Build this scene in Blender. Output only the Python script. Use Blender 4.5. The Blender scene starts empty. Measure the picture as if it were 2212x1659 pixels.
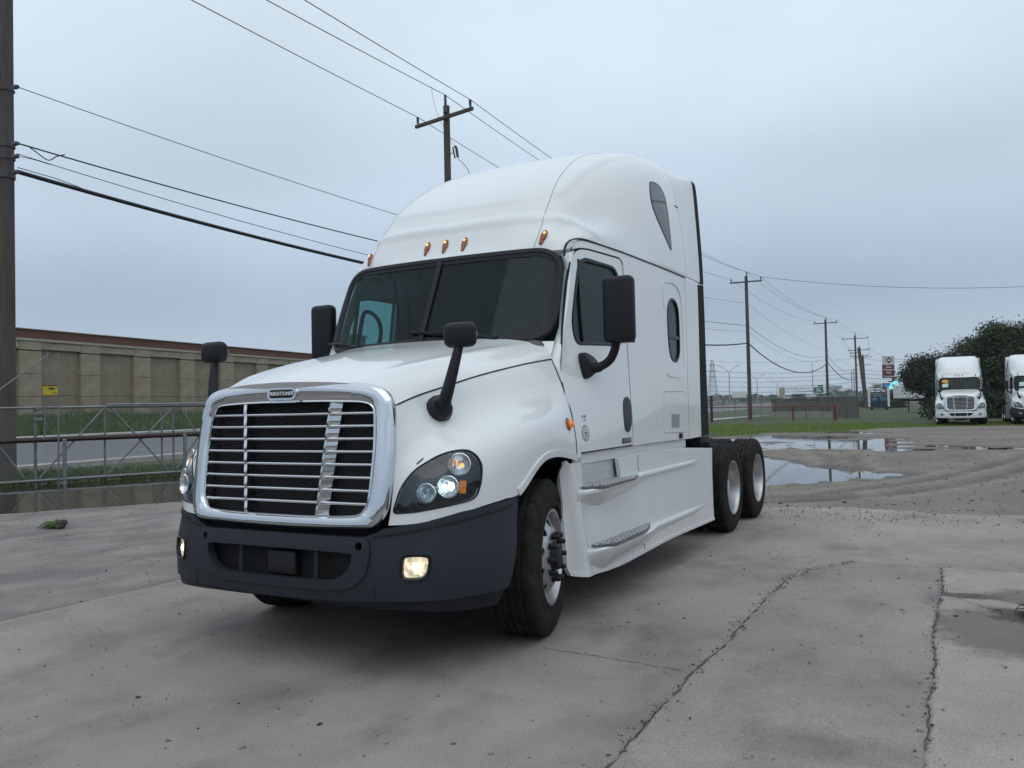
import bpy, bmesh, math, random
import numpy as np
from mathutils import Vector, Matrix
from mathutils.geometry import delaunay_2d_cdt

rng = random.Random(11)
nrg = np.random.default_rng(11)
scene = bpy.context.scene
COL = scene.collection
R = math.radians

# ------------------------------------------------------------------ camera
CAM = np.array([3.5621, -3.6426, 1.4835])
YAW, PITCH, ROLL, FPX, PW, PH = -0.493732, 0.028621, -0.021763, 1794.64, 2212.0, 1659.0
FWD = np.array([math.sin(YAW) * math.cos(PITCH), math.cos(YAW) * math.cos(PITCH), math.sin(PITCH)])
_r = np.array([math.cos(YAW), -math.sin(YAW), 0.0])
_u = np.cross(_r, FWD)
RGT = _r * math.cos(ROLL) + _u * math.sin(ROLL)
UPV = -_r * math.sin(ROLL) + _u * math.cos(ROLL)
cam_data = bpy.data.cameras.new("camera")
cam_data.sensor_width = 36.0
cam_data.lens = 36.0 * FPX / PW
cam_data.clip_start = 0.05
cam_data.clip_end = 9000.0
cam = bpy.data.objects.new("camera", cam_data)
COL.objects.link(cam)
cam.matrix_world = Matrix(((RGT[0], UPV[0], -FWD[0], CAM[0]), (RGT[1], UPV[1], -FWD[1], CAM[1]),
                           (RGT[2], UPV[2], -FWD[2], CAM[2]), (0, 0, 0, 1)))
scene.camera = cam

# ------------------------------------------------------------------ sky, sun, exposure
SUN_EL, SUN_AZ = R(58), R(150)
world = bpy.data.worlds.new("World")
scene.world = world
world.use_nodes = True
wn, wl = world.node_tree.nodes, world.node_tree.links
wn.clear()
w_out = wn.new("ShaderNodeOutputWorld")
sky = wn.new("ShaderNodeTexSky")
sky.sky_type = 'NISHITA'
sky.sun_disc = False
sky.sun_elevation = SUN_EL
sky.sun_rotation = SUN_AZ
bg_clear = wn.new("ShaderNodeBackground")
bg_clear.inputs[1].default_value = 0.10
wl.new(sky.outputs[0], bg_clear.inputs[0])
tc = wn.new("ShaderNodeTexCoord")
sep = wn.new("ShaderNodeSeparateXYZ")
wl.new(tc.outputs["Generated"], sep.inputs[0])
# overcast: brightness rises with elevation, broken by large soft cloud masses
ramp = wn.new("ShaderNodeValToRGB")
cr = ramp.color_ramp
cr.interpolation = 'EASE'
cr.elements[0].position = 0.0
cr.elements[0].color = (0.43, 0.525, 0.64, 1)
cr.elements[1].position = 1.0
cr.elements[1].color = (0.91, 1.01, 1.09, 1)
for pos, c in ((0.035, (0.515, 0.615, 0.73, 1)), (0.12, (0.42, 0.52, 0.65, 1)), (0.25, (0.575, 0.695, 0.82, 1)), (0.42, (0.735, 0.86, 0.965, 1))):
    e = cr.elements.new(pos)
    e.color = c
wl.new(sep.outputs["Z"], ramp.inputs[0])
cmap = wn.new("ShaderNodeMapping")
cmap.inputs["Scale"].default_value = (1.0, 1.0, 2.2)
cmap.inputs["Location"].default_value = (0.35, 0.2, 0.1)
wl.new(tc.outputs["Generated"], cmap.inputs[0])
cn = wn.new("ShaderNodeTexNoise")
cn.inputs["Scale"].default_value = 2.1
cn.inputs["Detail"].default_value = 4.0
cn.inputs["Roughness"].default_value = 0.42
wl.new(cmap.outputs[0], cn.inputs["Vector"])
cmr = wn.new("ShaderNodeMapRange")
cmr.inputs[1].default_value = 0.3
cmr.inputs[2].default_value = 0.7
cmr.inputs[3].default_value = 0.87
cmr.inputs[4].default_value = 1.10
wl.new(cn.outputs["Fac"], cmr.inputs[0])
cmul = wn.new("ShaderNodeVectorMath")
cmul.operation = 'SCALE'
wl.new(ramp.outputs[0], cmul.inputs[0])
wl.new(cmr.outputs[0], cmul.inputs["Scale"])
bg_cloud = wn.new("ShaderNodeBackground")
bg_cloud.inputs[1].default_value = 1.0
wl.new(cmul.outputs[0], bg_cloud.inputs[0])
wmix = wn.new("ShaderNodeMixShader")
wmix.inputs[0].default_value = 0.95
wl.new(bg_clear.outputs[0], wmix.inputs[1])
wl.new(bg_cloud.outputs[0], wmix.inputs[2])
wl.new(wmix.outputs[0], w_out.inputs[0])

sun_data = bpy.data.lights.new("sun", 'SUN')
sun_data.energy = 0.5
sun_data.angle = R(60)
sun_data.color = (1.0, 0.97, 0.92)
sun = bpy.data.objects.new("sun", sun_data)
COL.objects.link(sun)
sdir = Vector((math.sin(SUN_AZ) * math.cos(SUN_EL), math.cos(SUN_AZ) * math.cos(SUN_EL), math.sin(SUN_EL)))
sun.rotation_euler = (-sdir).to_track_quat('-Z', 'Y').to_euler()
sun.location = (0, 0, 40)

scene.view_settings.view_transform = 'Standard'
scene.view_settings.look = 'None'
scene.view_settings.exposure = 0.0
scene.view_settings.gamma = 1.0
scene.view_settings.use_curve_mapping = False


def PX(px, py, depth):
    """point seen at (px, py) of the 2212-wide photograph, depth metres away along the optical axis"""
    return CAM + (FWD + RGT * (px - PW / 2) / FPX + UPV * (PH / 2 - py) / FPX) * depth


def GX(px, depth, z=0.0):
    p = PX(px, 880, depth)
    return np.array([p[0], p[1], z])


# ------------------------------------------------------------------ materials
MATS = {}


def nmat(name):
    m = bpy.data.materials.new(name)
    m.use_nodes = True
    nt = m.node_tree
    return m, nt, nt.nodes["Principled BSDF"]


def mat(name, col, rough=0.5, metal=0.0, coat=0.0, spec=0.5, var=0.0, vscale=6.0, bump=0.0, bscale=60.0, rvar=0.0, emit=None, estr=0.0, stretch=None):
    m, nt, b = nmat(name)
    N, L = nt.nodes, nt.links
    b.inputs["Base Color"].default_value = (*col, 1)
    b.inputs["Roughness"].default_value = rough
    b.inputs["Metallic"].default_value = metal
    b.inputs["Coat Weight"].default_value = coat
    b.inputs["Coat Roughness"].default_value = 0.03
    b.inputs["Specular IOR Level"].default_value = spec
    if emit:
        b.inputs["Emission Color"].default_value = (*emit, 1)
        b.inputs["Emission Strength"].default_value = estr
    vec = None
    if var or rvar or bump:
        t = N.new("ShaderNodeTexCoord")
        vec = t.outputs["Object"]
        if stretch:
            mp = N.new("ShaderNodeMapping")
            mp.inputs["Scale"].default_value = stretch
            L.new(vec, mp.inputs[0])
            vec = mp.outputs[0]
    if var or rvar:
        n = N.new("ShaderNodeTexNoise")
        n.inputs["Scale"].default_value = vscale
        n.inputs["Detail"].default_value = 6
        n.inputs["Roughness"].default_value = 0.62
        L.new(vec, n.inputs["Vector"])
        if var:
            r = N.new("ShaderNodeValToRGB")
            r.color_ramp.elements[0].position = 0.28
            r.color_ramp.elements[1].position = 0.72
            r.color_ramp.elements[0].color = (*[c * (1 - var) for c in col], 1)
            r.color_ramp.elements[1].color = (*[min(1, c * (1 + var)) for c in col], 1)
            L.new(n.outputs["Fac"], r.inputs[0])
            L.new(r.outputs[0], b.inputs["Base Color"])
        if rvar:
            q = N.new("ShaderNodeMapRange")
            q.inputs[3].default_value = max(0.02, rough - rvar)
            q.inputs[4].default_value = min(1, rough + rvar)
            L.new(n.outputs["Fac"], q.inputs[0])
            L.new(q.outputs[0], b.inputs["Roughness"])
    if bump:
        n2 = N.new("ShaderNodeTexNoise")
        n2.inputs["Scale"].default_value = bscale
        n2.inputs["Detail"].default_value = 4
        L.new(vec, n2.inputs["Vector"])
        bp = N.new("ShaderNodeBump")
        bp.inputs["Strength"].default_value = bump
        bp.inputs["Distance"].default_value = 0.02
        L.new(n2.outputs["Fac"], bp.inputs["Height"])
        L.new(bp.outputs[0], b.inputs["Normal"])
    MATS[name] = m
    return m


def glass_mat(name, tint, refl=1.0, rough=0.02):
    """thin tinted pane: tinted transparency under a Fresnel reflection"""
    m = bpy.data.materials.new(name)
    m.use_nodes = True
    N, L = m.node_tree.nodes, m.node_tree.links
    N.clear()
    o = N.new("ShaderNodeOutputMaterial")
    mx = N.new("ShaderNodeMixShader")
    tr = N.new("ShaderNodeBsdfTransparent")
    gl = N.new("ShaderNodeBsdfGlossy")
    # Schlick reflectance from the angle alone, the same from either face of the thin pane
    ge = N.new("ShaderNodeNewGeometry")
    dt = N.new("ShaderNodeVectorMath")
    dt.operation = 'DOT_PRODUCT'
    L.new(ge.outputs["Incoming"], dt.inputs[0])
    L.new(ge.outputs["Normal"], dt.inputs[1])
    def mth(op, a, b):
        q = N.new("ShaderNodeMath")
        q.operation = op
        for i, w in enumerate((a, b)):
            if w is None: continue
            if isinstance(w, (int, float)): q.inputs[i].default_value = w
            else: L.new(w, q.inputs[i])
        return q.outputs[0]
    ab = mth('ABSOLUTE', dt.outputs["Value"], None)
    pw = mth('POWER', mth('SUBTRACT', 1.0, ab), 5.0)
    fac = mth('ADD', mth('MULTIPLY', pw, 0.93), 0.05)
    tr.inputs[0].default_value = (*tint, 1)
    gl.inputs["Roughness"].default_value = rough
    gl.inputs[0].default_value = (refl, refl, refl, 1)
    L.new(fac, mx.inputs[0])
    L.new(tr.outputs[0], mx.inputs[1])
    L.new(gl.outputs[0], mx.inputs[2])
    L.new(mx.outputs[0], o.inputs[0])
    MATS[name] = m
    return m


def white_paint():
    m, nt, b = nmat("white_paint")
    N, L = nt.nodes, nt.links
    b.inputs["Roughness"].default_value = 0.32
    b.inputs["Coat Weight"].default_value = 0.8
    b.inputs["Coat Roughness"].default_value = 0.04
    t = N.new("ShaderNodeTexCoord")
    s = N.new("ShaderNodeSeparateXYZ")
    L.new(t.outputs["Object"], s.inputs[0])
    n = N.new("ShaderNodeTexNoise")
    n.inputs["Scale"].default_value = 3.0
    n.inputs["Detail"].default_value = 7
    n.inputs["Roughness"].default_value = 0.7
    mp = N.new("ShaderNodeMapping")
    mp.inputs["Scale"].default_value = (1.0, 1.0, 0.45)
    L.new(t.outputs["Object"], mp.inputs[0])
    L.new(mp.outputs[0], n.inputs["Vector"])
    # road film: splashed on the lowest half metre, with a ragged upper limit
    a = N.new("ShaderNodeMath")
    a.operation = 'MULTIPLY_ADD'
    a.inputs[1].default_value = 0.9
    L.new(n.outputs["Fac"], a.inputs[0])
    neg = N.new("ShaderNodeMath")
    neg.operation = 'MULTIPLY'
    neg.inputs[1].default_value = -1.0
    L.new(s.outputs["Z"], neg.inputs[0])
    L.new(neg.outputs[0], a.inputs[2])
    mr = N.new("ShaderNodeMapRange")
    mr.inputs[1].default_value = -0.35
    mr.inputs[2].default_value = 0.35
    mr.inputs[3].default_value = 0.0
    mr.inputs[4].default_value = 0.28
    L.new(a.outputs[0], mr.inputs[0])
    mix = N.new("ShaderNodeMix")
    mix.data_type = 'RGBA'
    mix.inputs["A"].default_value = (0.755, 0.77, 0.775, 1)
    mix.inputs["B"].default_value = (0.40, 0.38, 0.35, 1)
    L.new(mr.outputs[0], mix.inputs["Factor"])
    L.new(mix.outputs["Result"], b.inputs["Base Color"])
    MATS["white_paint"] = m
    return m


WHITE = white_paint()
CHROME = mat("chrome", (0.66, 0.67, 0.69), 0.07, 1.0, rvar=0.04, vscale=9)
ALU = mat("polished_aluminium", (0.46, 0.46, 0.465), 0.38, 1.0, var=0.06, vscale=9, rvar=0.05)
ALU_DULL = mat("scuffed_aluminium", (0.55, 0.55, 0.55), 0.55, 0.15, var=0.14, vscale=12, rvar=0.15, stretch=(1, 1, 3))
TREAD = mat("tread_plate", (0.16, 0.16, 0.165), 0.5, 0.4, var=0.25, vscale=30)
BUMPER = mat("grey_plastic", (0.018, 0.0225, 0.030), 0.55, spec=0.35, var=0.12, vscale=5, bump=0.05, bscale=300)
BLACKP = mat("black_plastic", (0.010, 0.011, 0.014), 0.5, spec=0.3, var=0.1, bump=0.05, bscale=250)
GLOSSB = mat("gloss_black", (0.007, 0.007, 0.008), 0.3, spec=0.3)
RUBBER = mat("rubber", (0.012, 0.012, 0.013), 0.8, spec=0.25, var=0.25, vscale=10)
TYRE = mat("tyre_rubber", (0.022, 0.021, 0.020), 0.9, spec=0.2, bump=0.35, bscale=70)
def dusty(m):
    """dried mud and dust caught on the rubber"""
    N, L = m.node_tree.nodes, m.node_tree.links
    b = N["Principled BSDF"]
    t = N.new("ShaderNodeTexCoord")
    n = N.new("ShaderNodeTexNoise")
    n.inputs["Scale"].default_value = 9
    n.inputs["Detail"].default_value = 9
    n.inputs["Roughness"].default_value = 0.75
    L.new(t.outputs["Object"], n.inputs["Vector"])
    r = N.new("ShaderNodeValToRGB")
    r.color_ramp.elements[0].position = 0.36
    r.color_ramp.elements[0].color = (0.009, 0.0088, 0.0088, 1)
    r.color_ramp.elements[1].position = 0.74
    r.color_ramp.elements[1].color = (0.080, 0.066, 0.054, 1)
    e = r.color_ramp.elements.new(0.56)
    e.color = (0.024, 0.021, 0.019, 1)
    L.new(n.outputs["Fac"], r.inputs[0])
    L.new(r.outputs[0], b.inputs["Base Color"])
dusty(TYRE)
BLACK = mat("deep_black", (0.006, 0.006, 0.007), 0.8)
CHASSIS = mat("chassis_black", (0.011, 0.011, 0.012), 0.65, spec=0.3, var=0.3, vscale=9)
MESHB = mat("grille_black", (0.006, 0.006, 0.007), 0.5)
INTER = mat("cab_trim", (0.030, 0.034, 0.037), 0.85, var=0.15)
DASH = mat("dash_grey", (0.10, 0.105, 0.11), 0.7, var=0.1)
SEATF = mat("seat_fabric", (0.045, 0.048, 0.052), 0.9)
CURTAIN = mat("cab_curtain", (0.030, 0.085, 0.076), 0.9, var=0.3, vscale=9, stretch=(8, 8, 0.4))
GLASS = glass_mat("windscreen_glass", (0.56, 0.78, 0.79), 0.34)
SGLASS = glass_mat("side_glass", (0.60, 0.74, 0.72), 0.6)
LENS = glass_mat("clear_lens", (0.86, 0.90, 0.92), 0.8)
HOUS = mat("lamp_housing", (0.022, 0.024, 0.028), 0.35)
REFL = mat("reflector_chrome", (0.85, 0.87, 0.88), 0.12, 1.0, bump=0.3, bscale=40)
AMBER = mat("amber_plastic", (0.22, 0.040, 0.003), 0.25, coat=0.5, emit=(1.0, 0.22, 0.01), estr=0.035)
AMBER_ON = mat("amber_bulb", (1.0, 0.45, 0.05), 0.3, emit=(1.0, 0.52, 0.03), estr=3.0)
AMBER_SIDE = mat("amber_side_lamp", (0.62, 0.15, 0.008), 0.25, coat=0.5, emit=(1.0, 0.30, 0.01), estr=0.25)
LAMP_ON = mat("headlamp_glow", (0.9, 1, 0.95), 0.2, emit=(0.86, 1.0, 0.92), estr=2.2)
FOG_ON = mat("fog_lamp_glow", (0.8, 0.7, 0.5), 0.2, emit=(1.0, 0.76, 0.50), estr=0.95)
def facet_lamp(m, scale, lo, hi, strength):
    """moulded facets in a lit lens: the lamp's own pattern of bright and dim cells"""
    N, L = m.node_tree.nodes, m.node_tree.links
    b = N["Principled BSDF"]
    t = N.new("ShaderNodeTexCoord")
    v = N.new("ShaderNodeTexVoronoi")
    v.inputs["Scale"].default_value = scale
    L.new(t.outputs["Object"], v.inputs["Vector"])
    s = N.new("ShaderNodeSeparateColor")
    L.new(v.outputs["Color"], s.inputs[0])
    q = N.new("ShaderNodeMapRange")
    q.inputs[3].default_value = lo * strength
    q.inputs[4].default_value = hi * strength
    L.new(s.outputs[0], q.inputs[0])
    L.new(q.outputs[0], b.inputs["Emission Strength"])


facet_lamp(FOG_ON, 55.0, 0.35, 1.7, 0.85)
FOG_HOT = mat("fog_lamp_bulb", (1, 0.9, 0.8), 0.2, emit=(1.0, 0.92, 0.78), estr=5.0)
TURN_ON = mat("turn_lamp_glow", (1, 0.4, 0.1), 0.2, emit=(1.0, 0.36, 0.08), estr=2.2)
LAMP_OFF = mat("lamp_unlit", (0.5, 0.52, 0.53), 0.2, 0.6)
STICK_R = mat("decal_red", (0.42, 0.06, 0.045), 0.5)
STICK_W = mat("decal_white", (0.62, 0.63, 0.62), 0.5)
STICK_G = mat("decal_grey", (0.27, 0.28, 0.30), 0.5)
STICK_D = mat("decal_dark", (0.06, 0.06, 0.065), 0.5)
STICK_Y = mat("decal_yellow", (0.80, 0.46, 0.01), 0.5)
STICK_M = mat("decal_mint", (0.52, 0.72, 0.64), 0.6)
LETTER = mat("badge_letter", (0.80, 0.81, 0.82), 0.35, 0.0)


# ------------------------------------------------------------------ mesh helpers
def tag(o, label=None, cat=None, group=None, kind=None):
    if label: o["label"] = label
    if cat: o["category"] = cat
    if group: o["group"] = group
    if kind: o["kind"] = kind
    return o


def link(name, me, parent=None, loc=None, rot=None):
    o = bpy.data.objects.new(name, me)
    COL.objects.link(o)
    if parent is not None: o.parent = parent
    if loc is not None: o.location = loc
    if rot is not None: o.rotation_euler = rot
    return o


def empty(name, loc=(0, 0, 0), rz=0.0):
    o = bpy.data.objects.new(name, None)
    o.empty_display_size = 0.3
    COL.objects.link(o)
    o.location = loc
    o.rotation_euler = (0, 0, rz)
    return o


class MB:
    """collects shapes into one mesh"""
    def __init__(s):
        s.v, s.f, s.m = [], [], []

    def add(s, verts, faces, mi=0, M=None):
        b = len(s.v)
        if M is not None:
            verts = [tuple(M @ Vector(p)) for p in verts]
        s.v.extend(tuple(float(c) for c in p) for p in verts)
        s.f.extend(tuple(i + b for i in f) for f in faces)
        s.m.extend([mi] * len(faces))
        return s

    def box(s, c, d, mi=0, rz=0.0, M=None):
        x, y, z = d[0] / 2, d[1] / 2, d[2] / 2
        vs = [(-x, -y, -z), (x, -y, -z), (x, y, -z), (-x, y, -z), (-x, -y, z), (x, -y, z), (x, y, z), (-x, y, z)]
        cr_, sr = math.cos(rz), math.sin(rz)
        vs = [(c[0] + p[0] * cr_ - p[1] * sr, c[1] + p[0] * sr + p[1] * cr_, c[2] + p[2]) for p in vs]
        return s.add(vs, [(0, 3, 2, 1), (4, 5, 6, 7), (0, 1, 5, 4), (1, 2, 6, 5), (2, 3, 7, 6), (3, 0, 4, 7)], mi, M)

    def rbox(s, c, d, r=0.02, seg=3, mi=0, M=None):
        bm = bmesh.new()
        bmesh.ops.create_cube(bm, size=1.0)
        for v in bm.verts:
            v.co = Vector((v.co.x * d[0], v.co.y * d[1], v.co.z * d[2]))
        bmesh.ops.bevel(bm, geom=bm.edges[:] + bm.verts[:], offset=r, segments=seg, profile=0.5, affect='EDGES')
        bm.verts.index_update()
        vs = [(v.co.x + c[0], v.co.y + c[1], v.co.z + c[2]) for v in bm.verts]
        fs = [tuple(v.index for v in f.verts) for f in bm.faces]
        bm.free()
        return s.add(vs, fs, mi, M)

    def tube(s, path, r, n=8, mi=0, cap=True, M=None):
        path = [np.asarray(p, float) for p in path]
        rs = r if hasattr(r, '__len__') else [r] * len(path)
        vs, fs = [], []
        ref = None
        for i, p in enumerate(path):
            t = path[min(i + 1, len(path) - 1)] - path[max(i - 1, 0)]
            t = t / (np.linalg.norm(t) + 1e-12)
            if ref is None:
                ref = np.array([0, 0, 1.0]) if abs(t[2]) < 0.9 else np.array([1.0, 0, 0])
            a = np.cross(t, ref)
            a /= np.linalg.norm(a) + 1e-12
            b = np.cross(t, a)
            ref = -b if False else np.cross(a, t)
            for k in range(n):
                th = 2 * math.pi * k / n
                vs.append(p + rs[i] * (math.cos(th) * a + math.sin(th) * ref))
        for i in range(len(path) - 1):
            for k in range(n):
                k2 = (k + 1) % n
                fs.append((i * n + k, i * n + k2, (i + 1) * n + k2, (i + 1) * n + k))
        if cap:
            fs.append(tuple(range(n - 1, -1, -1)))
            fs.append(tuple((len(path) - 1) * n + k for k in range(n)))
        return s.add(vs, fs, mi, M)

    def lathe(s, prof, n=48, mi=0, M=None, closed=False):
        """prof: (r, x) pairs turned about the local x axis"""
        vs, fs = [], []
        m = len(prof)
        for k in range(n):
            th = 2 * math.pi * k / n
            for r, x in prof:
                vs.append((x, r * math.cos(th), r * math.sin(th)))
        for k in range(n):
            k2 = (k + 1) % n
            for i in range(m if closed else m - 1):
                j = (i + 1) % m
                fs.append((k * m + i, k * m + j, k2 * m + j, k2 * m + i))
        return s.add(vs, fs, mi, M)

    def ellipsoid(s, c, r, nu=12, nv=8, mi=0, M=None):
        vs, fs = [], []
        for j in range(1, nv):
            ph = math.pi * j / nv
            for i in range(nu):
                th = 2 * math.pi * i / nu
                vs.append((c[0] + r[0] * math.sin(ph) * math.cos(th), c[1] + r[1] * math.sin(ph) * math.sin(th), c[2] + r[2] * math.cos(ph)))
        t, b = len(vs), len(vs) + 1
        vs += [(c[0], c[1], c[2] + r[2]), (c[0], c[1], c[2] - r[2])]
        for j in range(nv - 2):
            for i in range(nu):
                i2 = (i + 1) % nu
                fs.append((j * nu + i, (j + 1) * nu + i, (j + 1) * nu + i2, j * nu + i2))
        for i in range(nu):
            i2 = (i + 1) % nu
            fs.append((t, i, i2))
            fs.append((b, (nv - 2) * nu + i2, (nv - 2) * nu + i))
        return s.add(vs, fs, mi, M)

    def prism(s, poly, y0, y1, mi=0, axis='y', M=None):
        """polygon (a, b) pushed along an axis"""
        n = len(poly)
        def p3(a, b, t):
            return {'y': (a, t, b), 'x': (t, a, b), 'z': (a, b, t)}[axis]
        vs = [p3(a, b, y0) for a, b in poly] + [p3(a, b, y1) for a, b in poly]
        fs = [tuple(range(n)), tuple(range(2 * n - 1, n - 1, -1))]
        fs += [(i, (i + 1) % n + 0, (i + 1) % n + n, i + n) for i in range(n)]
        return s.add(vs, fs, mi, M)

    def grid(s, P, mi=0, M=None):
        r, c = P.shape[:2]
        fs = [(i * c + j, i * c + j + 1, (i + 1) * c + j + 1, (i + 1) * c + j) for i in range(r - 1) for j in range(c - 1)]
        return s.add(P.reshape(-1, 3), fs, mi, M)

    def mesh(s, name, mats, sharp=35, smooth=True, recalc=True):
        me = bpy.data.meshes.new(name)
        me.from_pydata(s.v, [], s.f)
        for m in (mats if isinstance(mats, (list, tuple)) else [mats]):
            me.materials.append(m)
        if len(me.materials) > 1:
            me.polygons.foreach_set("material_index", np.array(s.m, dtype=np.int32))
        if recalc:
            bm = bmesh.new()
            bm.from_mesh(me)
            bmesh.ops.recalc_face_normals(bm, faces=bm.faces[:])
            bm.to_mesh(me)
            bm.free()
        if smooth:
            me.polygons.foreach_set("use_smooth", np.ones(len(me.polygons), dtype=bool))
            me.set_sharp_from_angle(angle=R(sharp))
        me.update()
        return me

    def build(s, name, mats, parent=None, sharp=35, smooth=True, loc=None, rot=None, recalc=True):
        return link(name, s.mesh(name, mats, sharp, smooth, recalc), parent, loc, rot)


def fast_mesh(name, V, F, mats, smooth=False, mi=None):
    """numpy arrays straight into a mesh: F is (n, 3) or (n, 4)"""
    me = bpy.data.meshes.new(name)
    V = np.ascontiguousarray(V, dtype=np.float32)
    F = np.ascontiguousarray(F, dtype=np.int32)
    me.vertices.add(len(V))
    me.vertices.foreach_set("co", V.ravel())
    me.loops.add(F.size)
    me.loops.foreach_set("vertex_index", F.ravel())
    me.polygons.add(len(F))
    me.polygons.foreach_set("loop_start", np.arange(0, F.size, F.shape[1], dtype=np.int32))
    for m in (mats if isinstance(mats, (list, tuple)) else [mats]):
        me.materials.append(m)
    if mi is not None:
        me.polygons.foreach_set("material_index", np.asarray(mi, dtype=np.int32))
    if smooth:
        me.polygons.foreach_set("use_smooth", np.ones(len(F), dtype=bool))
    me.update(calc_edges=True)
    return me


def text_mesh(body, size, mats, extrude=0.001, shear=0.0, bold=False):
    cu = bpy.data.curves.new("lettering", 'FONT')
    cu.body = body
    cu.size = size
    cu.extrude = extrude
    cu.shear = shear
    cu.align_x = 'CENTER'
    cu.align_y = 'CENTER'
    if bold: cu.offset = size * 0.012
    o = bpy.data.objects.new("lettering", cu)
    COL.objects.link(o)
    dg = bpy.context.evaluated_depsgraph_get()
    me = bpy.data.meshes.new_from_object(o.evaluated_get(dg))
    bpy.data.objects.remove(o)
    bpy.data.curves.remove(cu)
    me.materials.clear()
    me.materials.append(mats)
    return me


def text_xform(me, origin, xdir, ydir):
    x, y = Vector(xdir).normalized(), Vector(ydir).normalized()
    z = x.cross(y)
    M = Matrix(((x[0], y[0], z[0], origin[0]), (x[1], y[1], z[1], origin[1]), (x[2], y[2], z[2], origin[2]), (0, 0, 0, 1)))
    me.transform(M)
    return me


def smooth_path(pts, n=6, closed=False):
    """Catmull-Rom through the points"""
    P = [np.asarray(p, float) for p in pts]
    out = []
    m = len(P)
    for i in range(m if closed else m - 1):
        p0 = P[(i - 1) % m] if closed or i > 0 else P[i]
        p1, p2 = P[i], P[(i + 1) % m]
        p3 = P[(i + 2) % m] if closed or i + 2 < m else P[(i + 1) % m]
        for k in range(n):
            t = k / n
            out.append(0.5 * ((2 * p1) + (p2 - p0) * t + (2 * p0 - 5 * p1 + 4 * p2 - p3) * t * t + (3 * p1 - p0 - 3 * p2 + p3) * t ** 3))
    if not closed: out.append(P[-1])
    return out


def round_poly(pts, rad, n=5):
    """polygon with rounded corners (rad: one radius or one per corner)"""
    out = []
    m = len(pts)
    rr = rad if hasattr(rad, '__len__') else [rad] * m
    for i in range(m):
        p0, p1, p2 = (np.asarray(pts[(i + k) % m], float) for k in (-1, 0, 1))
        a, b = p0 - p1, p2 - p1
        la, lb = np.linalg.norm(a), np.linalg.norm(b)
        d = min(rr[i], la * 0.49, lb * 0.49)
        q0, q2 = p1 + a / la * d, p1 + b / lb * d
        for k in range(n + 1):
            t = k / n
            out.append((1 - t) ** 2 * q0 + 2 * t * (1 - t) * p1 + t * t * q2)
    return out


def inside(poly, q):
    poly = np.asarray(poly, float)
    q = np.asarray(q, float)
    x, y = q[:, 0], q[:, 1]
    r = np.zeros(len(q), bool)
    x0, y0 = poly[:, 0], poly[:, 1]
    x1, y1 = np.roll(x0, -1), np.roll(y0, -1)
    for i in range(len(poly)):
        c = (y0[i] > y) != (y1[i] > y)
        with np.errstate(divide='ignore', invalid='ignore'):
            xx = (x1[i] - x0[i]) * (y - y0[i]) / (y1[i] - y0[i]) + x0[i]
        r ^= c & (x < xx)
    return r


def seg_dist(poly, q):
    poly = np.asarray(poly, float)
    d = np.full(len(q), 1e9)
    for i in range(len(poly)):
        a, b = poly[i], poly[(i + 1) % len(poly)]
        ab = b - a
        t = np.clip(((q - a) @ ab) / max(ab @ ab, 1e-12), 0, 1)
        d = np.minimum(d, np.linalg.norm(q - a - t[:, None] * ab, axis=1))
    return d


def fn_normal(fn, uv, e=1.5e-3):
    uv = np.asarray(uv, float).reshape(-1, 2)
    a = fn(uv + [e, 0]) - fn(uv - [e, 0])
    b = fn(uv + [0, e]) - fn(uv - [0, e])
    n = np.cross(a, b)
    return n / np.maximum(np.linalg.norm(n, axis=1, keepdims=True), 1e-12)


def triangulate(outline, holes, step):
    st = np.asarray(step, float)
    loops = []
    for lp in [outline] + list(holes):
        lp = [np.asarray(p, float) / st for p in lp]
        out = []
        for i in range(len(lp)):
            a, b = lp[i], lp[(i + 1) % len(lp)]
            n = max(1, int(math.ceil(np.linalg.norm(b - a) / 1.0)))
            out += [a + (b - a) * k / n for k in range(n)]
        loops.append(np.array(out))
    V, E = [], []
    for lp in loops:
        b = len(V)
        V += [Vector((float(p[0]), float(p[1]))) for p in lp]
        E += [(b + i, b + (i + 1) % len(lp)) for i in range(len(lp))]
    lo, hi = loops[0].min(0), loops[0].max(0)
    gx, gy = np.meshgrid(np.arange(math.floor(lo[0]), hi[0] + 1), np.arange(math.floor(lo[1]), hi[1] + 1))
    G = np.stack([gx.ravel(), gy.ravel()], 1).astype(float)
    G[:, 0] += 0.5 * (np.round(G[:, 1]).astype(int) % 2)
    k = inside(loops[0], G)
    for h in loops[1:]: k &= ~inside(h, G)
    for lp in loops: k &= seg_dist(lp, G) > 0.45
    V += [Vector((float(p[0]), float(p[1]))) for p in G[k]]
    r = delaunay_2d_cdt(V, E, [], 0, 1e-6)
    P = np.array([(p.x, p.y) for p in r[0]])
    F = np.array([f for f in r[2] if len(f) == 3])
    c = P[F].mean(1)
    k = inside(loops[0], c)
    for h in loops[1:]: k &= ~inside(h, c)
    return P * st, F[k]


BODY_C = np.array([0.0, 2.7, 1.5])


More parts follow.
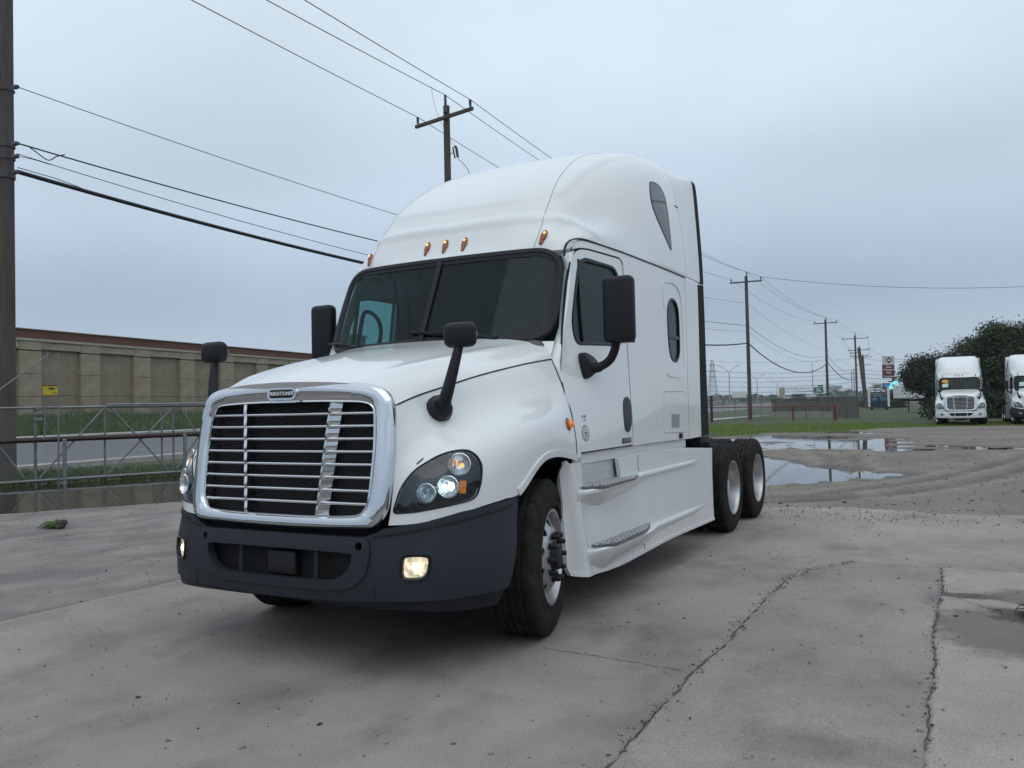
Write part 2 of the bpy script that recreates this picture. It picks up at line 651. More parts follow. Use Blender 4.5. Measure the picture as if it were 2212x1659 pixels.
def panel(name, fn, outline, holes=(), step=(0.1, 0.1), th=0.02, off=0.0, mats=None, parent=None, mirror=False, sharp=35, flip=None):
    uv, F = triangulate(outline, holes, step)
    P = fn(uv)
    Nn = fn_normal(fn, uv)
    s = np.sign(np.mean(np.sum(Nn * (P - BODY_C), axis=1))) if flip is None else flip
    Nn = Nn * s
    A = P + Nn * off
    B = A - Nn * th
    if mirror:
        A = A * [-1, 1, 1]
        B = B * [-1, 1, 1]
    n = len(A)
    faces = [tuple(f) for f in F] + [tuple(i + n for i in f[::-1]) for f in F]
    mi = [0] * len(F) + [1] * len(F)
    cnt = {}
    for f in F:
        for i in range(3):
            a, b = int(f[i]), int(f[(i + 1) % 3])
            k = (min(a, b), max(a, b))
            cnt[k] = None if k in cnt else (a, b)
    for e in cnt.values():
        if e:
            a, b = e
            faces.append((b, a, a + n, b + n))
            mi.append(0)
    mb = MB()
    mb.v = [tuple(p) for p in np.concatenate([A, B])]
    mb.f = faces
    mats = mats if isinstance(mats, (list, tuple)) else [mats]
    mb.m = mi if len(mats) > 1 else [0] * len(mi)
    return mb.build(name, list(mats), parent, sharp)


def ribbon_geo(mb, fn, path, width, off=0.002, th=0.004, mirror=False, closed=False, mi=0, sgn=None):
    """flat strip lying on a surface along a path of surface parameters"""
    uv = np.asarray(path, float)
    P = fn(uv)
    N = fn_normal(fn, uv)
    s = np.sign(np.mean(np.sum(N * (P - BODY_C), axis=1))) if sgn is None else sgn
    N = N * s
    n = len(P)
    if closed:
        T = np.roll(P, -1, 0) - np.roll(P, 1, 0)
    else:
        T = np.gradient(P, axis=0)
    T /= np.linalg.norm(T, axis=1, keepdims=True) + 1e-12
    S = np.cross(N, T)
    w = width / 2
    top0, top1 = P + S * w + N * off, P - S * w + N * off
    bot0, bot1 = top0 - N * th, top1 - N * th
    V = np.stack([top0, top1, bot1, bot0], 1).reshape(-1, 3)
    if mirror: V = V * [-1, 1, 1]
    F = []
    for i in range(n if closed else n - 1):
        j = (i + 1) % n
        for k in range(4):
            k2 = (k + 1) % 4
            F.append((i * 4 + k, i * 4 + k2, j * 4 + k2, j * 4 + k))
    if not closed:
        F += [(3, 2, 1, 0), tuple((n - 1) * 4 + k for k in range(4))]
    mb.add(V, F, mi)
    return mb


def ribbon(name, fn, path, width, mats, parent, both=True, **kw):
    mb = MB()
    ribbon_geo(mb, fn, path, width, **kw)
    if both:
        ribbon_geo(mb, fn, path, width, mirror=True, **kw)
    return mb.build(name, mats, parent, sharp=50)


def ring_geo(mb, fn, outer, inner, h=0.02, base=0.0, mirror=False, mi=0, sgn=None, prof=((0, 0), (0.12, 0.75), (0.5, 1.0), (0.88, 0.75), (1, 0))):
    """raised rounded frame between two loops of equal point count"""
    outer, inner = np.asarray(outer, float), np.asarray(inner, float)
    n = len(outer)
    rows = []
    for t, hh in prof:
        uv = outer * (1 - t) + inner * t
        P = fn(uv)
        N = fn_normal(fn, uv)
        s = np.sign(np.mean(np.sum(N * (P - BODY_C), axis=1))) if sgn is None else sgn
        rows.append(P + N * s * (base + h * hh))
    V = np.concatenate(rows)
    if mirror: V = V * [-1, 1, 1]
    F = []
    m = len(prof)
    for k in range(m - 1):
        for i in range(n):
            j = (i + 1) % n
            F.append((k * n + i, k * n + j, (k + 1) * n + j, (k + 1) * n + i))
    mb.add(V, F, mi)
    return mb

# ------------------------------------------------------------------ smooth surfaces of the tractor (x to its left side, y rearward, z up; metres)
class Spline1:
    def __init__(s,k):
        s.k=np.asarray(k,float);n=len(k);h=np.diff(s.k)
        T=np.eye(n);D=np.zeros((n,n))
        for i in range(1,n-1):
            T[i,i-1]=h[i-1]/6;T[i,i]=(h[i-1]+h[i])/3;T[i,i+1]=h[i]/6
            D[i,i-1]=1/h[i-1];D[i,i]=-1/h[i-1]-1/h[i];D[i,i+1]=1/h[i]
        s.M=np.linalg.solve(T,D)
    def B(s,t):
        t=np.asarray(t,float);k=s.k;n=len(k)
        i=np.clip(np.searchsorted(k,t,side='right')-1,0,n-2)
        h=k[i+1]-k[i];b=(t-k[i])/h;a=1-b
        I=np.eye(n)
        ext=(b<0)|(b>1)
        ca=np.where(ext,0,(a**3-a)*h*h/6);cb=np.where(ext,0,(b**3-b)*h*h/6)
        return a[:,None]*I[i]+b[:,None]*I[i+1]+ca[:,None]*s.M[i]+cb[:,None]*s.M[i+1]
class Surf:
    """bicubic spline surface through a control net P[row v][col u]"""
    def __init__(s,P,ku=None,kv=None):
        s.P=np.asarray(P,float);r,c=s.P.shape[:2]
        s.su=Spline1(ku if ku is not None else range(c));s.sv=Spline1(kv if kv is not None else range(r))
        s.umax=s.su.k[-1];s.vmax=s.sv.k[-1]
    def __call__(s,uv):
        uv=np.asarray(uv,float).reshape(-1,2)
        return np.einsum('ri,rj,ijk->rk',s.sv.B(uv[:,1]),s.su.B(uv[:,0]),s.P)
    def normal(s,uv,e=1e-3):
        uv=np.asarray(uv,float).reshape(-1,2)
        a=s(uv+[e,0])-s(uv-[e,0]);b=s(uv+[0,e])-s(uv-[0,e])
        n=np.cross(a,b);return n/np.maximum(np.linalg.norm(n,axis=1,keepdims=True),1e-12)
# side wall of cab and sleeper: columns y, rows z, x given
SY=[1.55,2.0,2.5,3.0,3.6,4.4,5.2]; SZ=[1.05,1.3,1.6,1.9,2.3,2.74]
SX=[[1.205,1.215,1.22,1.22,1.22,1.22,1.22],[1.19,1.21,1.22,1.22,1.22,1.22,1.22],[1.13,1.165,1.195,1.21,1.22,1.22,1.22],
[1.06,1.11,1.16,1.195,1.215,1.22,1.22],[1.01,1.065,1.125,1.175,1.21,1.22,1.22],[.955,1.025,1.095,1.155,1.195,1.215,1.215]]
SIDE=Surf([[(SX[i][j],SY[j],SZ[i]) for j in range(7)] for i in range(6)],SY,SZ)
# roof: rows from the brow over the top to the rear, columns centre -> side seam
RK=[
[(0,1.83,2.665),(.4,1.855,2.665),(.7,1.92,2.665),(.83,1.965,2.66),(.91,1.99,2.66),(.965,2.02,2.665),(1.005,2.06,2.675)],
[(0,1.91,2.78),(.4,1.93,2.78),(.72,1.98,2.78),(.85,2.02,2.775),(.95,2.08,2.77),(1.015,2.14,2.76),(1.048,2.22,2.75)],
[(0,2.0,2.95),(.4,2.02,2.95),(.72,2.08,2.94),(.88,2.17,2.92),(.98,2.28,2.88),(1.055,2.38,2.83),(1.082,2.47,2.758)],
[(0,2.25,3.22),(.4,2.26,3.225),(.72,2.32,3.21),(.90,2.46,3.14),(1.0,2.63,3.02),(1.085,2.73,2.90),(1.122,2.82,2.755)],
[(0,2.75,3.55),(.4,2.76,3.545),(.72,2.80,3.525),(.92,2.94,3.43),(1.045,3.07,3.23),(1.12,3.2,2.98),(1.162,3.24,2.748)],
[(0,3.3,3.78),(.4,3.31,3.78),(.74,3.35,3.755),(.96,3.43,3.65),(1.08,3.51,3.41),(1.16,3.6,3.05),(1.193,3.65,2.74)],
[(0,3.9,3.91),(.42,3.9,3.91),(.79,3.91,3.895),(1.0,3.94,3.79),(1.105,3.98,3.53),(1.18,4.0,3.1),(1.21,4.0,2.74)],
[(0,4.42,3.95),(.42,4.42,3.95),(.8,4.42,3.94),(1.02,4.42,3.84),(1.115,4.42,3.56),(1.185,4.42,3.1),(1.215,4.42,2.74)]]
ROOF=Surf(RK)
FR=[ # rows: seam -> bottom edge ; cols front -> rear
[(.745,.20,1.515),(.79,.36,1.57),(.84,.56,1.62),(.90,.80,1.68),(.95,1.05,1.73),(1.0,1.34,1.78),(1.05,1.62,1.82)],
[(.762,.175,1.42),(.81,.33,1.49),(.865,.53,1.55),(.925,.76,1.61),(.975,1.01,1.67),(1.03,1.32,1.72),(1.08,1.62,1.75)],
[(.772,.15,1.29),(.835,.28,1.39),(.90,.49,1.45),(.965,.72,1.51),(1.02,.98,1.57),(1.07,1.3,1.62),(1.125,1.62,1.64)],
[(.775,.13,1.16),(.87,.23,1.26),(.97,.41,1.34),(1.04,.65,1.41),(1.09,.92,1.47),(1.13,1.27,1.51),(1.165,1.62,1.53)],
[(.772,.115,1.03),(.92,.17,1.11),(1.06,.32,1.21),(1.155,.56,1.29),(1.2,.86,1.36),(1.212,1.23,1.40),(1.2,1.62,1.40)],
[(.762,.10,.90),(.93,.145,.945),(1.085,.275,1.02),(1.19,.5,1.09),(1.235,.8,1.18),(1.24,1.2,1.26),(1.225,1.62,1.24)],
[(.745,.08,.775),(.91,.13,.80),(1.07,.26,.84),(1.18,.47,.90),(1.228,.75,.97),(1.235,1.1,1.165),(1.225,1.62,1.125)]]
FEND=Surf(FR)
HR=[ # hood top; rows front -> rear (7), cols centre -> seam
[(0,.05,1.665),(.25,.07,1.66),(.47,.115,1.645),(.62,.165,1.61),(.70,.195,1.56),(.745,.20,1.515)],
[(0,.24,1.735),(.26,.25,1.725),(.5,.28,1.70),(.66,.315,1.66),(.745,.345,1.61),(.79,.36,1.57)],
[(0,.47,1.80),(.27,.475,1.79),(.53,.49,1.76),(.70,.515,1.71),(.795,.545,1.66),(.84,.56,1.62)],
[(0,.74,1.86),(.29,.745,1.85),(.57,.755,1.82),(.75,.77,1.77),(.85,.79,1.72),(.90,.80,1.68)],
[(0,1.0,1.91),(.3,1.005,1.90),(.6,1.015,1.87),(.79,1.03,1.825),(.90,1.045,1.775),(.95,1.05,1.73)],
[(0,1.27,1.95),(.32,1.28,1.945),(.64,1.3,1.92),(.84,1.32,1.88),(.95,1.335,1.83),(1.0,1.34,1.78)],
[(0,1.49,1.992),(.34,1.51,1.99),(.68,1.565,1.978),(.89,1.63,1.945),(1.0,1.65,1.895),(1.05,1.63,1.825)]]
HOOD=Surf(HR)
# windshield: param (x, z)
def WS(xz):
    xz=np.asarray(xz,float).reshape(-1,2);x=xz[:,0];z=xz[:,1];t=(z-2.0)/.65
    y=1.535+.30*t+ (.165-.035*t)*x*x + .25*np.maximum(np.abs(x)-.85,0)**2*4
    return np.stack([x,y,z],1)
# bumper plan curve
BP=np.array([(0,0),(.3,.008),(.6,.035),(.88,.105),(1.08,.235),(1.19,.43),(1.232,.62),(1.24,.80)])
_sb=Spline1(range(len(BP)))
def BUMP(sz):
    """s in 0..7 (may be negative for the right half), z height"""
    sz=np.asarray(sz,float).reshape(-1,2);s=sz[:,0];z=sz[:,1]
    p=_sb.B(np.abs(s))@BP
    e=1e-3;t=(_sb.B(np.abs(s)+e)@BP-p)/e;n=np.stack([t[:,1],-t[:,0]],1);n/=np.linalg.norm(n,axis=1,keepdims=True)
    b=.02*np.sin(np.clip((z-.28)/.5,0,1)*np.pi)-.035*np.clip((.42-z)/.14,0,1)**1.5-.03*np.clip((z-.72)/.3,0,1)
    p=p+n*b[:,None]
    return np.stack([np.sign(s)*p[:,0],p[:,1],z],1)


def GR(xz):
    """front plane of the grille"""
    xz = np.asarray(xz, float).reshape(-1, 2)
    x, z = xz[:, 0], xz[:, 1]
    k = (z - 0.85) / 0.7
    return np.stack([x, 0.05 + 0.06 * k + (0.10 * k) * x * x + 1.6 * np.maximum(np.abs(x) - 0.65, 0) ** 2, z], 1)


def SKF(yz):
    """side skirt"""
    yz = np.asarray(yz, float).reshape(-1, 2)
    y, z = yz[:, 0], yz[:, 1]
    front = 1.30 + 0.24 * np.clip((1.1 - z) / 0.75, 0, 1) ** 0.5
    x = 1.225 + 0.020 * np.clip((0.75 - z) / 0.5, 0, 1) - 0.075 * np.exp(-np.maximum(y - front - 0.09, 0) / 0.055)
    x = x + 0.026 * np.exp(-((y - front - 0.16) / 0.07) ** 2) - 0.012 * np.exp(-((y - front - 0.36) / 0.10) ** 2)
    return np.stack([x, y, z], 1)


side = lambda yz: SIDE(yz)
door_fn = lambda yz: SIDE(yz) - np.array([1.0, 0, 0]) * (0.002 + 0.006 * np.clip((np.asarray(yz)[:, 1:2] - 1.8) / 0.6, 0, 1))
roof = lambda uv: ROOF(uv)
fend = lambda uv: FEND(uv)


def scaled(loop, k, add=0.0):
    L_ = np.asarray(loop, float)
    c = L_.mean(0)
    d = L_ - c
    n = np.linalg.norm(d, axis=1, keepdims=True)
    return c + d * k + d / n * add


def frame_at(fn, uv, e=1e-3):
    """local matrix on a surface: x = du, y = dv, z = outward normal"""
    p = fn(np.array([uv]))[0]
    du = fn(np.array([[uv[0] + e, uv[1]]]))[0] - p
    dv = fn(np.array([[uv[0], uv[1] + e]]))[0] - p
    dv /= np.linalg.norm(dv)
    n = np.cross(du, dv)
    n /= np.linalg.norm(n)
    if n @ (p - BODY_C) < 0: n = -n
    x = np.cross(dv, n)
    return Matrix(((x[0], dv[0], n[0], p[0]), (x[1], dv[1], n[1], p[1]), (x[2], dv[2], n[2], p[2]), (0, 0, 0, 1)))


MIRX = Matrix(((-1, 0, 0, 0), (0, 1, 0, 0), (0, 0, 1, 0), (0, 0, 0, 1)))


def axis_mat(p, a):
    """local x turned to direction a at point p"""
    a = Vector(a).normalized()
    z = Vector((0, 0, 1))
    y = z.cross(a).normalized()
    z = a.cross(y)
    return Matrix(((a[0], y[0], z[0], p[0]), (a[1], y[1], z[1], p[1]), (a[2], y[2], z[2], p[2]), (0, 0, 0, 1)))


# ------------------------------------------------------------------ the tractor unit
def build_truck():
    T = empty("semi_truck")

    # ---- frame, axles, underside
    f = MB()
    for s in (-1, 1):
        f.box((s * 0.43, 4.4, 0.86), (0.09, 7.2, 0.28))
    for y in (2.2, 3.6, 5.2, 6.7, 7.9):
        f.box((0, y, 0.86), (0.80, 0.12, 0.2))
    f.build("chassis", CHASSIS, T)
    a = MB()
    a.tube([(-0.95, 1.25, 0.47), (0.95, 1.25, 0.47)], 0.075, 10)
    a.build("axle", CHASSIS, T)
    for y in (6.07, 7.39):
        a = MB()
        a.tube([(-1.0, y, 0.51), (1.0, y, 0.51)], 0.10, 12)
        a.ellipsoid((0, y, 0.53), (0.22, 0.24, 0.22))
        a.build("axle", CHASSIS, T)
    e = MB()
    e.rbox((0, 1.45, 0.85), (0.95, 1.9, 0.8), 0.08)
    e.rbox((0, 0.72, 0.95), (1.1, 0.25, 1.0), 0.04)
    e.rbox((0, 3.0, 0.75), (1.9, 2.6, 0.5), 0.05)
    e.build("engine_bay", BLACK, T)
    for s in (-1, 1):  # hidden fuel tanks, oil pan and splash shield, added to deepen the shade below
        ft = MB()
        ft.tube([(s * 0.86, 2.05, 0.66), (s * 0.86, 4.75, 0.66)], 0.31, 20)
        ft.build("fuel_tank", ALU_DULL, T)
    op_ = MB()
    op_.rbox((0, 1.15, 0.42), (0.62, 1.3, 0.26), 0.06)
    op_.build("oil_pan", BLACK, T)
    sp_ = MB()
    sp_.rbox((0, 0.52, 0.44), (1.95, 0.75, 0.03), 0.01)
    sp_.build("splash_shield", BLACK, T)
    for s in (-1, 1):
        tr_ = MB()
        tr_.tube([(s * 0.98, 1.45, 0.44), (s * 0.15, 1.50, 0.44)], 0.04, 8)
        tr_.build("steering_link", CHASSIS, T)
    d = MB()
    d.rbox((0, 4.95, 1.085), (1.9, 1.0, 0.10), 0.015)
    d.rbox((0.86, 5.28, 1.06), (0.52, 0.36, 0.15), 0.02)
    d.rbox((-0.86, 5.28, 1.06), (0.52, 0.36, 0.15), 0.02)
    d.rbox((0.98, 5.26, 0.80), (0.42, 0.10, 0.55), 0.02)
    d.rbox((-0.98, 5.26, 0.80), (0.42, 0.10, 0.55), 0.02)
    d.build("deck_plate", CHASSIS, T)
    fw = MB()
    fw.rbox((0, 6.7, 1.12), (0.9, 0.95, 0.10), 0.03)
    fw.box((0, 6.7, 1.03), (0.5, 0.5, 0.12))
    fw.build("fifth_wheel", CHASSIS, T)

    # ---- wheels
    tyre_prof = [(0.300, 0.120), (0.318, 0.150), (0.36, 0.158), (0.42, 0.156), (0.468, 0.146), (0.492, 0.133), (0.503, 0.118)]
    tread = []
    for x0, x1 in ((0.118, 0.078), (0.066, 0.030), (0.018, -0.018), (-0.030, -0.066), (-0.078, -0.118)):
        tread += [(0.5055, x0), (0.508, (x0 + x1) / 2), (0.5055, x1)]
        if x1 > -0.11: tread += [(0.494, x1 - 0.002), (0.494, x1 - 0.010)]
    prof = tyre_prof + tread + [(r, -x) for r, x in tyre_prof[::-1]]
    tm = MB()
    tm.lathe(prof, 72)
    for rr in (0.40, 0.335):
        tm.lathe([(rr + 0.006, 0.1565), (rr, 0.1605), (rr - 0.006, 0.157)], 72)
    tyre_me = tm.mesh("tyre", TYRE, 30)
    rm = MB()
    rm.lathe([(0.300, 0.128), (0.312, 0.142), (0.309, 0.150), (0.296, 0.150), (0.288, 0.138), (0.276, 0.112), (0.270, 0.096)], 64)
    # disc with ten hand holes, domed outwards
    def disc(uv):
        uv = np.asarray(uv, float).reshape(-1, 2)
        r = np.linalg.norm(uv, axis=1)
        x = np.interp(r, [0, 0.12, 0.165, 0.185, 0.215, 0.25, 0.272], [0.158, 0.158, 0.157, 0.150, 0.128, 0.108, 0.098])
        return np.stack([x, uv[:, 0], uv[:, 1]], 1)
    circ = lambda r, n, c=(0, 0): [(c[0] + r * math.cos(2 * math.pi * k / n), c[1] + r * math.sin(2 * math.pi * k / n)) for k in range(n)]
    holes = []
    for k in range(10):
        th = 2 * math.pi * (k + 0.5) / 10
        holes.append(circ(0.030, 14, (0.222 * math.cos(th), 0.222 * math.sin(th))))
    uv, F = triangulate(circ(0.273, 60), holes, (0.022, 0.022))
    A = disc(uv)
    B = A - [0.012, 0, 0]
    n = len(A)
    ff = [tuple(t) for t in F] + [tuple(i + n for i in t[::-1]) for t in F]
    cnt = {}
    for t in F:
        for i in range(3):
            p, q = int(t[i]), int(t[(i + 1) % 3])
            kk = (min(p, q), max(p, q))
            cnt[kk] = None if kk in cnt else (p, q)
    ff += [(v[1], v[0], v[0] + n, v[1] + n) for v in cnt.values() if v]
    rm.add(np.concatenate([A, B]), ff)
    rim_me = rm.mesh("rim", ALU, 40)
    hm = MB()
    hm.lathe([(0.100, 0.150), (0.100, 0.162), (0.090, 0.166), (0.078, 0.184), (0.070, 0.200), (0.0, 0.204)], 32)
    hub_me = hm.mesh("hub", CHASSIS, 40)
    nm = MB()
    nm.lathe([(0.022, 0.0), (0.022, 0.010), (0.0165, 0.012), (0.016, 0.046), (0.012, 0.054), (0.0, 0.055)], 12)
    nut_me = nm.mesh("lug_nut", BLACKP, 40)
    bm_ = MB()
    bm_.lathe([(0.0, 0.03), (0.262, 0.03), (0.262, -0.10), (0.0, -0.10)], 32)
    drum_me = bm_.mesh("brake_drum", BLACK, 40)
    # rear rim: deep dish
    rr_ = MB()
    rr_.lathe([(0.300, 0.128), (0.314, 0.142), (0.311, 0.151), (0.297, 0.151), (0.287, 0.137), (0.278, 0.110), (0.272, 0.02), (0.262, -0.015), (0.215, -0.03), (0.165, -0.035), (0.12, -0.02), (0.0, -0.02)], 64)
    rrim_me = rr_.mesh("rim", ALU, 40)
    rh = MB()
    rh.lathe([(0.125, -0.03), (0.125, 0.06), (0.105, 0.075), (0.0, 0.078)], 32)
    rhub_me = rh.mesh("hub", ALU_DULL, 40)

    def front_wheel(side_, steer):
        t = link("tyre", tyre_me, T, (side_ * 1.04, 1.25, 0.506), (0, 0, (0 if side_ > 0 else math.pi) + steer))
        t.rotation_euler[0] = 0
        link("rim", rim_me, t)
        link("hub", hub_me, t)
        link("brake_drum", drum_me, t)
        for k in range(10):
            th = 2 * math.pi * k / 10
            link("lug_nut", nut_me, t, (0.157, 0.1425 * math.cos(th), 0.1425 * math.sin(th)))

    front_wheel(1, R(12.5))
    front_wheel(-1, R(12.5))
    for y in (6.07, 7.39):
        for s in (1, -1):
            t = link("tyre", tyre_me, T, (s * 1.075, y, 0.506), (0, 0, 0 if s > 0 else math.pi))
            link("rim", rrim_me, t)
            link("hub", rhub_me, t)
            for k in range(10):
                th = 2 * math.pi * k / 10
                link("lug_nut", nut_me, t, (-0.034, 0.1425 * math.cos(th), 0.1425 * math.sin(th)))
            t = link("tyre", tyre_me, T, (s * 0.735, y, 0.506), (0, 0, 0 if s > 0 else math.pi))
            link("brake_drum", drum_me, t)

    # ---- hood and fenders
    hu = np.linspace(0, HOOD.umax, 31)
    hv = np.linspace(0, HOOD.vmax, 41)
    uu, vv = np.meshgrid(hu, hv)
    def hood_fn(uv):
        uv = np.asarray(uv, float).reshape(-1, 2)
        p = HOOD(np.stack([np.abs(uv[:, 0]), uv[:, 1]], 1))
        # shallow crease running back from the grille corner
        v = uv[:, 1]
        u = np.abs(uv[:, 0])
        cz = 0.016 * np.exp(-((u - (2.25 + 0.12 * v)) / 0.34) ** 2) * np.clip(v / 1.5, 0, 1) * np.clip((6 - v) / 1.2, 0, 1)
        p[:, 2] += cz
        p[:, 0] *= np.where(uv[:, 0] < 0, -1, 1)
        return p
    hs = np.linspace(-5, 5, 71)
    su, sv = np.meshgrid(hs, np.linspace(0, 6, 45))
    H = hood_fn(np.stack([su.ravel(), sv.ravel()], 1)).reshape(45, 71, 3)
    h = MB()
    h.grid(H)
    lip = H.copy()
    lip[:, :, 2] -= 0.035
    lip[:, :, 0] *= 0.985
    lip[0, :, 1] += 0.03
    nV = len(h.v)
    h.grid(lip)
    ring = [(0, j) for j in range(71)] + [(i, 70) for i in range(1, 45)] + [(44, j) for j in range(69, -1, -1)] + [(i, 0) for i in range(43, 0, -1)]
    for k in range(len(ring)):
        p, q = ring[k], ring[(k + 1) % len(ring)]
        ia, ib = p[0] * 71 + p[1], q[0] * 71 + q[1]
        h.f.append((ia, ib, ib + nV, ia + nV))
        h.m.append(0)
    hood = h.build("hood", WHITE, T, 40)
    head_uv = smooth_path([(0.15, 4.90), (0.19, 4.42), (0.36, 3.98), (0.76, 3.69), (1.271, 3.634), (1.731, 3.67), (2.211, 3.877), (2.461, 4.124), (2.622, 4.425),
                           (2.674, 4.67), (2.65, 5.08), (2.50, 5.39), (1.968, 5.33), (1.333, 5.19), (0.616, 5.05)], 4, True)
    fout = [(0.0, 0.06), (6.0, 0.06), (6.0, 5.98), (5.3, 6.0), (4.6, 6.0), (3.97, 6.0), (3.55, 5.84), (2.23, 5.70), (0.96, 5.56), (0.0, 5.42)]
    for s in (1, -1):
        m = s < 0
        fe = panel("fender", fend, fout, [head_uv], (0.14, 0.14), 0.02, 0.0, [WHITE, BLACK], T, m, 40)
        # crease line over the headlight and a soft flare along the arch
        fl = MB()
        ribbon_geo(fl, fend, [(u, v) for u, v in smooth_path([(3.97, 5.93), (4.4, 5.94), (5.0, 5.95), (5.97, 5.95)], 8)], 0.045, 0.010, 0.02, m)
        fl.build("arch_lip", WHITE, fe, 60)
        lt = MB()
        ribbon_geo(lt, fend, [(0.92, 3.50), (1.02, 3.46), (1.14, 3.43)], 0.008, 0.002, 0.004, m)
        lt.build("hood_latch", BLACK, fe, 60)
        # headlight
        hb = MB()
        ring_geo(hb, fend, head_uv, head_uv, 0.075, 0.0, m, 0, None, ((0, 0), (0, -1)))
        hl = hb.build("headlight", HOUS, T, 40)
        panel("housing", fend, head_uv, (), (0.2, 0.2), 0.01, -0.072, HOUS, hl, m)
        bz = MB()
        ring_geo(bz, fend, scaled(head_uv, 1.0, 0.035), scaled(head_uv, 1.0, -0.02), 0.004, 0.001, m)
        bz.build("gasket", BLACKP, hl, 50)
        panel("lens", fend, head_uv, (), (0.2, 0.2), 0.004, 0.0, LENS, hl, m)
        MX = MIRX if m else Matrix.Identity(4)
        for (uvp, r, dep, glow) in (((1.80, 4.74), 0.059, 0.016, LAMP_ON), ((1.17, 4.60), 0.053, 0.018, None), ((2.11, 4.24), 0.061, 0.018, TURN_ON)):
            p = fend([uvp])[0]
            nn = fn_normal(fend, [uvp])[0]
            nn = nn if nn @ (p - BODY_C) > 0 else -nn
            p = p - nn * (dep if not m else dep - 0.016)
            r = r * (1.0 if not m else 1.12)
            ax = axis_mat(p, (nn + np.array([0, -0.9, 0.0])))
            q = MB()
            q.lathe([(r * 1.06, -0.012), (r * 1.06, 0.004), (r, 0.006), (r * 0.92, -0.008), (r * 0.7, -0.030), (r * 0.35, -0.044), (0.0, -0.047)], 28, 0, MX @ ax)
            if glow is LAMP_ON:
                q.ellipsoid((-0.014, 0.016, 0.002), (0.013, r * 0.34, r * 0.44), 12, 8, 1, MX @ ax)
                q.tube([(-0.012, -r * 0.9, -0.004), (-0.012, -r * 2.0, -0.014)], 0.012, 8, 2, True, MX @ ax)
            elif glow is TURN_ON:
                q.ellipsoid((-0.012, 0.014, -0.004), (0.008, 0.013, 0.013), 12, 8, 1, MX @ ax)
                q.box((-0.02, -r * 0.45, 0.0), (0.008, 0.008, r * 0.8), 3, 0, MX @ ax)
            else:
                q.ellipsoid((-0.028, 0.0, 0.01), (0.010, r * 0.35, r * 0.35), 12, 8, 2, MX @ ax)
            q.build("reflector_lamp", [REFL, glow or LAMP_ON, LAMP_OFF, AMBER], hl, 40)
        panel("side_reflector", fend, [(2.13, 4.72), (2.30, 4.80), (2.30, 5.16), (2.13, 5.08)], (), (0.2, 0.2), 0.01, -0.012, AMBER_SIDE, hl, m)
        # rear fender side lamp
        fm = frame_at(fend, (5.72, 4.25))
        sl = MB()
        sl.ellipsoid((0, 0, 0.004), (0.036, 0.046, 0.010), 16, 8, 0, (MIRX @ fm) if m else fm)
        sl.ellipsoid((-0.006, 0.004, 0.016), (0.025, 0.028, 0.026), 14, 8, 1, (MIRX @ fm) if m else fm)
        sl.build("side_marker_lamp", [AMBER, AMBER_SIDE], T)
        # wheel house
        wl_ = MB()
        arc = [(1.25 + 0.60 * math.cos(t), 0.55 + 0.60 * math.sin(t)) for t in np.linspace(-0.15, math.pi + 0.1, 22)]
        Pm = np.array([[(x, y, z) for (y, z) in arc] for x in (0.62 * s, 1.17 * s)])
        wl_.grid(Pm)
        wl_.box((0.60 * s, 1.3, 0.75), (0.02, 1.3, 0.9))
        wl_.box((0.86 * s, 1.84, 0.66), (0.56, 0.02, 0.8))
        wl_.build("wheel_house", BLACK, T)
    nt_ = MB()
    for s in (1, -1):
        nt_.add([(s * 0.30, 0.058, 1.672), (s * 0.70, 0.19, 1.585), (s * 0.70, 0.196, 1.575), (s * 0.30, 0.062, 1.661)], [(0, 1, 2, 3)])
    cow = MB()
    for s in (1, -1):
        pa = np.array([FEND([(6.0, v)])[0] for v in np.linspace(6.0, 0.06, 12)])
        hb_ = HOOD(np.array([[5 - 0.2 * k, 6.0] for k in range(1, 4)]))
        wedge = WS(np.array([(1.035, 1.99), (1.05, 2.1), (1.055, 2.25), (1.045, 2.42), (1.015, 2.56), (0.985, 2.63)])) + np.array([0.0, 0.03, 0])
        A_ = np.concatenate([pa, wedge])
        dz = np.concatenate([np.linspace(1.14, 1.80, 12), [1.93, 2.07, 2.22, 2.40, 2.56, 2.66]])
        fy = np.interp(dz, [1.14, 1.16, 1.348, 1.51, 1.74, 1.942, 2.22, 2.435, 2.63, 2.70], [1.725, 1.72, 1.65, 1.60, 1.645, 1.742, 1.85, 1.933, 2.035, 2.14])
        B_ = SIDE(np.stack([fy, dz], 1))
        ts = (0, 0.25, 0.55, 0.8, 1.0)
        P_ = np.array([A_ * (1 - t) + B_ * t + np.array([0.020 * math.sin(math.pi * t), 0, 0]) for t in ts])
        inn = P_ * np.array([0.97, 1, 1]) + np.array([0, 0.02, 0])
        P_[:, :, 0] *= s
        inn[:, :, 0] *= s
        cw = MB()
        cw.grid(P_)
        cw.grid(inn)
        nn_ = P_.shape[1]
        off_ = P_.shape[0] * nn_
        for k in range(nn_ - 1):
            for row in (0, P_.shape[0] - 1):
                cw.f.append((row * nn_ + k, row * nn_ + k + 1, off_ + row * nn_ + k + 1, off_ + row * nn_ + k))
                cw.m.append(0)
        fp = cw.build("front_pillar", WHITE, T, 50)
        gp_ = MB()
        ribbon_geo(gp_, fend, [(5.985, v) for v in np.linspace(0.03, 5.95, 30)], 0.007, 0.003, 0.008, s < 0)
        gp_.build("shut_line", BLACK, fp, 50)
        gp_ = MB()
        ribbon_geo(gp_, side, list(zip(fy - 0.004, dz))[:-1], 0.007, 0.006, 0.012, s < 0)
        gp_.build("shut_line", BLACK, fp, 50)
    # cowl below the windscreen
    cv = MB()
    xs = np.linspace(-1.02, 1.02, 31)
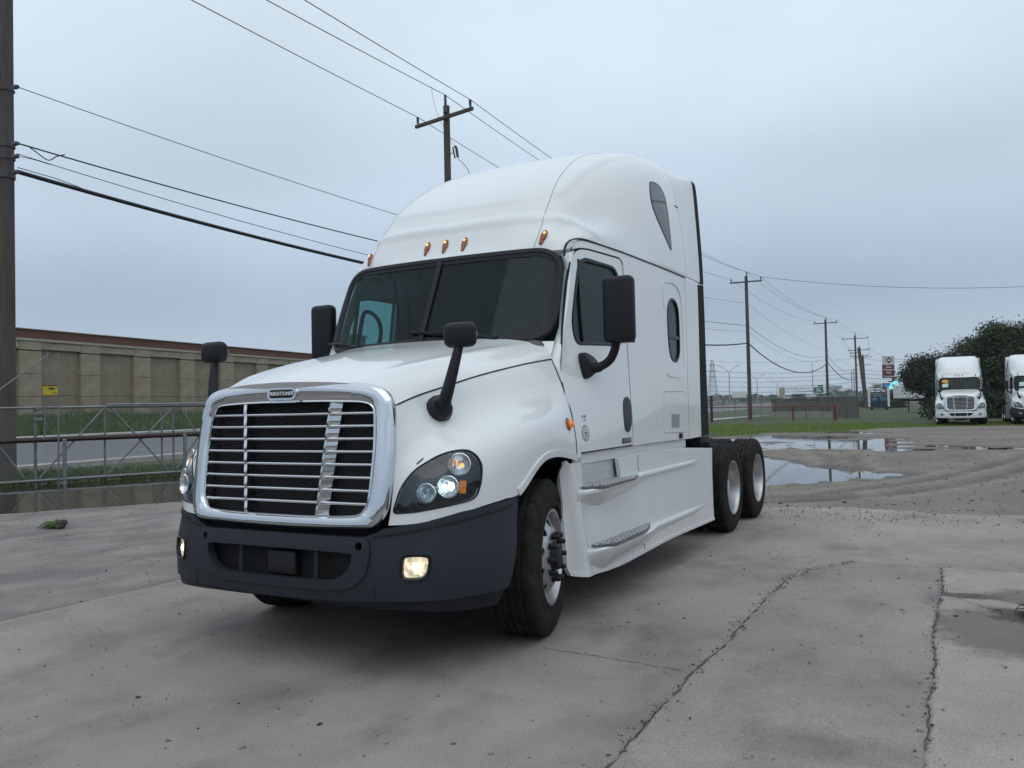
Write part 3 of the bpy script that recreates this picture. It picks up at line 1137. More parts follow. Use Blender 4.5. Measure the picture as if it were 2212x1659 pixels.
    r0 = np.array([hood_fn([(x / 1.05 * 5 * 0.97, 5.96)])[0] + np.array([0, 0.0, -0.012]) for x in xs])
    r1 = WS(np.stack([xs, np.full(31, 1.955)], 1)) + np.array([0, 0.02, 0.0])
    cv.grid(np.array([r0, (r0 + r1) / 2 + np.array([0, 0, -0.01]), r1, r1 + np.array([0, 0.10, 0.0])]))
    cv.m = [1 if abs(np.mean([cv.v[i][0] for i in f])) > 0.80 else 0 for f in cv.f]
    cv.build("cowl", [BLACKP, WHITE], T)

    # ---- windscreen
    half = [(0.0, 2.635), (0.35, 2.636), (0.70, 2.640), (0.83, 2.636), (0.905, 2.61), (0.955, 2.56), (0.978, 2.48), (0.985, 2.35), (0.990, 2.20), (0.982, 2.10), (0.955, 2.035), (0.90, 2.000), (0.80, 1.988), (0.40, 1.99), (0.0, 2.0)]
    def sym(h_, off):
        h_ = [np.array(p) for p in h_]
        full = h_ + [np.array([-p[0], p[1]]) for p in h_[::-1][1:-1]]
        full = np.array(smooth_path(full, 4, True))
        c = np.array([0, 2.31])
        dd = full - c
        # offset outwards along the loop normal
        t = np.roll(full, -1, 0) - np.roll(full, 1, 0)
        nn = np.stack([t[:, 1], -t[:, 0]], 1)
        nn /= np.linalg.norm(nn, axis=1, keepdims=True)
        if np.mean(np.sum(nn * dd, 1)) < 0: nn = -nn
        return full + nn * off
    seal = MB()
    ring_geo(seal, WS, sym(half, 0.040), sym(half, -0.022), 0.018, -0.004, False, 0, None, ((0, -0.6), (0.0, 0.5), (0.2, 1.0), (0.55, 0.75), (0.62, 0.35), (1, 0.1), (1, -0.5)))
    ws = seal.build("windscreen", BLACKP, T, 45)
    hr = [tuple(p) for p in sym(half, -0.012)]
    for s in (1, -1):
        lp = [p for p in hr if p[0] * s > 0.03] + [(s * 0.012, 2.622), (s * 0.012, 2.012)]
        lp.sort(key=lambda p: math.atan2(p[1] - 2.31, p[0] - s * 0.5))
        panel("windscreen_pane", WS, lp, (), (0.12, 0.12), 0.006, -0.006, GLASS, ws)
    ribbon("centre_bar", WS, [(0, z) for z in np.linspace(1.985, 2.645, 10)], 0.042, BLACKP, ws, False, off=0.008, th=0.016)
    for s in (1, -1):
        wp = MB()
        pv = WS([(s * 0.62, 1.99)])[0] + [0, -0.035, -0.005]
        path = [pv] + [WS([(s * 0.62 - 0.52 * t * 1.0, 2.005 + 0.055 * t)])[0] + np.array([0, -0.03, 0.0]) for t in (0.25, 0.6, 1.0)]
        wp.tube(path, [0.014, 0.011, 0.009, 0.006], 6)
        bl = [WS([(s * 0.62 - 0.52 - 0.0 + 0.42 * (t - 0.5), 2.055 - 0.045 * (t - 0.5))])[0] + np.array([0, -0.018, 0]) for t in np.linspace(0, 1, 8)]
        wp.tube(bl, 0.009, 6)
        wp.rbox(pv, (0.07, 0.05, 0.04), 0.012)
        wp.build("wiper", BLACKP, T)

    # ---- cab and sleeper sides, doors
    door = [(1.735, 1.160), (1.668, 1.348), (1.618, 1.51), (1.663, 1.74), (1.760, 1.942), (1.868, 2.22), (1.951, 2.435), (2.054, 2.61), (2.16, 2.675), (2.29, 2.692), (2.78, 2.690), (2.83, 2.66), (2.838, 2.5), (2.806, 2.151), (2.758, 1.541), (2.748, 1.20), (2.735, 1.166)]
    door = [door[0]] + [tuple(p) for p in smooth_path(door[1:10], 3)] + [tuple(p) for p in smooth_path(door[10:], 3)]
    win = [tuple(p) for p in round_poly([(1.945, 1.945), (2.70, 1.97), (2.757, 2.605), (2.15, 2.615), (1.935, 2.10)], [0.10, 0.10, 0.14, 0.12, 0.10], 5)]
    swin = [tuple(p) for p in smooth_path([(3.86, 2.455), (3.95, 2.472), (4.04, 2.45), (4.098, 2.36), (4.108, 2.16), (4.098, 1.98), (4.04, 1.905), (3.95, 1.885), (3.84, 1.915), (3.785, 2.02), (3.768, 2.18), (3.775, 2.36)], 3, True)]
    lugg = [tuple(p) for p in round_poly([(3.555, 1.225), (4.225, 1.21), (4.262, 1.605), (3.575, 1.60)], 0.06, 4)]
    bodyo = [(2.762, 1.156), (3.6, 1.153), (4.335, 1.146), (4.342, 1.9), (4.342, 2.735), (3.4, 2.742), (2.5, 2.755), (2.2, 2.752), (2.10, 2.718), (2.09, 2.675), (2.16, 2.692), (2.29, 2.704), (2.78, 2.702), (2.84, 2.672), (2.852, 2.5), (2.82, 2.151), (2.772, 1.541)]
    for s in (1, -1):
        m = s < 0
        body = panel("sleeper_side", side, bodyo, [swin, lugg], (0.09, 0.09), 0.03, 0.0, [WHITE, INTER], T, m, 40)
        dr = panel("door", door_fn, door, [win], (0.075, 0.075), 0.04, 0.0, [WHITE, INTER], T, m, 40)
        # dark jamb behind the shut lines
        jb = MB()
        ribbon_geo(jb, side, door + [door[0]], 0.022, -0.010, 0.01, m)
        jb.build("door_seal", BLACK, dr)
        fr = MB()
        ring_geo(fr, door_fn, scaled(win, 1.0, 0.014), scaled(win, 1.0, -0.018), 0.010, -0.002, m, 0, None, ((0, -0.5), (0, 0.6), (0.5, 1), (1, 0.6), (1, -1)))
        ribbon_geo(fr, door_fn, [(2.135 + (2.075 - 2.135) * t, 2.60 - 0.64 * t) for t in np.linspace(0, 1, 8)], 0.035, 0.006, 0.02, m)
        fr.build("window_frame", GLOSSB, dr, 50)
        panel("window_pane", door_fn, scaled(win, 1.0, -0.004), (), (0.12, 0.12), 0.005, -0.010, SGLASS, dr, m)
        hpl = [tuple(p) for p in smooth_path([(2.63, 1.52), (2.70, 1.552), (2.765, 1.52), (2.775, 1.42), (2.755, 1.325), (2.69, 1.272), (2.615, 1.295), (2.605, 1.42)], 4, True)]
        hpl = [(y - 0.03, z) for y, z in hpl]
        dh = panel("door_handle", door_fn, hpl, (), (0.05, 0.05), 0.02, 0.006, GLOSSB, dr, m)
        gb = MB()
        ribbon_geo(gb, door_fn, [(2.655, z) for z in np.linspace(1.31, 1.45, 8)], 0.05, 0.03, 0.016, m)
        gb.build("handle_grip", BLACKP, dr, 50) if False else None
        MX = MIRX if m else Matrix.Identity(4)
        # stickers
        if not m:
            fmx = frame_at(door_fn, (1.835, 1.292))
            st = MB()
            st.lathe([(0.058, 0.0005), (0.058, 0.002), (0, 0.002)], 28, 0, fmx @ Matrix.Rotation(R(-90), 4, 'Y'))
            st.lathe([(0.046, 0.0022), (0.046, 0.0026), (0, 0.0026)], 24, 1, fmx @ Matrix.Rotation(R(-90), 4, 'Y'))
            for (a_, b_, w_, h_, mi_) in ((-0.006, 0.026, 0.012, 0.022, 2), (0.004, 0.004, 0.055, 0.006, 3), (-0.004, -0.008, 0.03, 0.012, 2), (0.018, -0.022, 0.014, 0.022, 2), (-0.014, -0.028, 0.014, 0.012, 3)):
                st.box((a_, b_, 0.003), (w_, h_, 0.001), mi_, 0, fmx)
            st.build("decal", [STICK_G, STICK_W, STICK_R, STICK_D], dr)
            fmx = frame_at(door_fn, (1.845, 1.405))
            st = MB()
            for (a_, b_, w_, h_, mi_) in ((-0.03, 0.004, 0.010, 0.022, 1), (0.012, 0.006, 0.034, 0.020, 0), (0.0, -0.022, 0.036, 0.008, 0)):
                st.box((a_, b_, 0.0015), (w_, h_, 0.001), mi_, 0, fmx)
            st.build("decal", [STICK_G, STICK_D], dr)
            fmx = frame_at(door_fn, (2.61, 1.205))
            st = MB()
            st.rbox((0, 0, 0.003), (0.20, 0.042, 0.006), 0.003, 2, 0, fmx)
            st.build("badge", [STICK_D], dr)
            tx = text_mesh("CASCADIA", 0.034, STICK_G, 0.001, 0.2, True)
            tx.transform(frame_at(door_fn, (2.61, 1.205)) @ Matrix.Rotation(math.pi / 1, 4, 'Z') if False else frame_at(door_fn, (2.61, 1.205)) @ Matrix.Translation((0, 0, 0.007)))
            link("lettering", tx, dr)
        # sleeper window
        sf = MB()
        ring_geo(sf, side, scaled(swin, 1.0, 0.008), scaled(swin, 1.0, -0.018), 0.010, -0.002, m, 0, None, ((0, -0.3), (0, 0.6), (0.5, 1), (1, 0.6), (1, -1)))
        ribbon_geo(sf, side, [(y, 2.11) for y in np.linspace(3.78, 4.10, 5)], 0.03, 0.004, 0.02, m)
        sw = sf.build("sleeper_window", GLOSSB, T, 50)
        panel("window_pane", side, scaled(swin, 1.0, -0.004), (), (0.1, 0.1), 0.005, -0.010, SGLASS, sw, m)
        rec = MB()
        ribbon_geo(rec, side, smooth_path([(3.69, 2.35), (3.70, 2.585), (3.80, 2.625), (4.0, 2.63), (4.15, 2.57), (4.215, 2.40), (4.225, 1.98), (4.20, 1.80), (4.11, 1.752), (3.80, 1.752), (3.69, 1.775)], 5), 0.028, 0.008, 0.012, m)
        rec.build("window_moulding", WHITE, sw, 60)
        # luggage door
        ld = panel("luggage_door", side, [tuple(p) for p in scaled(lugg, 1.0, -0.007)], (), (0.09, 0.09), 0.03, 0.0, WHITE, T, m)
        jb = MB()
        ribbon_geo(jb, side, list(lugg) + [lugg[0]], 0.04, -0.012, 0.01, m)
        jb.build("door_seal", BLACK, ld)
        panel("decal", side, [(3.79, 1.268), (4.03, 1.262), (4.04, 1.388), (3.795, 1.392)], (), (0.1, 0.1), 0.002, 0.002, STICK_G, ld, m)
        lk = MB()
        lk.rbox((0, 0, 0.008), (0.07, 0.05, 0.02), 0.006, 2, 0, MX @ frame_at(side, (4.05, 1.185)))
        lk.build("lock", GLOSSB, ld)
        # side extender behind the sleeper
        ex = panel("side_extender", side, [(4.354, 1.143), (4.775, 1.148), (4.785, 2.0), (4.80, 2.715), (4.354, 2.712)], (), (0.1, 0.1), 0.03, 0.0, WHITE, T, m)
        panel("rubber_edge", side, [(4.777, 1.150), (5.085, 1.155), (5.05, 2.0), (5.045, 2.735), (4.802, 2.712), (4.787, 2.0)], (), (0.1, 0.1), 0.02, -0.004, RUBBER, ex, m)
        K = ROOF(np.stack([np.linspace(3.0, 5.97, 24), np.full(24, 7.0)], 1))
        KT = np.array(smooth_path([(1.09, 3.86), (1.145, 3.835), (1.165, 3.72), (1.18, 3.5), (1.195, 3.25), (1.207, 3.0), (1.214, 2.745)], 8))
        kk_ = np.linspace(0, 1, len(KT))
        KT = np.stack([np.interp(np.linspace(0, 1, 24), kk_, KT[:, 0]), np.zeros(24), np.interp(np.linspace(0, 1, 24), kk_, KT[:, 1])], 1)
        ue = MB()
        def exg(y0, y1, k0, k1, inset, mi):
            rows = []
            for t in np.linspace(0, 1, 6):
                kk = (k0 + (k1 - k0) * t)
                q = K * (1 - kk) + KT * kk
                q[:, 1] = y0 + (y1 - y0) * t
                q[:, 0] -= inset
                rows.append(q)
            rows = np.array(rows)
            inr = rows - np.array([0.025, 0, 0])
            full = np.concatenate([rows, inr[::-1], rows[:1]])
            full[:, :, 0] *= s
            ue.grid(full, mi)
            for j in (0, 23):
                b_ = len(ue.v)
                ue.v.extend(tuple(p) for p in full[:12, j])
                ue.f.append(tuple(range(b_, b_ + 12)))
                ue.m.append(mi)
        exg(4.435, 4.905, 0, 1.0, 0.0, 0)
        upx = ue.build("roof_extender", WHITE, T, 50)
        ue = MB()
        exg(4.907, 5.06, 1.0, 1.0, 0.004, 0)
        ue.build("rubber_edge", RUBBER, upx, 50)
        # mirrors
        mr = MB()
        mr.rbox((s * 1.395, 2.06, 2.185), (0.235, 0.115, 0.49), 0.045, 4)
        mir = mr.build("door_mirror", BLACKP, T, 40)
        mg = MB()
        mg.rbox((s * 1.395, 2.119, 2.235), (0.19, 0.006, 0.34), 0.002, 1)
        mg.rbox((s * 1.395, 2.119, 1.99), (0.19, 0.006, 0.10), 0.002, 1)
        mg.build("mirror_glass", CHROME, mir)
        am = MB()
        arm = smooth_path([(s * 1.14, 2.06, 1.765), (s * 1.22, 2.075, 1.77), (s * 1.30, 2.09, 1.82), (s * 1.345, 2.085, 1.90), (s * 1.355, 2.075, 1.96)], 5)
        am.tube(arm, [0.038] * 6 + [0.032] * (len(arm) - 6), 10)
        plate = smooth_path([(1.955, 1.865), (2.05, 1.875), (2.15, 1.84), (2.20, 1.79), (2.15, 1.74), (2.06, 1.70), (1.965, 1.685), (1.94, 1.77)], 4, True)
        ring_geo(am, door_fn, plate, scaled(plate, 0.02), 0.045, 0.0, m, 0, None, ((0, 0), (0.03, 0.6), (0.2, 0.9), (1, 1.0)))
        am.build("mirror_arm", BLACKP, mir, 40)
        # hood mirror
        hm_ = MB()
        hm_.rbox((s * 1.01, 0.475, 1.915), (0.205, 0.10, 0.148), 0.044, 4)
        hmr = hm_.build("hood_mirror", BLACKP, T, 40)
        am = MB()
        arm = smooth_path([(s * 0.905, 0.425, 1.49), (s * 0.935, 0.41, 1.53), (s * 0.962, 0.42, 1.62), (s * 0.985, 0.445, 1.74), (s * 1.0, 0.47, 1.84), (s * 1.005, 0.475, 1.87)], 5)
        nn_ = len(arm)
        am.tube(arm, [0.044 - 0.018 * min(1, k / (nn_ * 0.8)) for k in range(nn_)], 12)
        am.tube([(s * 0.875, 0.445, 1.485), (s * 0.925, 0.405, 1.492)], [0.085, 0.058], 16)
        am.build("mirror_arm", BLACKP, hmr, 40)
        gl = MB()
        gl.ellipsoid((s * 1.01, 0.522, 1.915), (0.09, 0.02, 0.062))
        gl.build("mirror_glass", CHROME, hmr)

    # ---- roof
    us = np.linspace(-6, 6, 97)
    NR = 181
    vs = np.linspace(0, 7, NR)
    gu, gv = np.meshgrid(us, vs)
    def roof_fn(uv):
        uv = np.asarray(uv, float).reshape(-1, 2)
        u, v = np.abs(uv[:, 0]), uv[:, 1]
        p = ROOF(np.stack([u, v], 1))
        n_ = fn_normal(roof, np.stack([u, v], 1))
        sg = np.sign(np.sum(n_ * (p - BODY_C), 1))[:, None]
        # brow crease above the marker lamps, raised panel on the slope
        cre = 0.016 * np.exp(-((v - 1.92 - 0.06 * u) / 0.20) ** 2) * np.clip((5.6 - u) / 1.2, 0, 1)
        lev = 2.62 + 0.12 * np.clip(u - 0.9, 0, None) ** 2.2
        ras = 0.012 / (1 + np.exp(-(v - lev) / 0.035)) * (u < 2.6)
        p = p + n_ * sg * (cre + ras)[:, None]
        p[:, 0] *= np.where(uv[:, 0] < 0, -1, 1)
        return p
    RV = roof_fn(np.stack([gu.ravel(), gv.ravel()], 1)).reshape(NR, 97, 3)
    rf = MB()
    rf.grid(RV)
    inn = RV * np.array([0.975, 1, 1]) + np.array([0, 0.03, 0])
    inn[:, :, 2] = np.maximum(inn[:, :, 2] - 0.04, 2.62)
    rf.grid(inn, 1)
    nq = NR * 97
    ring = [(0, j) for j in range(97)] + [(i, 96) for i in range(1, NR)] + [(NR - 1, j) for j in range(95, -1, -1)] + [(i, 0) for i in range(NR - 2, 0, -1)]
    for k in range(len(ring)):
        p, q = ring[k], ring[(k + 1) % len(ring)]
        ia, ib = p[0] * 97 + p[1], q[0] * 97 + q[1]
        rf.f.append((ia, ib, ib + nq, ia + nq))
        rf.m.append(0)
    rfo = rf.build("roof_fairing", [WHITE, INTER], T, 45, recalc=True)
    rfo_fn = lambda uv: roof_fn(uv)
    seam_path = smooth_path([(2.35, 0.02), (2.33, 0.8), (2.31, 1.6), (2.2, 2.7), (2.05, 3.4), (1.9, 4.1), (1.75, 4.8), (1.7, 6.0)], 8)
    for m_ in (False, True):
        hs_ = MB()
        ribbon_geo(hs_, rfo_fn, seam_path, 0.005, 0.0012, 0.003, m_)
        hs_.build("panel_seam", STICK_G, rfo, 50)
    rl = smooth_path([(1.925, 2.595), (1.945, 2.655), (1.99, 2.705), (2.09, 2.748), (2.24, 2.766), (2.5, 2.760), (2.89, 2.750), (3.36, 2.738), (4.34, 2.728)], 6)
    for m_ in (False, True):
        rs = MB()
        ribbon_geo(rs, side, [p for p in rl if not m_ or p[0] > 2.6], 0.010, 0.007, 0.016, m_)
        rs.build("roof_seal", BLACKP, rfo, 50)
    bk = MB()
    end = RV[NR - 1]
    b0 = len(bk.v)
    bk.v.extend(tuple(p) for p in end)
    bk.f.append(tuple(range(97)))
    bk.m.append(0)
    bk.add([(-1.21, 4.33, 1.14), (1.21, 4.33, 1.14), (1.215, 4.40, 2.74), (-1.215, 4.40, 2.74)], [(0, 1, 2, 3)])
    bk.build("rear_wall", WHITE, T)
    upw = smooth_path([(3.87, 5.56), (3.80, 5.72), (3.90, 6.02), (4.20, 6.20), (4.75, 6.10), (5.25, 6.02), (5.36, 5.95), (4.95, 5.58), (4.4, 5.35)], 5, True)
    for s in (1, -1):
        m = s < 0
        uw = MB()
        ring_geo(uw, rfo_fn, scaled(upw, 1.0, 0.035), scaled(upw, 1.0, -0.02), 0.006, 0.0, m)
        uwo = uw.build("upper_window", GLOSSB, T, 50)
        panel("window_pane", rfo_fn, upw, (), (0.2, 0.2), 0.006, 0.004, mat("dark_glass", (0.012, 0.018, 0.022), 0.04, coat=0.3) if "dark_glass" not in MATS else MATS["dark_glass"], uwo, m)
        ub = MB()
        ribbon_geo(ub, rfo_fn, [(4.28 + 0.02 * t, 5.42 + 0.75 * t) for t in np.linspace(0, 1, 8)], 0.015, 0.007, 0.006, m)
        ub.build("window_bar", GLOSSB, uwo)
        vt = MB()
        vt.rbox((0, 0, 0), (0.012, 0.10, 0.012), 0.003, 1, 0, (MIRX if m else Matrix.Identity(4)) @ frame_at(rfo_fn, (4.25, 6.96)))
        vt.build("fairing_hinge", GLOSSB, T)
    for u in (-2.70, -0.43, 0.0, 0.43, 2.70):
        fm = frame_at(rfo_fn, (u, 0.95))
        ml = MB()
        ml.ellipsoid((0, 0.012, 0.006), (0.025, 0.058, 0.017), 14, 10, 0, fm)
        ml.ellipsoid((0, -0.030, 0.004), (0.018, 0.046, 0.012), 12, 8, 0, fm)
        ml.ellipsoid((0, 0.030, 0.017), (0.010, 0.012, 0.009), 10, 6, 1, fm)
        ml.build("marker_lamp", [AMBER, AMBER_ON], T)

    # ---- interior
    it = MB()
    it.box((0, 2.9, 1.24), (2.1, 2.6, 0.04))
    it.box((0, 4.28, 1.95), (2.2, 0.03, 1.5))
    it.box((0, 3.35, 2.62), (2.1, 2.0, 0.03))
    it.box((0, 3.45, 2.95), (2.0, 0.03, 0.7))
    it.build("cab_interior", INTER, T)
    it = MB()
    it.rbox((0, 1.80, 1.74), (1.95, 0.42, 0.46), 0.08)
    it.build("dashboard", DASH, T)
    it = MB()
    it.rbox((0.5, 1.93, 1.94), (0.55, 0.30, 0.16), 0.05)
    it.build("instrument_hood", DASH, T)
    cu = MB()
    for s in (1, -1):
        yy = []
        for k in range(40):
            t = k / 39
            yy.append(((0.22 + 0.30 * t) if s > 0 else (-0.72 - 0.28 * t), 3.15 + 0.035 * math.sin(t * 40)))
        Pc = np.array([[(x, y, z) for x, y in yy] for z in (1.3, 2.62)])
        cu.grid(Pc)
    cu.build("sleeper_curtain", CURTAIN, T)
    gh = MB()
    gh.tube(smooth_path([(-0.985, 2.02, 1.98), (-0.955, 2.16, 1.99), (-0.94, 2.26, 2.08), (-0.935, 2.28, 2.22), (-0.95, 2.22, 2.32), (-0.965, 2.10, 2.34), (-0.975, 2.05, 2.20), (-0.985, 2.02, 2.02)], 5), 0.018, 8)
    gh.build("grab_handle", BLACKP, T)
    gh = MB()
    gh.rbox((-0.93, 2.30, 2.53), (0.025, 0.50, 0.17), 0.012)
    gh.build("sun_visor", DASH, T)
    for s in (1, -1):
        se = MB()
        se.rbox((s * 0.58, 2.72, 1.62), (0.52, 0.52, 0.16), 0.06)
        se.rbox((s * 0.58, 2.98, 1.98), (0.52, 0.16, 0.72), 0.07)
        se.rbox((s * 0.58, 3.00, 2.42), (0.30, 0.12, 0.18), 0.05)
        se.rbox((s * 0.58, 2.75, 1.42), (0.40, 0.40, 0.30), 0.04)
        se.build("seat", SEATF, T)
    stw = MB()
    ct = Matrix.Translation((0.55, 2.22, 1.98)) @ Matrix.Rotation(R(-38), 4, 'X')
    stw.tube([ct @ Vector((0.215 * math.cos(a_), 0.215 * math.sin(a_), 0)) for a_ in np.linspace(0, 2 * math.pi, 33)], 0.016, 8, cap=False)
    for a_ in (0.2, math.pi - 0.2, -math.pi / 2):
        stw.tube([ct @ Vector((0, 0, -0.03)), ct @ Vector((0.21 * math.cos(a_), 0.21 * math.sin(a_), 0))], 0.012, 6)
    stw.tube([ct @ Vector((0, 0, 0)), ct @ Vector((0, 0, -0.3))], 0.03, 8)
    stw.build("steering_wheel", BLACKP, T)
    vz = MB()
    vz.rbox((-0.62, 1.98, 2.50), (0.62, 0.03, 0.16), 0.012)
    vz.build("sun_visor", INTER, T)

    # ---- grille
    oh = [(0, 1.676), (0.3, 1.668), (0.55, 1.645), (0.66, 1.62), (0.722, 1.575), (0.752, 1.5), (0.775, 1.3), (0.777, 1.15), (0.772, 1.03), (0.757, 0.92), (0.71, 0.850), (0.61, 0.824), (0.3, 0.812), (0, 0.808)]
    ih = [(0, 1.540), (0.3, 1.538), (0.5, 1.532), (0.575, 1.525), (0.62, 1.505), (0.638, 1.46), (0.650, 1.3), (0.648, 1.15), (0.642, 1.02), (0.628, 0.955), (0.588, 0.912), (0.5, 0.898), (0.3, 0.891), (0, 0.889)]
    def full(h_):
        return smooth_path(list(h_) + [(-x, z) for x, z in h_[::-1][1:-1]], 5, True)
    gs = MB()
    ring_geo(gs, GR, full(oh), full(ih), 0.028, 0.004, False, 0, None, ((0, -3.0), (0, 0.0), (0.06, 0.55), (0.2, 0.95), (0.5, 1.0), (0.78, 0.8), (0.9, 0.35), (0.97, 0.45), (1, 0.2), (1, -2.2)))
    gsur = gs.build("grille_surround", CHROME, T, 32)
    gb = MB()
    pb = np.array([GR([(x, z)])[0] + np.array([0, 0.075, 0]) for z in (0.84, 1.2, 1.58) for x in np.linspace(-0.68, 0.68, 9)]).reshape(3, 9, 3)
    gb.grid(pb)
    for k in range(44):
        z = 0.87 + k * 0.0153
        gb.tube([GR([(x, z)])[0] + np.array([0, 0.07, 0]) for x in (-0.66, -0.33, 0, 0.33, 0.66)], 0.0035, 4)
    for k in range(60):
        x = -0.65 + k * 0.022
        gb.tube([GR([(x, z)])[0] + np.array([0, 0.07, 0]) for z in (0.86, 1.2, 1.55)], 0.0035, 4)
    gb.build("grille_mesh", MESHB, gsur)
    iz = np.array(ih)
    for k in range(8):
        z = 1.472 - 0.073 * k
        w = np.interp(-z, -iz[3:11, 1], iz[3:11, 0]) + 0.012
        b = MB()
        b.tube([GR([(x, z)])[0] + np.array([0, 0.004, 0]) for x in np.linspace(-w, w, 17)], 0.0090, 8)
        b.build("grille_bar", CHROME, gsur, 60)
    for s in (1, -1):
        fin = MB()
        zz = np.linspace(1.545, 0.886, 37)
        A_, B_, C_, D_ = [], [], [], []
        for z in zz:
            x = s * (0.29 + 0.065 * (z - 0.87) / 0.67)
            p = GR([(x, z)])[0]
            sc = 0.007 * (((1.472 - z) / 0.073) % 1.0)
            A_.append(p + np.array([-s * 0.024, -0.004 - sc, 0]))
            B_.append(p + np.array([-s * 0.006, -0.010 - sc, 0]))
            C_.append(p + np.array([s * 0.040, 0.040 - sc, 0]))
            D_.append(p + np.array([-s * 0.014, 0.07, 0]))
        fin.grid(np.array([A_, B_, C_, D_, A_]))
        fin.build("grille_fin", CHROME, gsur, 30)
    emb = panel("emblem", GR, [tuple(p) for p in round_poly([(-0.112, 1.556), (0.112, 1.556), (0.112, 1.628), (-0.112, 1.628)], 0.036, 6)], (), (0.04, 0.04), 0.03, 0.046, CHROME, T)
    panel("emblem_face", GR, [tuple(p) for p in round_poly([(-0.094, 1.567), (0.094, 1.567), (0.094, 1.617), (-0.094, 1.617)], 0.022, 6)], (), (0.04, 0.04), 0.004, 0.0485, GLOSSB, emb)
    tx = text_mesh("FREIGHTLINER", 0.0305, LETTER, 0.0012, 0.22, True)
    text_xform(tx, (0, GR([(0, 1.592)])[0][1] - 0.0518, 1.597), (1, 0, 0), (0, 0.0857, 1))
    link("lettering", tx, emb)
    bl_ = panel("emblem_plinth", GR, [tuple(p) for p in round_poly([(-0.112, 1.541), (0.112, 1.541), (0.10, 1.57), (-0.10, 1.57)], 0.014, 3)], (), (0.05, 0.05), 0.03, 0.024, CHROME, emb)

    # ---- bumper
    top = [(0, 0.785), (2.05, 0.782), (2.3, 0.805), (2.5, 0.832), (3.2, 0.862), (4.3, 0.913), (5.5, 0.938), (6.78, 0.956)]
    endp = [(6.62, 0.86), (6.30, 0.68), (5.95, 0.52), (5.72, 0.452)]
    bot = [(4.2, 0.447), (2.7, 0.438), (1.64, 0.425), (0, 0.420)]
    rh_ = top + endp + bot
    bo = rh_ + [(-a, b) for a, b in rh_[::-1][1:-1]]
    fogl = [(2.89, 0.662), (2.99, 0.682), (3.34, 0.682), (3.44, 0.667), (3.40, 0.598), (3.26, 0.568), (2.96, 0.566), (2.88, 0.585)]
    fogl = smooth_path(fogl, 4, True)
    fogr = [(-a, b) for a, b in fogl]
    vent = [(-1.86, 0.672), (-1.66, 0.694), (0, 0.700), (1.66, 0.694), (1.86, 0.672), (1.80, 0.612), (1.56, 0.556), (1.2, 0.535), (0, 0.531), (-1.2, 0.535), (-1.56, 0.556), (-1.80, 0.612)]
    vent = [tuple(p) for p in smooth_path(vent, 4, True)]
    tow = lambda s: [(s * 2.0 + 0.075 * math.cos(a_), 0.730 + 0.022 * math.sin(a_)) for a_ in np.linspace(0, 2 * math.pi, 17)[:-1]]
    cen = [(-2.18, 0.778), (2.18, 0.778), (2.24, 0.70), (2.17, 0.585), (1.90, 0.508), (1.4, 0.482), (-1.4, 0.482), (-1.90, 0.508), (-2.17, 0.585), (-2.24, 0.70)]
    cen = [tuple(p) for p in round_poly(cen, 0.1, 4)]
    chole = scaled(cen, 1.0, -0.02)
    bp_ = panel("bumper", BUMP, bo, [fogl, fogr, [tuple(p) for p in chole]], (0.16, 0.05), 0.04, 0.0, BUMPER, T, False, 40)
    panel("bumper_centre", BUMP, cen, [vent, tow(1), tow(-1)], (0.13, 0.04), 0.05, 0.012, BUMPER, bp_, False, 40)
    val = [(0, 0.428), (1.64, 0.433), (2.7, 0.445), (4.2, 0.455), (5.66, 0.46), (5.40, 0.36), (4.2, 0.366), (2.7, 0.388), (1.64, 0.402), (0, 0.408)]
    panel("bumper_valance", BUMP, val + [(-a, b) for a, b in val[::-1][1:-1]], (), (0.2, 0.05), 0.02, -0.012, BLACKP, bp_, False, 40)
    bk_ = MB()
    bk_.rbox((0, 0.17, 0.63), (1.5, 0.16, 0.30), 0.02)
    bk_.box((0, 0.30, 0.74), (1.5, 0.36, 0.03))
    bk_.box((0.0, 0.16, 0.77), (1.5, 0.06, 0.10))
    bk_.build("bumper_core", BLACK, bp_)
    for s in (1, -1):
        stt = MB()
        Pb = BUMP(np.array([[s * 0.98, z] for z in np.linspace(0.525, 0.71, 6)]))
        stt.tube([p + np.array([0, 0.035, 0]) for p in Pb], 0.016, 8)
        stt.build("bumper_strut", BUMPER, bp_)
    stt = MB()
    stt.rbox((0.02, 0.045, 0.605), (0.22, 0.05, 0.15), 0.02)
    stt.build("radar_box", MESHB, bp_)
    stt = MB()
    stt.rbox((0.0, 0.02, 0.518), (0.27, 0.05, 0.022), 0.006)
    stt.build("plate_bracket", BLACKP, bp_)
    for s, lp in ((1, fogl), (-1, fogr)):
        fz = MB()
        ring_geo(fz, BUMP, scaled(lp, 1.17), scaled(lp, 0.92), 0.012, 0.0, False, 0, None, ((0, 0), (0.2, 1), (0.8, 0.6), (1, -1.2)))
        fg = fz.build("fog_lamp", GLOSSB, T, 40)
        panel("fog_glow", BUMP, scaled(lp, 0.94), (), (0.06, 0.02), 0.004, -0.014, FOG_ON, fg, False)
        fb = MB()
        cpt = BUMP([(s * 3.15, 0.628)])[0]
        nn_ = fn_normal(BUMP, [(s * 3.15, 0.628)])[0]
        nn_ = nn_ if nn_ @ (cpt - BODY_C) > 0 else -nn_
        axm = axis_mat(cpt - nn_ * 0.012, nn_)
        fb.ellipsoid((0, 0.006, -0.004), (0.012, 0.026, 0.022), 12, 8, 1, axm)
        fb.build("fog_bulb", [REFL, FOG_HOT], fg)
        panel("fog_lens", BUMP, scaled(lp, 0.95), (), (0.1, 0.03), 0.003, -0.004, LENS, fg, False)
    grv = MB()
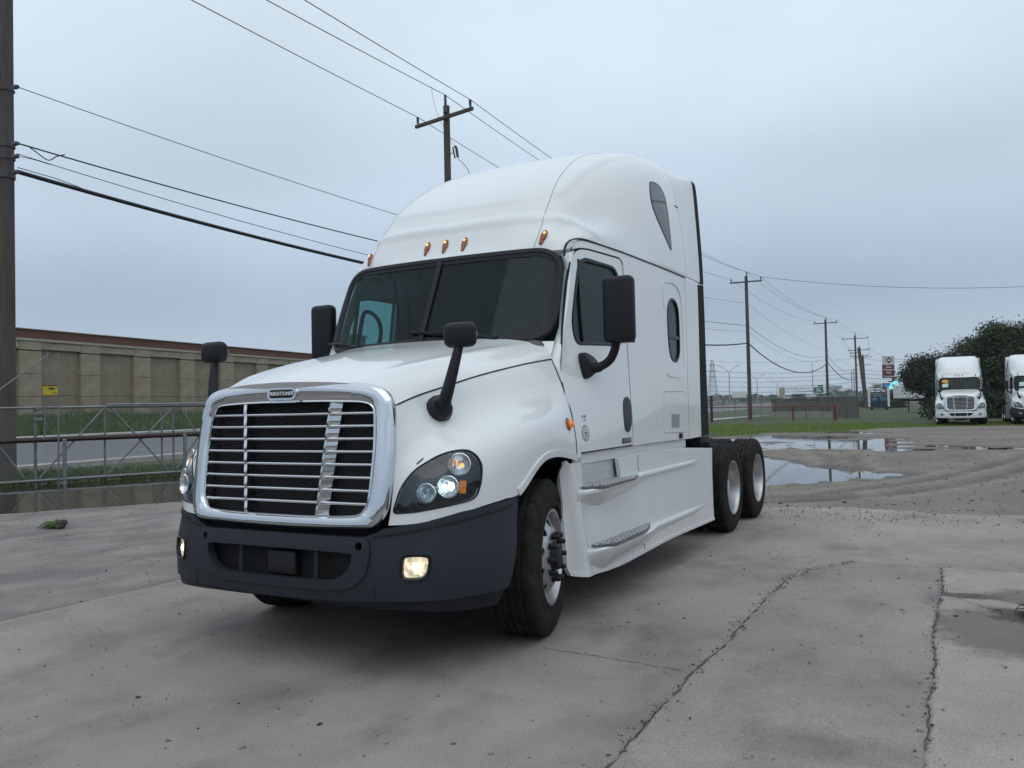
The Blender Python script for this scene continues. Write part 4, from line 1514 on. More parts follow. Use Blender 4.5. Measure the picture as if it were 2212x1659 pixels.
    for mflip in (False, True):
        ribbon_geo(grv, BUMP, smooth_path([(2.25, 0.782), (3.0, 0.815), (3.8, 0.848), (5.0, 0.885), (6.4, 0.910)], 6), 0.010, 0.005, 0.008, mflip)
        ribbon_geo(grv, BUMP, [(2.32, z) for z in np.linspace(0.425, 0.52, 5)], 0.005, 0.002, 0.004, mflip)
    grv.build("bumper_groove", BLACKP, bp_)

    # ---- side skirts and steps
    sk_o = [(1.445, 1.09), (1.47, 1.10), (1.60, 1.096), (1.715, 1.088), (1.745, 0.905), (2.455, 0.905), (2.405, 1.072), (2.9, 1.090), (4.15, 1.066), (5.16, 1.010), (5.085, 0.262), (4.4, 0.272), (3.64, 0.284), (3.0, 0.276), (2.37, 0.268), (1.78, 0.295), (1.60, 0.318), (1.552, 0.38), (1.54, 0.60), (1.522, 0.82), (1.482, 0.98)]
    def step_loft(y0, y1, zs, ds, drop, s, nseg=60):
        ys = np.linspace(y0, y1, nseg)
        rows = []
        for y in ys:
            z = np.interp(y, *zs)
            d_ = np.interp(y, *ds)
            dr_ = np.interp(y, *drop)
            base = SKF([(y, z)])[0][0] - 0.012
            sec = [(base, z + 0.004), (base + d_ * 0.85 + 0.012, z), (base + d_ + 0.013, z - 0.012), (base + d_ * 0.96 + 0.012, z - 0.03), (base + d_ * 0.62 + 0.012, z - dr_ * 0.45), (base + d_ * 0.2 + 0.012, z - dr_ * 0.85), (base, z - dr_)]
            rows.append([(s * x, y, zz) for x, zz in sec])
        return np.array(rows)
    for s in (1, -1):
        m = s < 0
        sk = panel("side_skirt", SKF, sk_o, (), (0.026, 0.05), 0.03, 0.0, [WHITE, BLACK], T, m, 50)
        mb_ = MB()
        G1 = step_loft(1.70, 4.78, ([1.7, 2.9, 4.7], [0.478, 0.470, 0.462]), ([1.70, 1.82, 2.0, 2.72, 3.05, 3.2, 4.3, 4.78], [0, 0.075, 0.110, 0.105, 0.06, 0.036, 0.026, 0.0]), ([1.7, 2.0, 2.8, 3.2, 4.78], [0.10, 0.19, 0.16, 0.09, 0.05]), s)
        mb_.grid(G1)
        mb_.build("lower_step_pod", WHITE, sk, 30)
        mb_ = MB()
        G2 = step_loft(1.60, 4.62, ([1.6, 2.9, 4.6], [0.902, 0.925, 0.925]), ([1.60, 1.70, 1.82, 2.45, 2.7, 2.95, 4.3, 4.62], [0, 0.06, 0.10, 0.095, 0.05, 0.026, 0.018, 0.0]), ([1.6, 2.0, 2.8, 3.2, 4.62], [0.08, 0.16, 0.10, 0.045, 0.03]), s)
        mb_.grid(G2)
        mb_.build("upper_step_pod", WHITE, sk, 30)
        lip_ = MB()
        ribbon_geo(lip_, SKF, smooth_path([(1.62, 0.326), (1.79, 0.305), (2.37, 0.280), (3.0, 0.288), (3.64, 0.296), (4.4, 0.284), (5.08, 0.274)], 6), 0.026, 0.010, 0.02, m)
        lip_.build("skirt_lip", WHITE, sk, 60)
        kp = MB()
        kp.box((s * 1.165, 2.09, 1.0), (0.012, 0.84, 0.24))
        kp.build("kick_plate", ALU_DULL, sk)
        kf = MB()
        kf.box((s * 1.10, 2.09, 1.115), (0.10, 0.9, 0.02))
        kf.build("sill_shadow_panel", BLACK, sk)
        for z, y0, y1, d_, x0 in ((0.914, 1.70, 2.80, 0.112, 1.170), (0.488, 1.84, 3.04, 0.120, 1.225)):
            tp = MB()
            xo = lambda y: (np.interp(y, [y0, y0 + 0.16, y1 - 0.35, y1], [0.01, d_, d_ * 0.92, 0.015]) + 1.238)
            ys = np.linspace(y0, y1, 40)
            poly = [(x0, y) for y in (y0, y1)] + [(float(xo(y)), y) for y in ys[::-1]]
            tp.prism([(s * a_, b_) for a_, b_ in poly], z - 0.006, z + 0.006, 0, 'z')
            for k in range(15):
                y = y0 + 0.03 + k * (y1 - y0 - 0.06) / 14
                xx = float(xo(y)) - 0.006
                for q in range(3):
                    xa = x0 + (xx - x0) * (q + 0.12) / 3
                    xb = x0 + (xx - x0) * (q + 0.80) / 3
                    if xb - xa > 0.004:
                        tp.box((s * (xa + xb) / 2, y, z + 0.010), (xb - xa, 0.030, 0.010), 1)
            tp.build("step_tread", [TREAD, ALU_DULL], sk, smooth=False)
        rk = panel("rocker_panel", side, [(1.80, 1.075), (4.33, 1.062), (4.33, 1.140), (2.74, 1.150), (1.80, 1.150)], (), (0.1, 0.1), 0.02, -0.035, WHITE, T, m)
        sm = MB()
        ribbon_geo(sm, lambda p: SKF(p) + np.array([0.0, 0, 0]), [(2.86, 1.085), (2.84, 1.0), (2.86, 0.945)], 0.006, 0.002, 0.003, m)
        ribbon_geo(sm, lambda p: SKF(p), [(2.90, 0.37), (2.91, 0.30), (2.92, 0.27)], 0.006, 0.004, 0.003, m)
        sm.build("panel_seam", STICK_D, sk)
    # seam between sleeper and extender, hood side shut line
    for m_ in (False, True):
        hs_ = MB()
        ribbon_geo(hs_, fend, [(u, 0.02) for u in np.linspace(0.03, 5.99, 60)], 0.009, 0.003, 0.012, m_)
        hs_.build("hood_seam", BLACK, hood, 50)
    for m_ in (False, True):
        hs_ = MB()
        ribbon_geo(hs_, side, [(4.347, z) for z in np.linspace(1.14, 2.72, 20)], 0.010, -0.004, 0.01, m_)
        hs_.build("body_seam", BLACK, T, 50)
    wp_ = MB()
    for k in range(2):
        for s in (1, -1):
            fm = MIRX if s < 0 else Matrix.Identity(4)
            wp_.box((0, 0, 0.003), (0.10, 0.012, 0.004), 0, 0, fm @ frame_at(lambda q: hood_fn(q), (3.2, 4.7 + 0.5 * k)))
    return T


truck = build_truck()
tag(truck, "large white semi truck in the middle with headlights on and dark grey bumper", "truck")


# ------------------------------------------------------------------ ground
ND = np.array([-0.9934, -0.1150])      # towards the road on the left
DD = np.array([-0.1150, 0.9934])       # along the road
T_KNOTS = [16.5, 18.4, 19.6, 20.3, 29.6, 30.2, 37.0, 46.0]
Z_KNOTS = [0.0, 0.03, 0.10, 0.10, 0.60, 0.66, 1.45, 1.50]


def road_t(x, y):
    return (x - CAM[0]) * ND[0] + (y - CAM[1]) * ND[1]


def TS(t, s, z=None):
    """point at distance t left of the camera line and s along the road"""
    p = CAM[:2] + ND * t + DD * (s - CAM[:2] @ DD)
    return np.array([p[0], p[1], np.interp(t, T_KNOTS, Z_KNOTS) if z is None else z])


def vnoise(x, y, sc, seed):
    """smooth value noise"""
    r = np.random.default_rng(seed)
    tb = r.random((64, 64))
    fx, fy = x / sc, y / sc
    ix, iy = np.floor(fx).astype(int), np.floor(fy).astype(int)
    u, v = fx - ix, fy - iy
    u, v = u * u * (3 - 2 * u), v * v * (3 - 2 * v)
    g = lambda a, b: tb[a % 64, b % 64]
    return (g(ix, iy) * (1 - u) + g(ix + 1, iy) * u) * (1 - v) + (g(ix, iy + 1) * (1 - u) + g(ix + 1, iy + 1) * u) * v


def poly_sd(poly, x, y):
    q = np.stack([x.ravel(), y.ravel()], 1)
    d = seg_dist(poly, q)
    d[inside(poly, q)] *= -1
    return d.reshape(x.shape)


def path_d(path, x, y):
    P = np.array(smooth_path(path, 6))
    q = np.stack([x.ravel(), y.ravel()], 1)
    d = np.full(len(q), 1e9)
    for a, b in zip(P[:-1], P[1:]):
        ab = b - a
        t = np.clip(((q - a) @ ab) / (ab @ ab), 0, 1)
        d = np.minimum(d, np.linalg.norm(q - a - t[:, None] * ab, axis=1))
    return d.reshape(x.shape)


PUD_A = [(-2.1, 18.8), (-1.4, 19.9), (-0.5, 18.6), (0.5, 17.0), (1.5, 15.7), (2.6, 15.0), (2.2, 13.8), (1.4, 13.0), (0.7, 12.3), (0.3, 11.6), (-0.2, 11.1)]
PUD_B = [(-5.6, 32.4), (-4.5, 34.9), (-3.5, 35.8), (-2.0, 34.1), (-0.7, 34.5), (0.7, 32.1), (1.8, 30.0), (3.2, 27.5), (5.2, 26.1), (9.0, 24.4), (9.0, 22.6), (5.1, 24.0), (3.2, 24.2), (2.0, 23.6), (0.6, 24.0), (-0.6, 23.3), (-1.5, 22.9), (-2.9, 24.0)]
PUD_C = [(-3.3, 40.1), (-2.1, 41.2), (0.0, 38.9), (0.2, 36.5), (-2.4, 36.8)]
F0, F1 = PX(0, 960, 18.4)[:2], PX(445, 950, 21.2)[:2]
FD = (F1 - F0) / np.linalg.norm(F1 - F0)
FN = np.array([-FD[1], FD[0]])
FN = FN if FN @ ND > 0 else -FN
PUD_L = [(-13.8, -3.0), (-11.6, 1.5), (-9.6, 4.6), (-8.6, 6.2), (-7.4, 8.2), (-6.6, 10.4), tuple(F1 + FD * 3 + FN * 0.15), tuple(F0 + FN * 0.2), tuple(F0 - FD * 5 + FN * 0.2)]
TRACKS = [[(1.5, 13.2), (0.9, 16.5), (0.4, 20.0), (-0.8, 24.0), (-1.5, 27)], [(2.0, 13.8), (1.4, 17.0), (0.9, 21.0)], [(0.7, 9.6), (1.6, 10.6), (3.0, 13.5), (4.4, 18.5), (5.4, 23.0)],
          [(1.1, 9.1), (2.1, 10.1), (3.6, 13.0), (5.1, 18.0), (6.2, 22.5)], [(0.2, 11.4), (1.0, 15.2), (1.1, 16.2)], [(0.5, 9.2), (1.3, 9.9), (2.0, 10.2)]]
GRASS_EDGE = [(-40, 24), (-14, 31), (-6.2, 34.0), (-2.5, 39.5), (-0.2, 43.6), (2.0, 46.3), (6.5, 47.0), (14, 48), (45, 50), (1400, 90)]


def ground_z(x, y):
    t = road_t(x, y)
    z = np.interp(t, T_KNOTS, Z_KNOTS) - 0.012
    near = (np.abs(x) < 60) & (y < 80) & (y > -20)
    z = z + near * (0.016 * (vnoise(x, y, 1.7, 1) - 0.5) + 0.010 * (vnoise(x, y, 0.6, 2) - 0.5))
    wob = 0.7 * (vnoise(x, y, 1.3, 5) - 0.5) + 0.45 * (vnoise(x, y, 0.5, 6) - 0.5) + 0.5 * (vnoise(x / 3.5, y, 0.7, 7) - 0.5) * (y > 21)
    for poly, dep, wf in ((PUD_A, 0.075, 0.7), (PUD_B, 0.042, 5.4), (PUD_C, 0.036, 3.0), (PUD_L, 0.10, 0.35)):
        d = poly_sd(poly, x, y) + wob * wf
        z = z - dep * np.clip(0.5 - d / 0.9, 0, 1)
    for tr in TRACKS:
        d = path_d(tr, x, y)
        z = z - 0.020 * np.exp(-(d / 0.16) ** 2) + 0.024 * np.exp(-((d - 0.33) / 0.12) ** 2)
    # below the concrete
    return z


cx = np.concatenate([-np.geomspace(60, 1500, 26)[::-1][:-1], np.arange(-60, 45.01, 0.25), np.geomspace(45, 1500, 26)[1:]])
cy = np.concatenate([-np.geomspace(14, 1500, 24)[::-1][:-1], np.arange(-14, 62.01, 0.25), np.geomspace(62, 1500, 34)[1:]])
gx, gy = np.meshgrid(cx, cy)
gz = ground_z(gx, gy)
nx_, ny_ = len(cx), len(cy)
V = np.stack([gx.ravel(), gy.ravel(), gz.ravel()], 1)
ii = (np.arange(ny_ - 1)[:, None] * nx_ + np.arange(nx_ - 1)[None, :]).ravel()
F = np.stack([ii, ii + 1, ii + nx_ + 1, ii + nx_], 1)
SLAB_OUT = [(-15.5, -9.0), (-13.6, -3.2), (-11.4, 1.3), (-9.35, 4.55), (-8.4, 6.1), (-7.2, 8.1), (-5.6, 9.4), (-1.0, 8.9), (1.2, 8.5), (4.2, 8.2), (9.5, 7.9), (14, 7.7), (14, -9)]
# sink the terrain under the slabs
sd_ = poly_sd(SLAB_OUT, gx, gy)
gz2 = np.where(sd_ < -0.25, -0.06, np.where(sd_ < 0.25, gz * (sd_ + 0.25) / 0.5 - 0.02 * (0.25 - sd_) / 0.5, gz))
V[:, 2] = gz2.ravel()


def zone_grass(x, y):
    ge = np.interp(x, [p[0] for p in GRASS_EDGE], [p[1] for p in GRASS_EDGE])
    n_ = 2.6 * (vnoise(x, y, 2.2, 9) - 0.5) + 1.2 * (vnoise(x, y, 0.7, 10) - 0.5)
    g = np.clip((y - ge + n_) / 1.4 + 0.5, 0, 1)
    t = road_t(x, y)
    fd = (x - F0[0]) * FN[0] + (y - F0[1]) * FN[1]
    left = np.clip((fd - 0.1 + 0.6 * (vnoise(x, y, 0.6, 12) - 0.5)) / 0.4, 0, 1) * (x < -8)
    lawn = (t > 20.2) & (t < 29.7)
    return np.where(lawn, 0, np.maximum(g, left))


gmask = zone_grass(gx, gy)
ground_m, nt, b = nmat("ground_earth")
N, L = nt.nodes, nt.links
tcg = N.new("ShaderNodeTexCoord")
def noise(scale, detail=6, rough=0.6, vec=None):
    q = N.new("ShaderNodeTexNoise")
    q.inputs["Scale"].default_value = scale
    q.inputs["Detail"].default_value = detail
    q.inputs["Roughness"].default_value = rough
    L.new(vec or tcg.outputs["Object"], q.inputs["Vector"])
    return q.outputs["Fac"]
def ramp2(fac, p0, c0, p1, c1, extra=()):
    q = N.new("ShaderNodeValToRGB")
    q.color_ramp.elements[0].position = p0
    q.color_ramp.elements[0].color = (*c0, 1)
    q.color_ramp.elements[1].position = p1
    q.color_ramp.elements[1].color = (*c1, 1)
    for p, c in extra:
        q.color_ramp.elements.new(p).color = (*c, 1)
    L.new(fac, q.inputs[0])
    return q.outputs[0]
def mixc(fac, a, b_, blend='MIX'):
    q = N.new("ShaderNodeMix")
    q.data_type = 'RGBA'
    q.blend_type = blend
    for nm, w in (("Factor", fac), ("A", a), ("B", b_)):
        if isinstance(w, (int, float)): q.inputs[nm].default_value = w
        elif isinstance(w, tuple): q.inputs[nm].default_value = (*w, 1)
        else: L.new(w, q.inputs[nm])
    return q.outputs["Result"]
att = N.new("ShaderNodeAttribute")
att.attribute_name = "grass"
attw = N.new("ShaderNodeAttribute")
attw.attribute_name = "wet"
grav = ramp2(noise(0.8, 8, 0.7), 0.3, (0.225, 0.185, 0.150), 0.7, (0.325, 0.282, 0.242))
gfine = ramp2(noise(34, 3, 0.7), 0.35, (0.55, 0.55, 0.55), 0.68, (1.25, 1.25, 1.25))
grav = mixc(1.0, grav, gfine, 'MULTIPLY')
wetc = mixc(attw.outputs["Fac"], grav, (0.070, 0.058, 0.047))
gr = ramp2(noise(0.16, 9, 0.72), 0.3, (0.026, 0.042, 0.012), 0.74, (0.082, 0.064, 0.036), ((0.45, (0.040, 0.062, 0.014)), (0.60, (0.052, 0.060, 0.022))))
gr2 = ramp2(noise(7.0, 5, 0.7), 0.3, (0.55, 0.55, 0.55), 0.7, (1.35, 1.3, 1.2))
gr = mixc(1.0, gr, gr2, 'MULTIPLY')
brk = N.new("ShaderNodeMapRange")
brk.inputs[1].default_value = 0.32
brk.inputs[2].default_value = 0.62
addn = N.new("ShaderNodeMath")
addn.operation = 'MULTIPLY_ADD'
L.new(noise(2.6, 6, 0.7), addn.inputs[0])
addn.inputs[1].default_value = 0.5
mm = N.new("ShaderNodeMath")
mm.operation = 'MULTIPLY_ADD'
mm.inputs[1].default_value = 0.75
mm.inputs[2].default_value = -0.14
L.new(att.outputs["Fac"], mm.inputs[0])
L.new(mm.outputs[0], addn.inputs[2])
L.new(addn.outputs[0], brk.inputs[0])
L.new(mixc(brk.outputs[0], wetc, gr), b.inputs["Base Color"])
rr = N.new("ShaderNodeMapRange")
L.new(attw.outputs["Fac"], rr.inputs[0])
rr.inputs[3].default_value = 0.9
rr.inputs[4].default_value = 0.72
L.new(rr.outputs[0], b.inputs["Roughness"])
bp = N.new("ShaderNodeBump")
bp.inputs["Strength"].default_value = 0.5
bp.inputs["Distance"].default_value = 0.03
L.new(noise(26, 4, 0.7), bp.inputs["Height"])
L.new(bp.outputs[0], b.inputs["Normal"])
gme = fast_mesh("ground", V, F, ground_m, True)
gme.attributes.new("grass", 'FLOAT', 'POINT').data.foreach_set("value", gmask.ravel().astype(np.float32))
wet = np.clip((0.004 - (gz - np.interp(road_t(gx, gy), T_KNOTS, Z_KNOTS))) / 0.03, 0, 1) * (np.abs(gx) < 60) * (gy < 62)
wet = np.maximum(wet * 0.8, 0)
for tr in TRACKS:
    wet = np.maximum(wet, 0.95 * np.exp(-(path_d(tr, gx, gy) / 0.27) ** 2) * (0.45 + 0.75 * vnoise(gx, gy, 0.8, 51)))
gme.attributes.new("wet", 'FLOAT', 'POINT').data.foreach_set("value", wet.ravel().astype(np.float32))
ground = tag(link("ground", gme), kind="structure")

# standing water
wm, nt, b = nmat("standing_water")
b.inputs["Base Color"].default_value = (0.030, 0.028, 0.022, 1)
b.inputs["Roughness"].default_value = 0.03
b.inputs["IOR"].default_value = 1.33
b.inputs["Specular IOR Level"].default_value = 0.9
N, L = nt.nodes, nt.links
tcg = N.new("ShaderNodeTexCoord")
bp = N.new("ShaderNodeBump")
bp.inputs["Strength"].default_value = 0.06
bp.inputs["Distance"].default_value = 0.01
L.new(noise(3.0, 2, 0.5), bp.inputs["Height"])
L.new(bp.outputs[0], b.inputs["Normal"])
MATS["water"] = wm
def water(poly, z, grow=0.7):
    P = np.asarray(poly, float)
    P = scaled(P, 1.0, grow)
    uv, F_ = triangulate([tuple(p) for p in P], (), (1.5, 1.5))
    me = fast_mesh("puddle", np.concatenate([uv, np.full((len(uv), 1), z)], 1), F_, wm)
    return tag(link("puddle", me), kind="structure")
for poly in (PUD_A, PUD_B, PUD_C): water(poly, -0.040)
water(PUD_L, -0.045, 0.05)

# ------------------------------------------------------------------ concrete yard: slabs broken apart along the joints and cracks
SILT = (((3.92, 2.55), (0.62, 0.62), (0.150, 0.128, 0.104), 0.5), ((4.05, 2.95), (0.36, 0.22), (0.055, 0.048, 0.040), 0.8), ((3.66, 3.50), (0.34, 0.10), (0.060, 0.054, 0.046), 0.9), ((4.3, 3.6), (0.6, 0.35), (0.16, 0.14, 0.115), 0.6))


def concrete(name, tone, warm, seed, patches=(), dirt=0.44):
    global N, L, tcg
    m, nt, b = nmat(name)
    N, L = nt.nodes, nt.links
    tcg = N.new("ShaderNodeTexCoord")
    mp = N.new("ShaderNodeMapping")
    mp.inputs["Location"].default_value = (seed * 3.1, seed * 1.7, 0)
    L.new(tcg.outputs["Object"], mp.inputs[0])
    v = mp.outputs[0]
    c0 = tuple(tone * k for k in (1.0 + warm, 0.988, 1.0 - warm * 0.72))
    lo, hi = tuple(k * 0.74 for k in c0), tuple(k * 1.16 for k in c0)
    base = ramp2(noise(0.75, 10, 0.68, v), 0.30, lo, 0.70, hi)
    # long rubbed stains, mostly along the driving direction
    ms = N.new("ShaderNodeMapping")
    ms.inputs["Scale"].default_value = (1.25, 0.8, 1.0)
    ms.inputs["Rotation"].default_value = (0, 0, 0.5)
    L.new(v, ms.inputs[0])
    stain = ramp2(noise(1.1, 7, 0.6, ms.outputs[0]), dirt, (1, 1, 1), dirt + 0.20, (0.58, 0.58, 0.60))
    base = mixc(0.85, base, stain, 'MULTIPLY')
    speck = ramp2(noise(120, 3, 0.75, v), 0.36, (0.66, 0.66, 0.66), 0.66, (1.30, 1.30, 1.30))
    base = mixc(0.8, base, speck, 'MULTIPLY')
    pit = ramp2(noise(42, 3, 0.75, v), 0.67, (1, 1, 1), 0.74, (0.45, 0.45, 0.45))
    base = mixc(0.7, base, pit, 'MULTIPLY')
    oil = ramp2(noise(0.9, 4, 0.5, v), 0.66, (1, 1, 1), 0.80, (0.55, 0.54, 0.53))
    base = mixc(0.8, base, oil, 'MULTIPLY')
    for (cx_, cy_), (rx_, ry_), col_, amp_ in patches:
        # silt washed into a low spot: ragged patch of its own colour
        mpp = N.new("ShaderNodeMapping")
        mpp.inputs["Location"].default_value = (-cx_ / rx_, -cy_ / ry_, 0)
        mpp.inputs["Scale"].default_value = (1 / rx_, 1 / ry_, 0)
        L.new(tcg.outputs["Object"], mpp.inputs[0])
        ln = N.new("ShaderNodeVectorMath")
        ln.operation = 'LENGTH'
        L.new(mpp.outputs[0], ln.inputs[0])
        ad = N.new("ShaderNodeMath")
        ad.operation = 'MULTIPLY_ADD'
        L.new(noise(5.0, 8, 0.65), ad.inputs[0])
        ad.inputs[1].default_value = 2.2 * amp_
        L.new(ln.outputs["Value"], ad.inputs[2])
        mk = N.new("ShaderNodeMapRange")
        mk.inputs[1].default_value = 0.85 + 1.1 * amp_
        mk.inputs[2].default_value = 1.15 + 1.1 * amp_
        mk.inputs[3].default_value = 0.9
        mk.inputs[4].default_value = 0.0
        L.new(ad.outputs[0], mk.inputs[0])
        base = mixc(mk.outputs[0], base, mixc(1.0, col_, speck, 'MULTIPLY'))
    L.new(base, b.inputs["Base Color"])
    q = N.new("ShaderNodeMapRange")
    q.inputs[1].default_value = 0.35
    q.inputs[2].default_value = 0.7
    q.inputs[3].default_value = 0.90
    q.inputs[4].default_value = 0.66
    L.new(noise(0.7, 6, 0.6, ms.outputs[0]), q.inputs[0])
    L.new(q.outputs[0], b.inputs["Roughness"])
    b.inputs["Specular IOR Level"].default_value = 0.4
    bp = N.new("ShaderNodeBump")
    bp.inputs["Strength"].default_value = 0.35
    bp.inputs["Distance"].default_value = 0.006
    L.new(noise(60, 5, 0.7, v), bp.inputs["Height"])
    L.new(bp.outputs[0], b.inputs["Normal"])
    MATS[name] = m
    return m


def jag(a, b_, n, amp, seed, amp2=None):
    """ragged line between two points (fractal)"""
    r = np.random.default_rng(seed)
    a, b_ = np.asarray(a, float), np.asarray(b_, float)
    d = b_ - a
    nrm = np.array([-d[1], d[0]]) / np.linalg.norm(d)
    k = np.arange(n + 1) / n
    off = np.zeros(n + 1)
    for o, w in ((5, 0.5), (13, 0.35), (37, 0.25), (90, 0.16)):
        off += w * np.interp(k, np.linspace(0, 1, o + 1), r.normal(0, 1, o + 1))
    off *= amp
    off[0] = off[-1] = 0
    return [tuple(a + d * t + nrm * o) for t, o in zip(k, off)]


def ragged(line, amp, seed):
    r = np.random.default_rng(seed)
    return [(x + r.normal(0, amp), y + r.normal(0, amp)) for x, y in line]


def shift(line, dx, dy=0.0):
    return [(x + dx, y + dy) for x, y in line]


L1 = jag((2.2, -9), (2.22, 3.75), 260, 0.030, 3)
L1b = jag((2.22, 3.75), (2.62, 4.63), 40, 0.04, 4)
L2 = jag((3.42, -9), (3.40, 4.63), 300, 0.028, 6)
L0 = jag((-2.7, -9), (-2.7, 9.05), 120, 0.008, 8)
J1 = jag((2.62, 4.63), (14, 4.66), 160, 0.010, 9)
J0 = jag((-2.7, 4.64), (2.62, 4.63), 60, 0.006, 10)
BK = jag((-5.6, 9.4), (14, 7.7), 240, 0.22, 12)
EDGE_L = []
for k in range(6):
    EDGE_L += jag(SLAB_OUT[k], SLAB_OUT[k + 1], 20, 0.06, 20 + k)[:-1]
bk_l = [p for p in BK if p[0] < -2.71]
bk_m = [p for p in BK if -2.69 < p[0] < 2.6]
bk_r = [p for p in BK if p[0] > 2.64]
l0a = [p for p in L0 if p[1] < 4.6]
l0b = [p for p in L0 if 4.68 < p[1] < bk_m[0][1] - 0.02]
yard = MB()
yard.add([(-15, -9, -0.022), (14, -9, -0.022), (14, 7.5, -0.022), (-5.6, 8.8, -0.022)], [(0, 1, 2, 3)])
yard_o = tag(yard.build("concrete_yard", mat("joint_dirt", (0.125, 0.110, 0.095), 0.95, var=0.4, vscale=20), recalc=False), kind="structure")


def slab(poly, m, z=0.0, bev=0.012):
    P = np.asarray(poly, float)
    n = len(P)
    # small chamfer: inset the top loop along the local normal
    t = np.roll(P, -2, 0) - np.roll(P, 2, 0)
    nn = np.stack([-t[:, 1], t[:, 0]], 1)
    nn /= np.linalg.norm(nn, axis=1, keepdims=True) + 1e-9
    area = 0.5 * np.sum(P[:, 0] * np.roll(P[:, 1], -1) - np.roll(P[:, 0], -1) * P[:, 1])
    if area < 0: nn = -nn
    Q = P + nn * bev
    mb = MB()
    V_ = [(x, y, z) for x, y in Q] + [(x, y, z - 0.010) for x, y in P] + [(x, y, z - 0.10) for x, y in P]
    F_ = [(i, (i + 1) % n, n + (i + 1) % n, n + i) for i in range(n)] + [(n + i, n + (i + 1) % n, 2 * n + (i + 1) % n, 2 * n + i) for i in range(n)]
    tess = delaunay_2d_cdt([Vector((float(a), float(c))) for a, c in Q], [(i, (i + 1) % n) for i in range(n)], [], 1, 1e-5)
    if len(tess[0]) == n:
        F_ += [tuple(f) for f in tess[2]]
        mb.add(V_, F_)
    else:
        mb.add(V_, F_)
        mb.add([(v.x, v.y, z) for v in tess[0]], [tuple(f) for f in tess[2]])
    return mb.build("slab", m, yard_o, smooth=False, recalc=False)


cA = concrete("concrete_worn", 0.264, 0.145, 1, (), 0.48)
cB = concrete("concrete_dark", 0.247, 0.115, 2, (), 0.50)
cC = concrete("concrete_pale", 0.290, 0.125, 3, SILT, 0.52)
cD = concrete("concrete_sandy", 0.268, 0.155, 4, (), 0.52)
cE = concrete("concrete_grey", 0.222, 0.13, 5, (), 0.40)
slab(shift(l0a, 0.006) + [(x, y - 0.005) for x, y in J0[1:-1]] + [(x - 0.004, y) for x, y in ragged(L1b[::-1], 0.008, 31)] + [(x - 0.004, y) for x, y in ragged(L1[::-1], 0.006, 32)], cA)
slab([(x + 0.006, y + 0.006) for x, y in J0[1:-1]] + [(x, y + 0.008) for x, y in J1] + [p for p in BK if p[0] > -2.68][::-1] + [(-2.69, 9.0)] + [(x + 0.006, y) for x, y in l0b[::-1]], cD, -0.006)
slab([(x + 0.004, y) for x, y in ragged(L1, 0.007, 33)] + [(x + 0.005, y - 0.006) for x, y in ragged(L1b[1:], 0.008, 34)] + [(x, y - 0.008) for x, y in J1 if 2.66 < x < 3.36] + [(x - 0.005, y) for x, y in ragged([p for p in L2[::-1] if p[1] < 4.6], 0.006, 35)], cB, -0.004)
slab([(x + 0.009, y) for x, y in ragged([p for p in L2 if p[1] < 4.6], 0.008, 36)] + [(x, y - 0.008) for x, y in J1 if x > 3.46] + [(14, -9)], cC, -0.002)
slab(EDGE_L + bk_l + [(-2.71, 9.05)] + [(x - 0.008, y) for x, y in L0[::-1]], cE, -0.003)
# fine surface cracks
crack_m = mat("crack_dirt", (0.045, 0.040, 0.035), 0.95)
crk = [jag((1.25, 0.98), (2.17, 0.90), 40, 0.012, 41), jag((3.44, 3.3), (3.9, 3.75), 30, 0.04, 42), jag((2.0, 4.05), (2.62, 4.1), 20, 0.02, 44),
       jag((3.5, 3.4), (3.75, 3.05), 14, 0.03, 47), jag((2.3, 4.3), (2.33, 4.6), 10, 0.01, 48), jag((-7.2, 4.9), (-6.0, 5.5), 30, 0.02, 50), jag((-4.5, 2.2), (-2.75, 2.0), 30, 0.02, 51)]
for cl in crk:
    mb = MB()
    P = np.array(cl)
    t = np.gradient(P, axis=0)
    nn = np.stack([-t[:, 1], t[:, 0]], 1)
    nn /= np.linalg.norm(nn, axis=1, keepdims=True) + 1e-9
    w = 0.0028 * (0.3 + np.random.default_rng(len(cl)).random(len(P)))[:, None]
    A_, B_ = P + nn * w, P - nn * w
    G_ = np.array([[(x, y, 0.004) for x, y in A_], [(x, y, 0.004) for x, y in B_]])
    mb.grid(G_)
    mb.build("crack", crack_m, yard_o, smooth=False, recalc=False)

# loose grit and pebbles
def stones(name, pts, sizes, m, seed, flat=0.65):
    r = np.random.default_rng(seed)
    base = np.array([(1, 0, 0), (-1, 0, 0), (0, 1, 0), (0, -1, 0), (0, 0, 1), (0, 0, -1), (.6, .6, .5), (-.6, .6, .5), (.6, -.6, .5), (-.6, -.6, .5)], float)
    tri = np.array([(0, 6, 2), (2, 6, 7), (2, 7, 1), (1, 7, 9), (1, 9, 3), (3, 9, 8), (3, 8, 0), (0, 8, 6), (6, 4, 7), (7, 4, 9), (9, 4, 8), (8, 4, 6), (0, 2, 5), (2, 1, 5), (1, 3, 5), (3, 0, 5)])
    n = len(pts)
    jit = base[None] * (0.7 + 0.6 * r.random((n, 10, 1)))
    ang = r.random(n) * 6.28
    ca, sa = np.cos(ang)[:, None], np.sin(ang)[:, None]
    el = 0.7 + 0.6 * r.random((n, 1))
    x = jit[:, :, 0] * el
    y = jit[:, :, 1] / el
    P = np.stack([x * ca - y * sa, x * sa + y * ca, jit[:, :, 2] * flat], 2) * np.asarray(sizes)[:, None, None]
    P += np.asarray(pts)[:, None, :]
    Fs = (tri[None] + (np.arange(n) * 10)[:, None, None]).reshape(-1, 3)
    me = fast_mesh(name, P.reshape(-1, 3), Fs, m)
    return tag(link(name, me), kind="stuff")


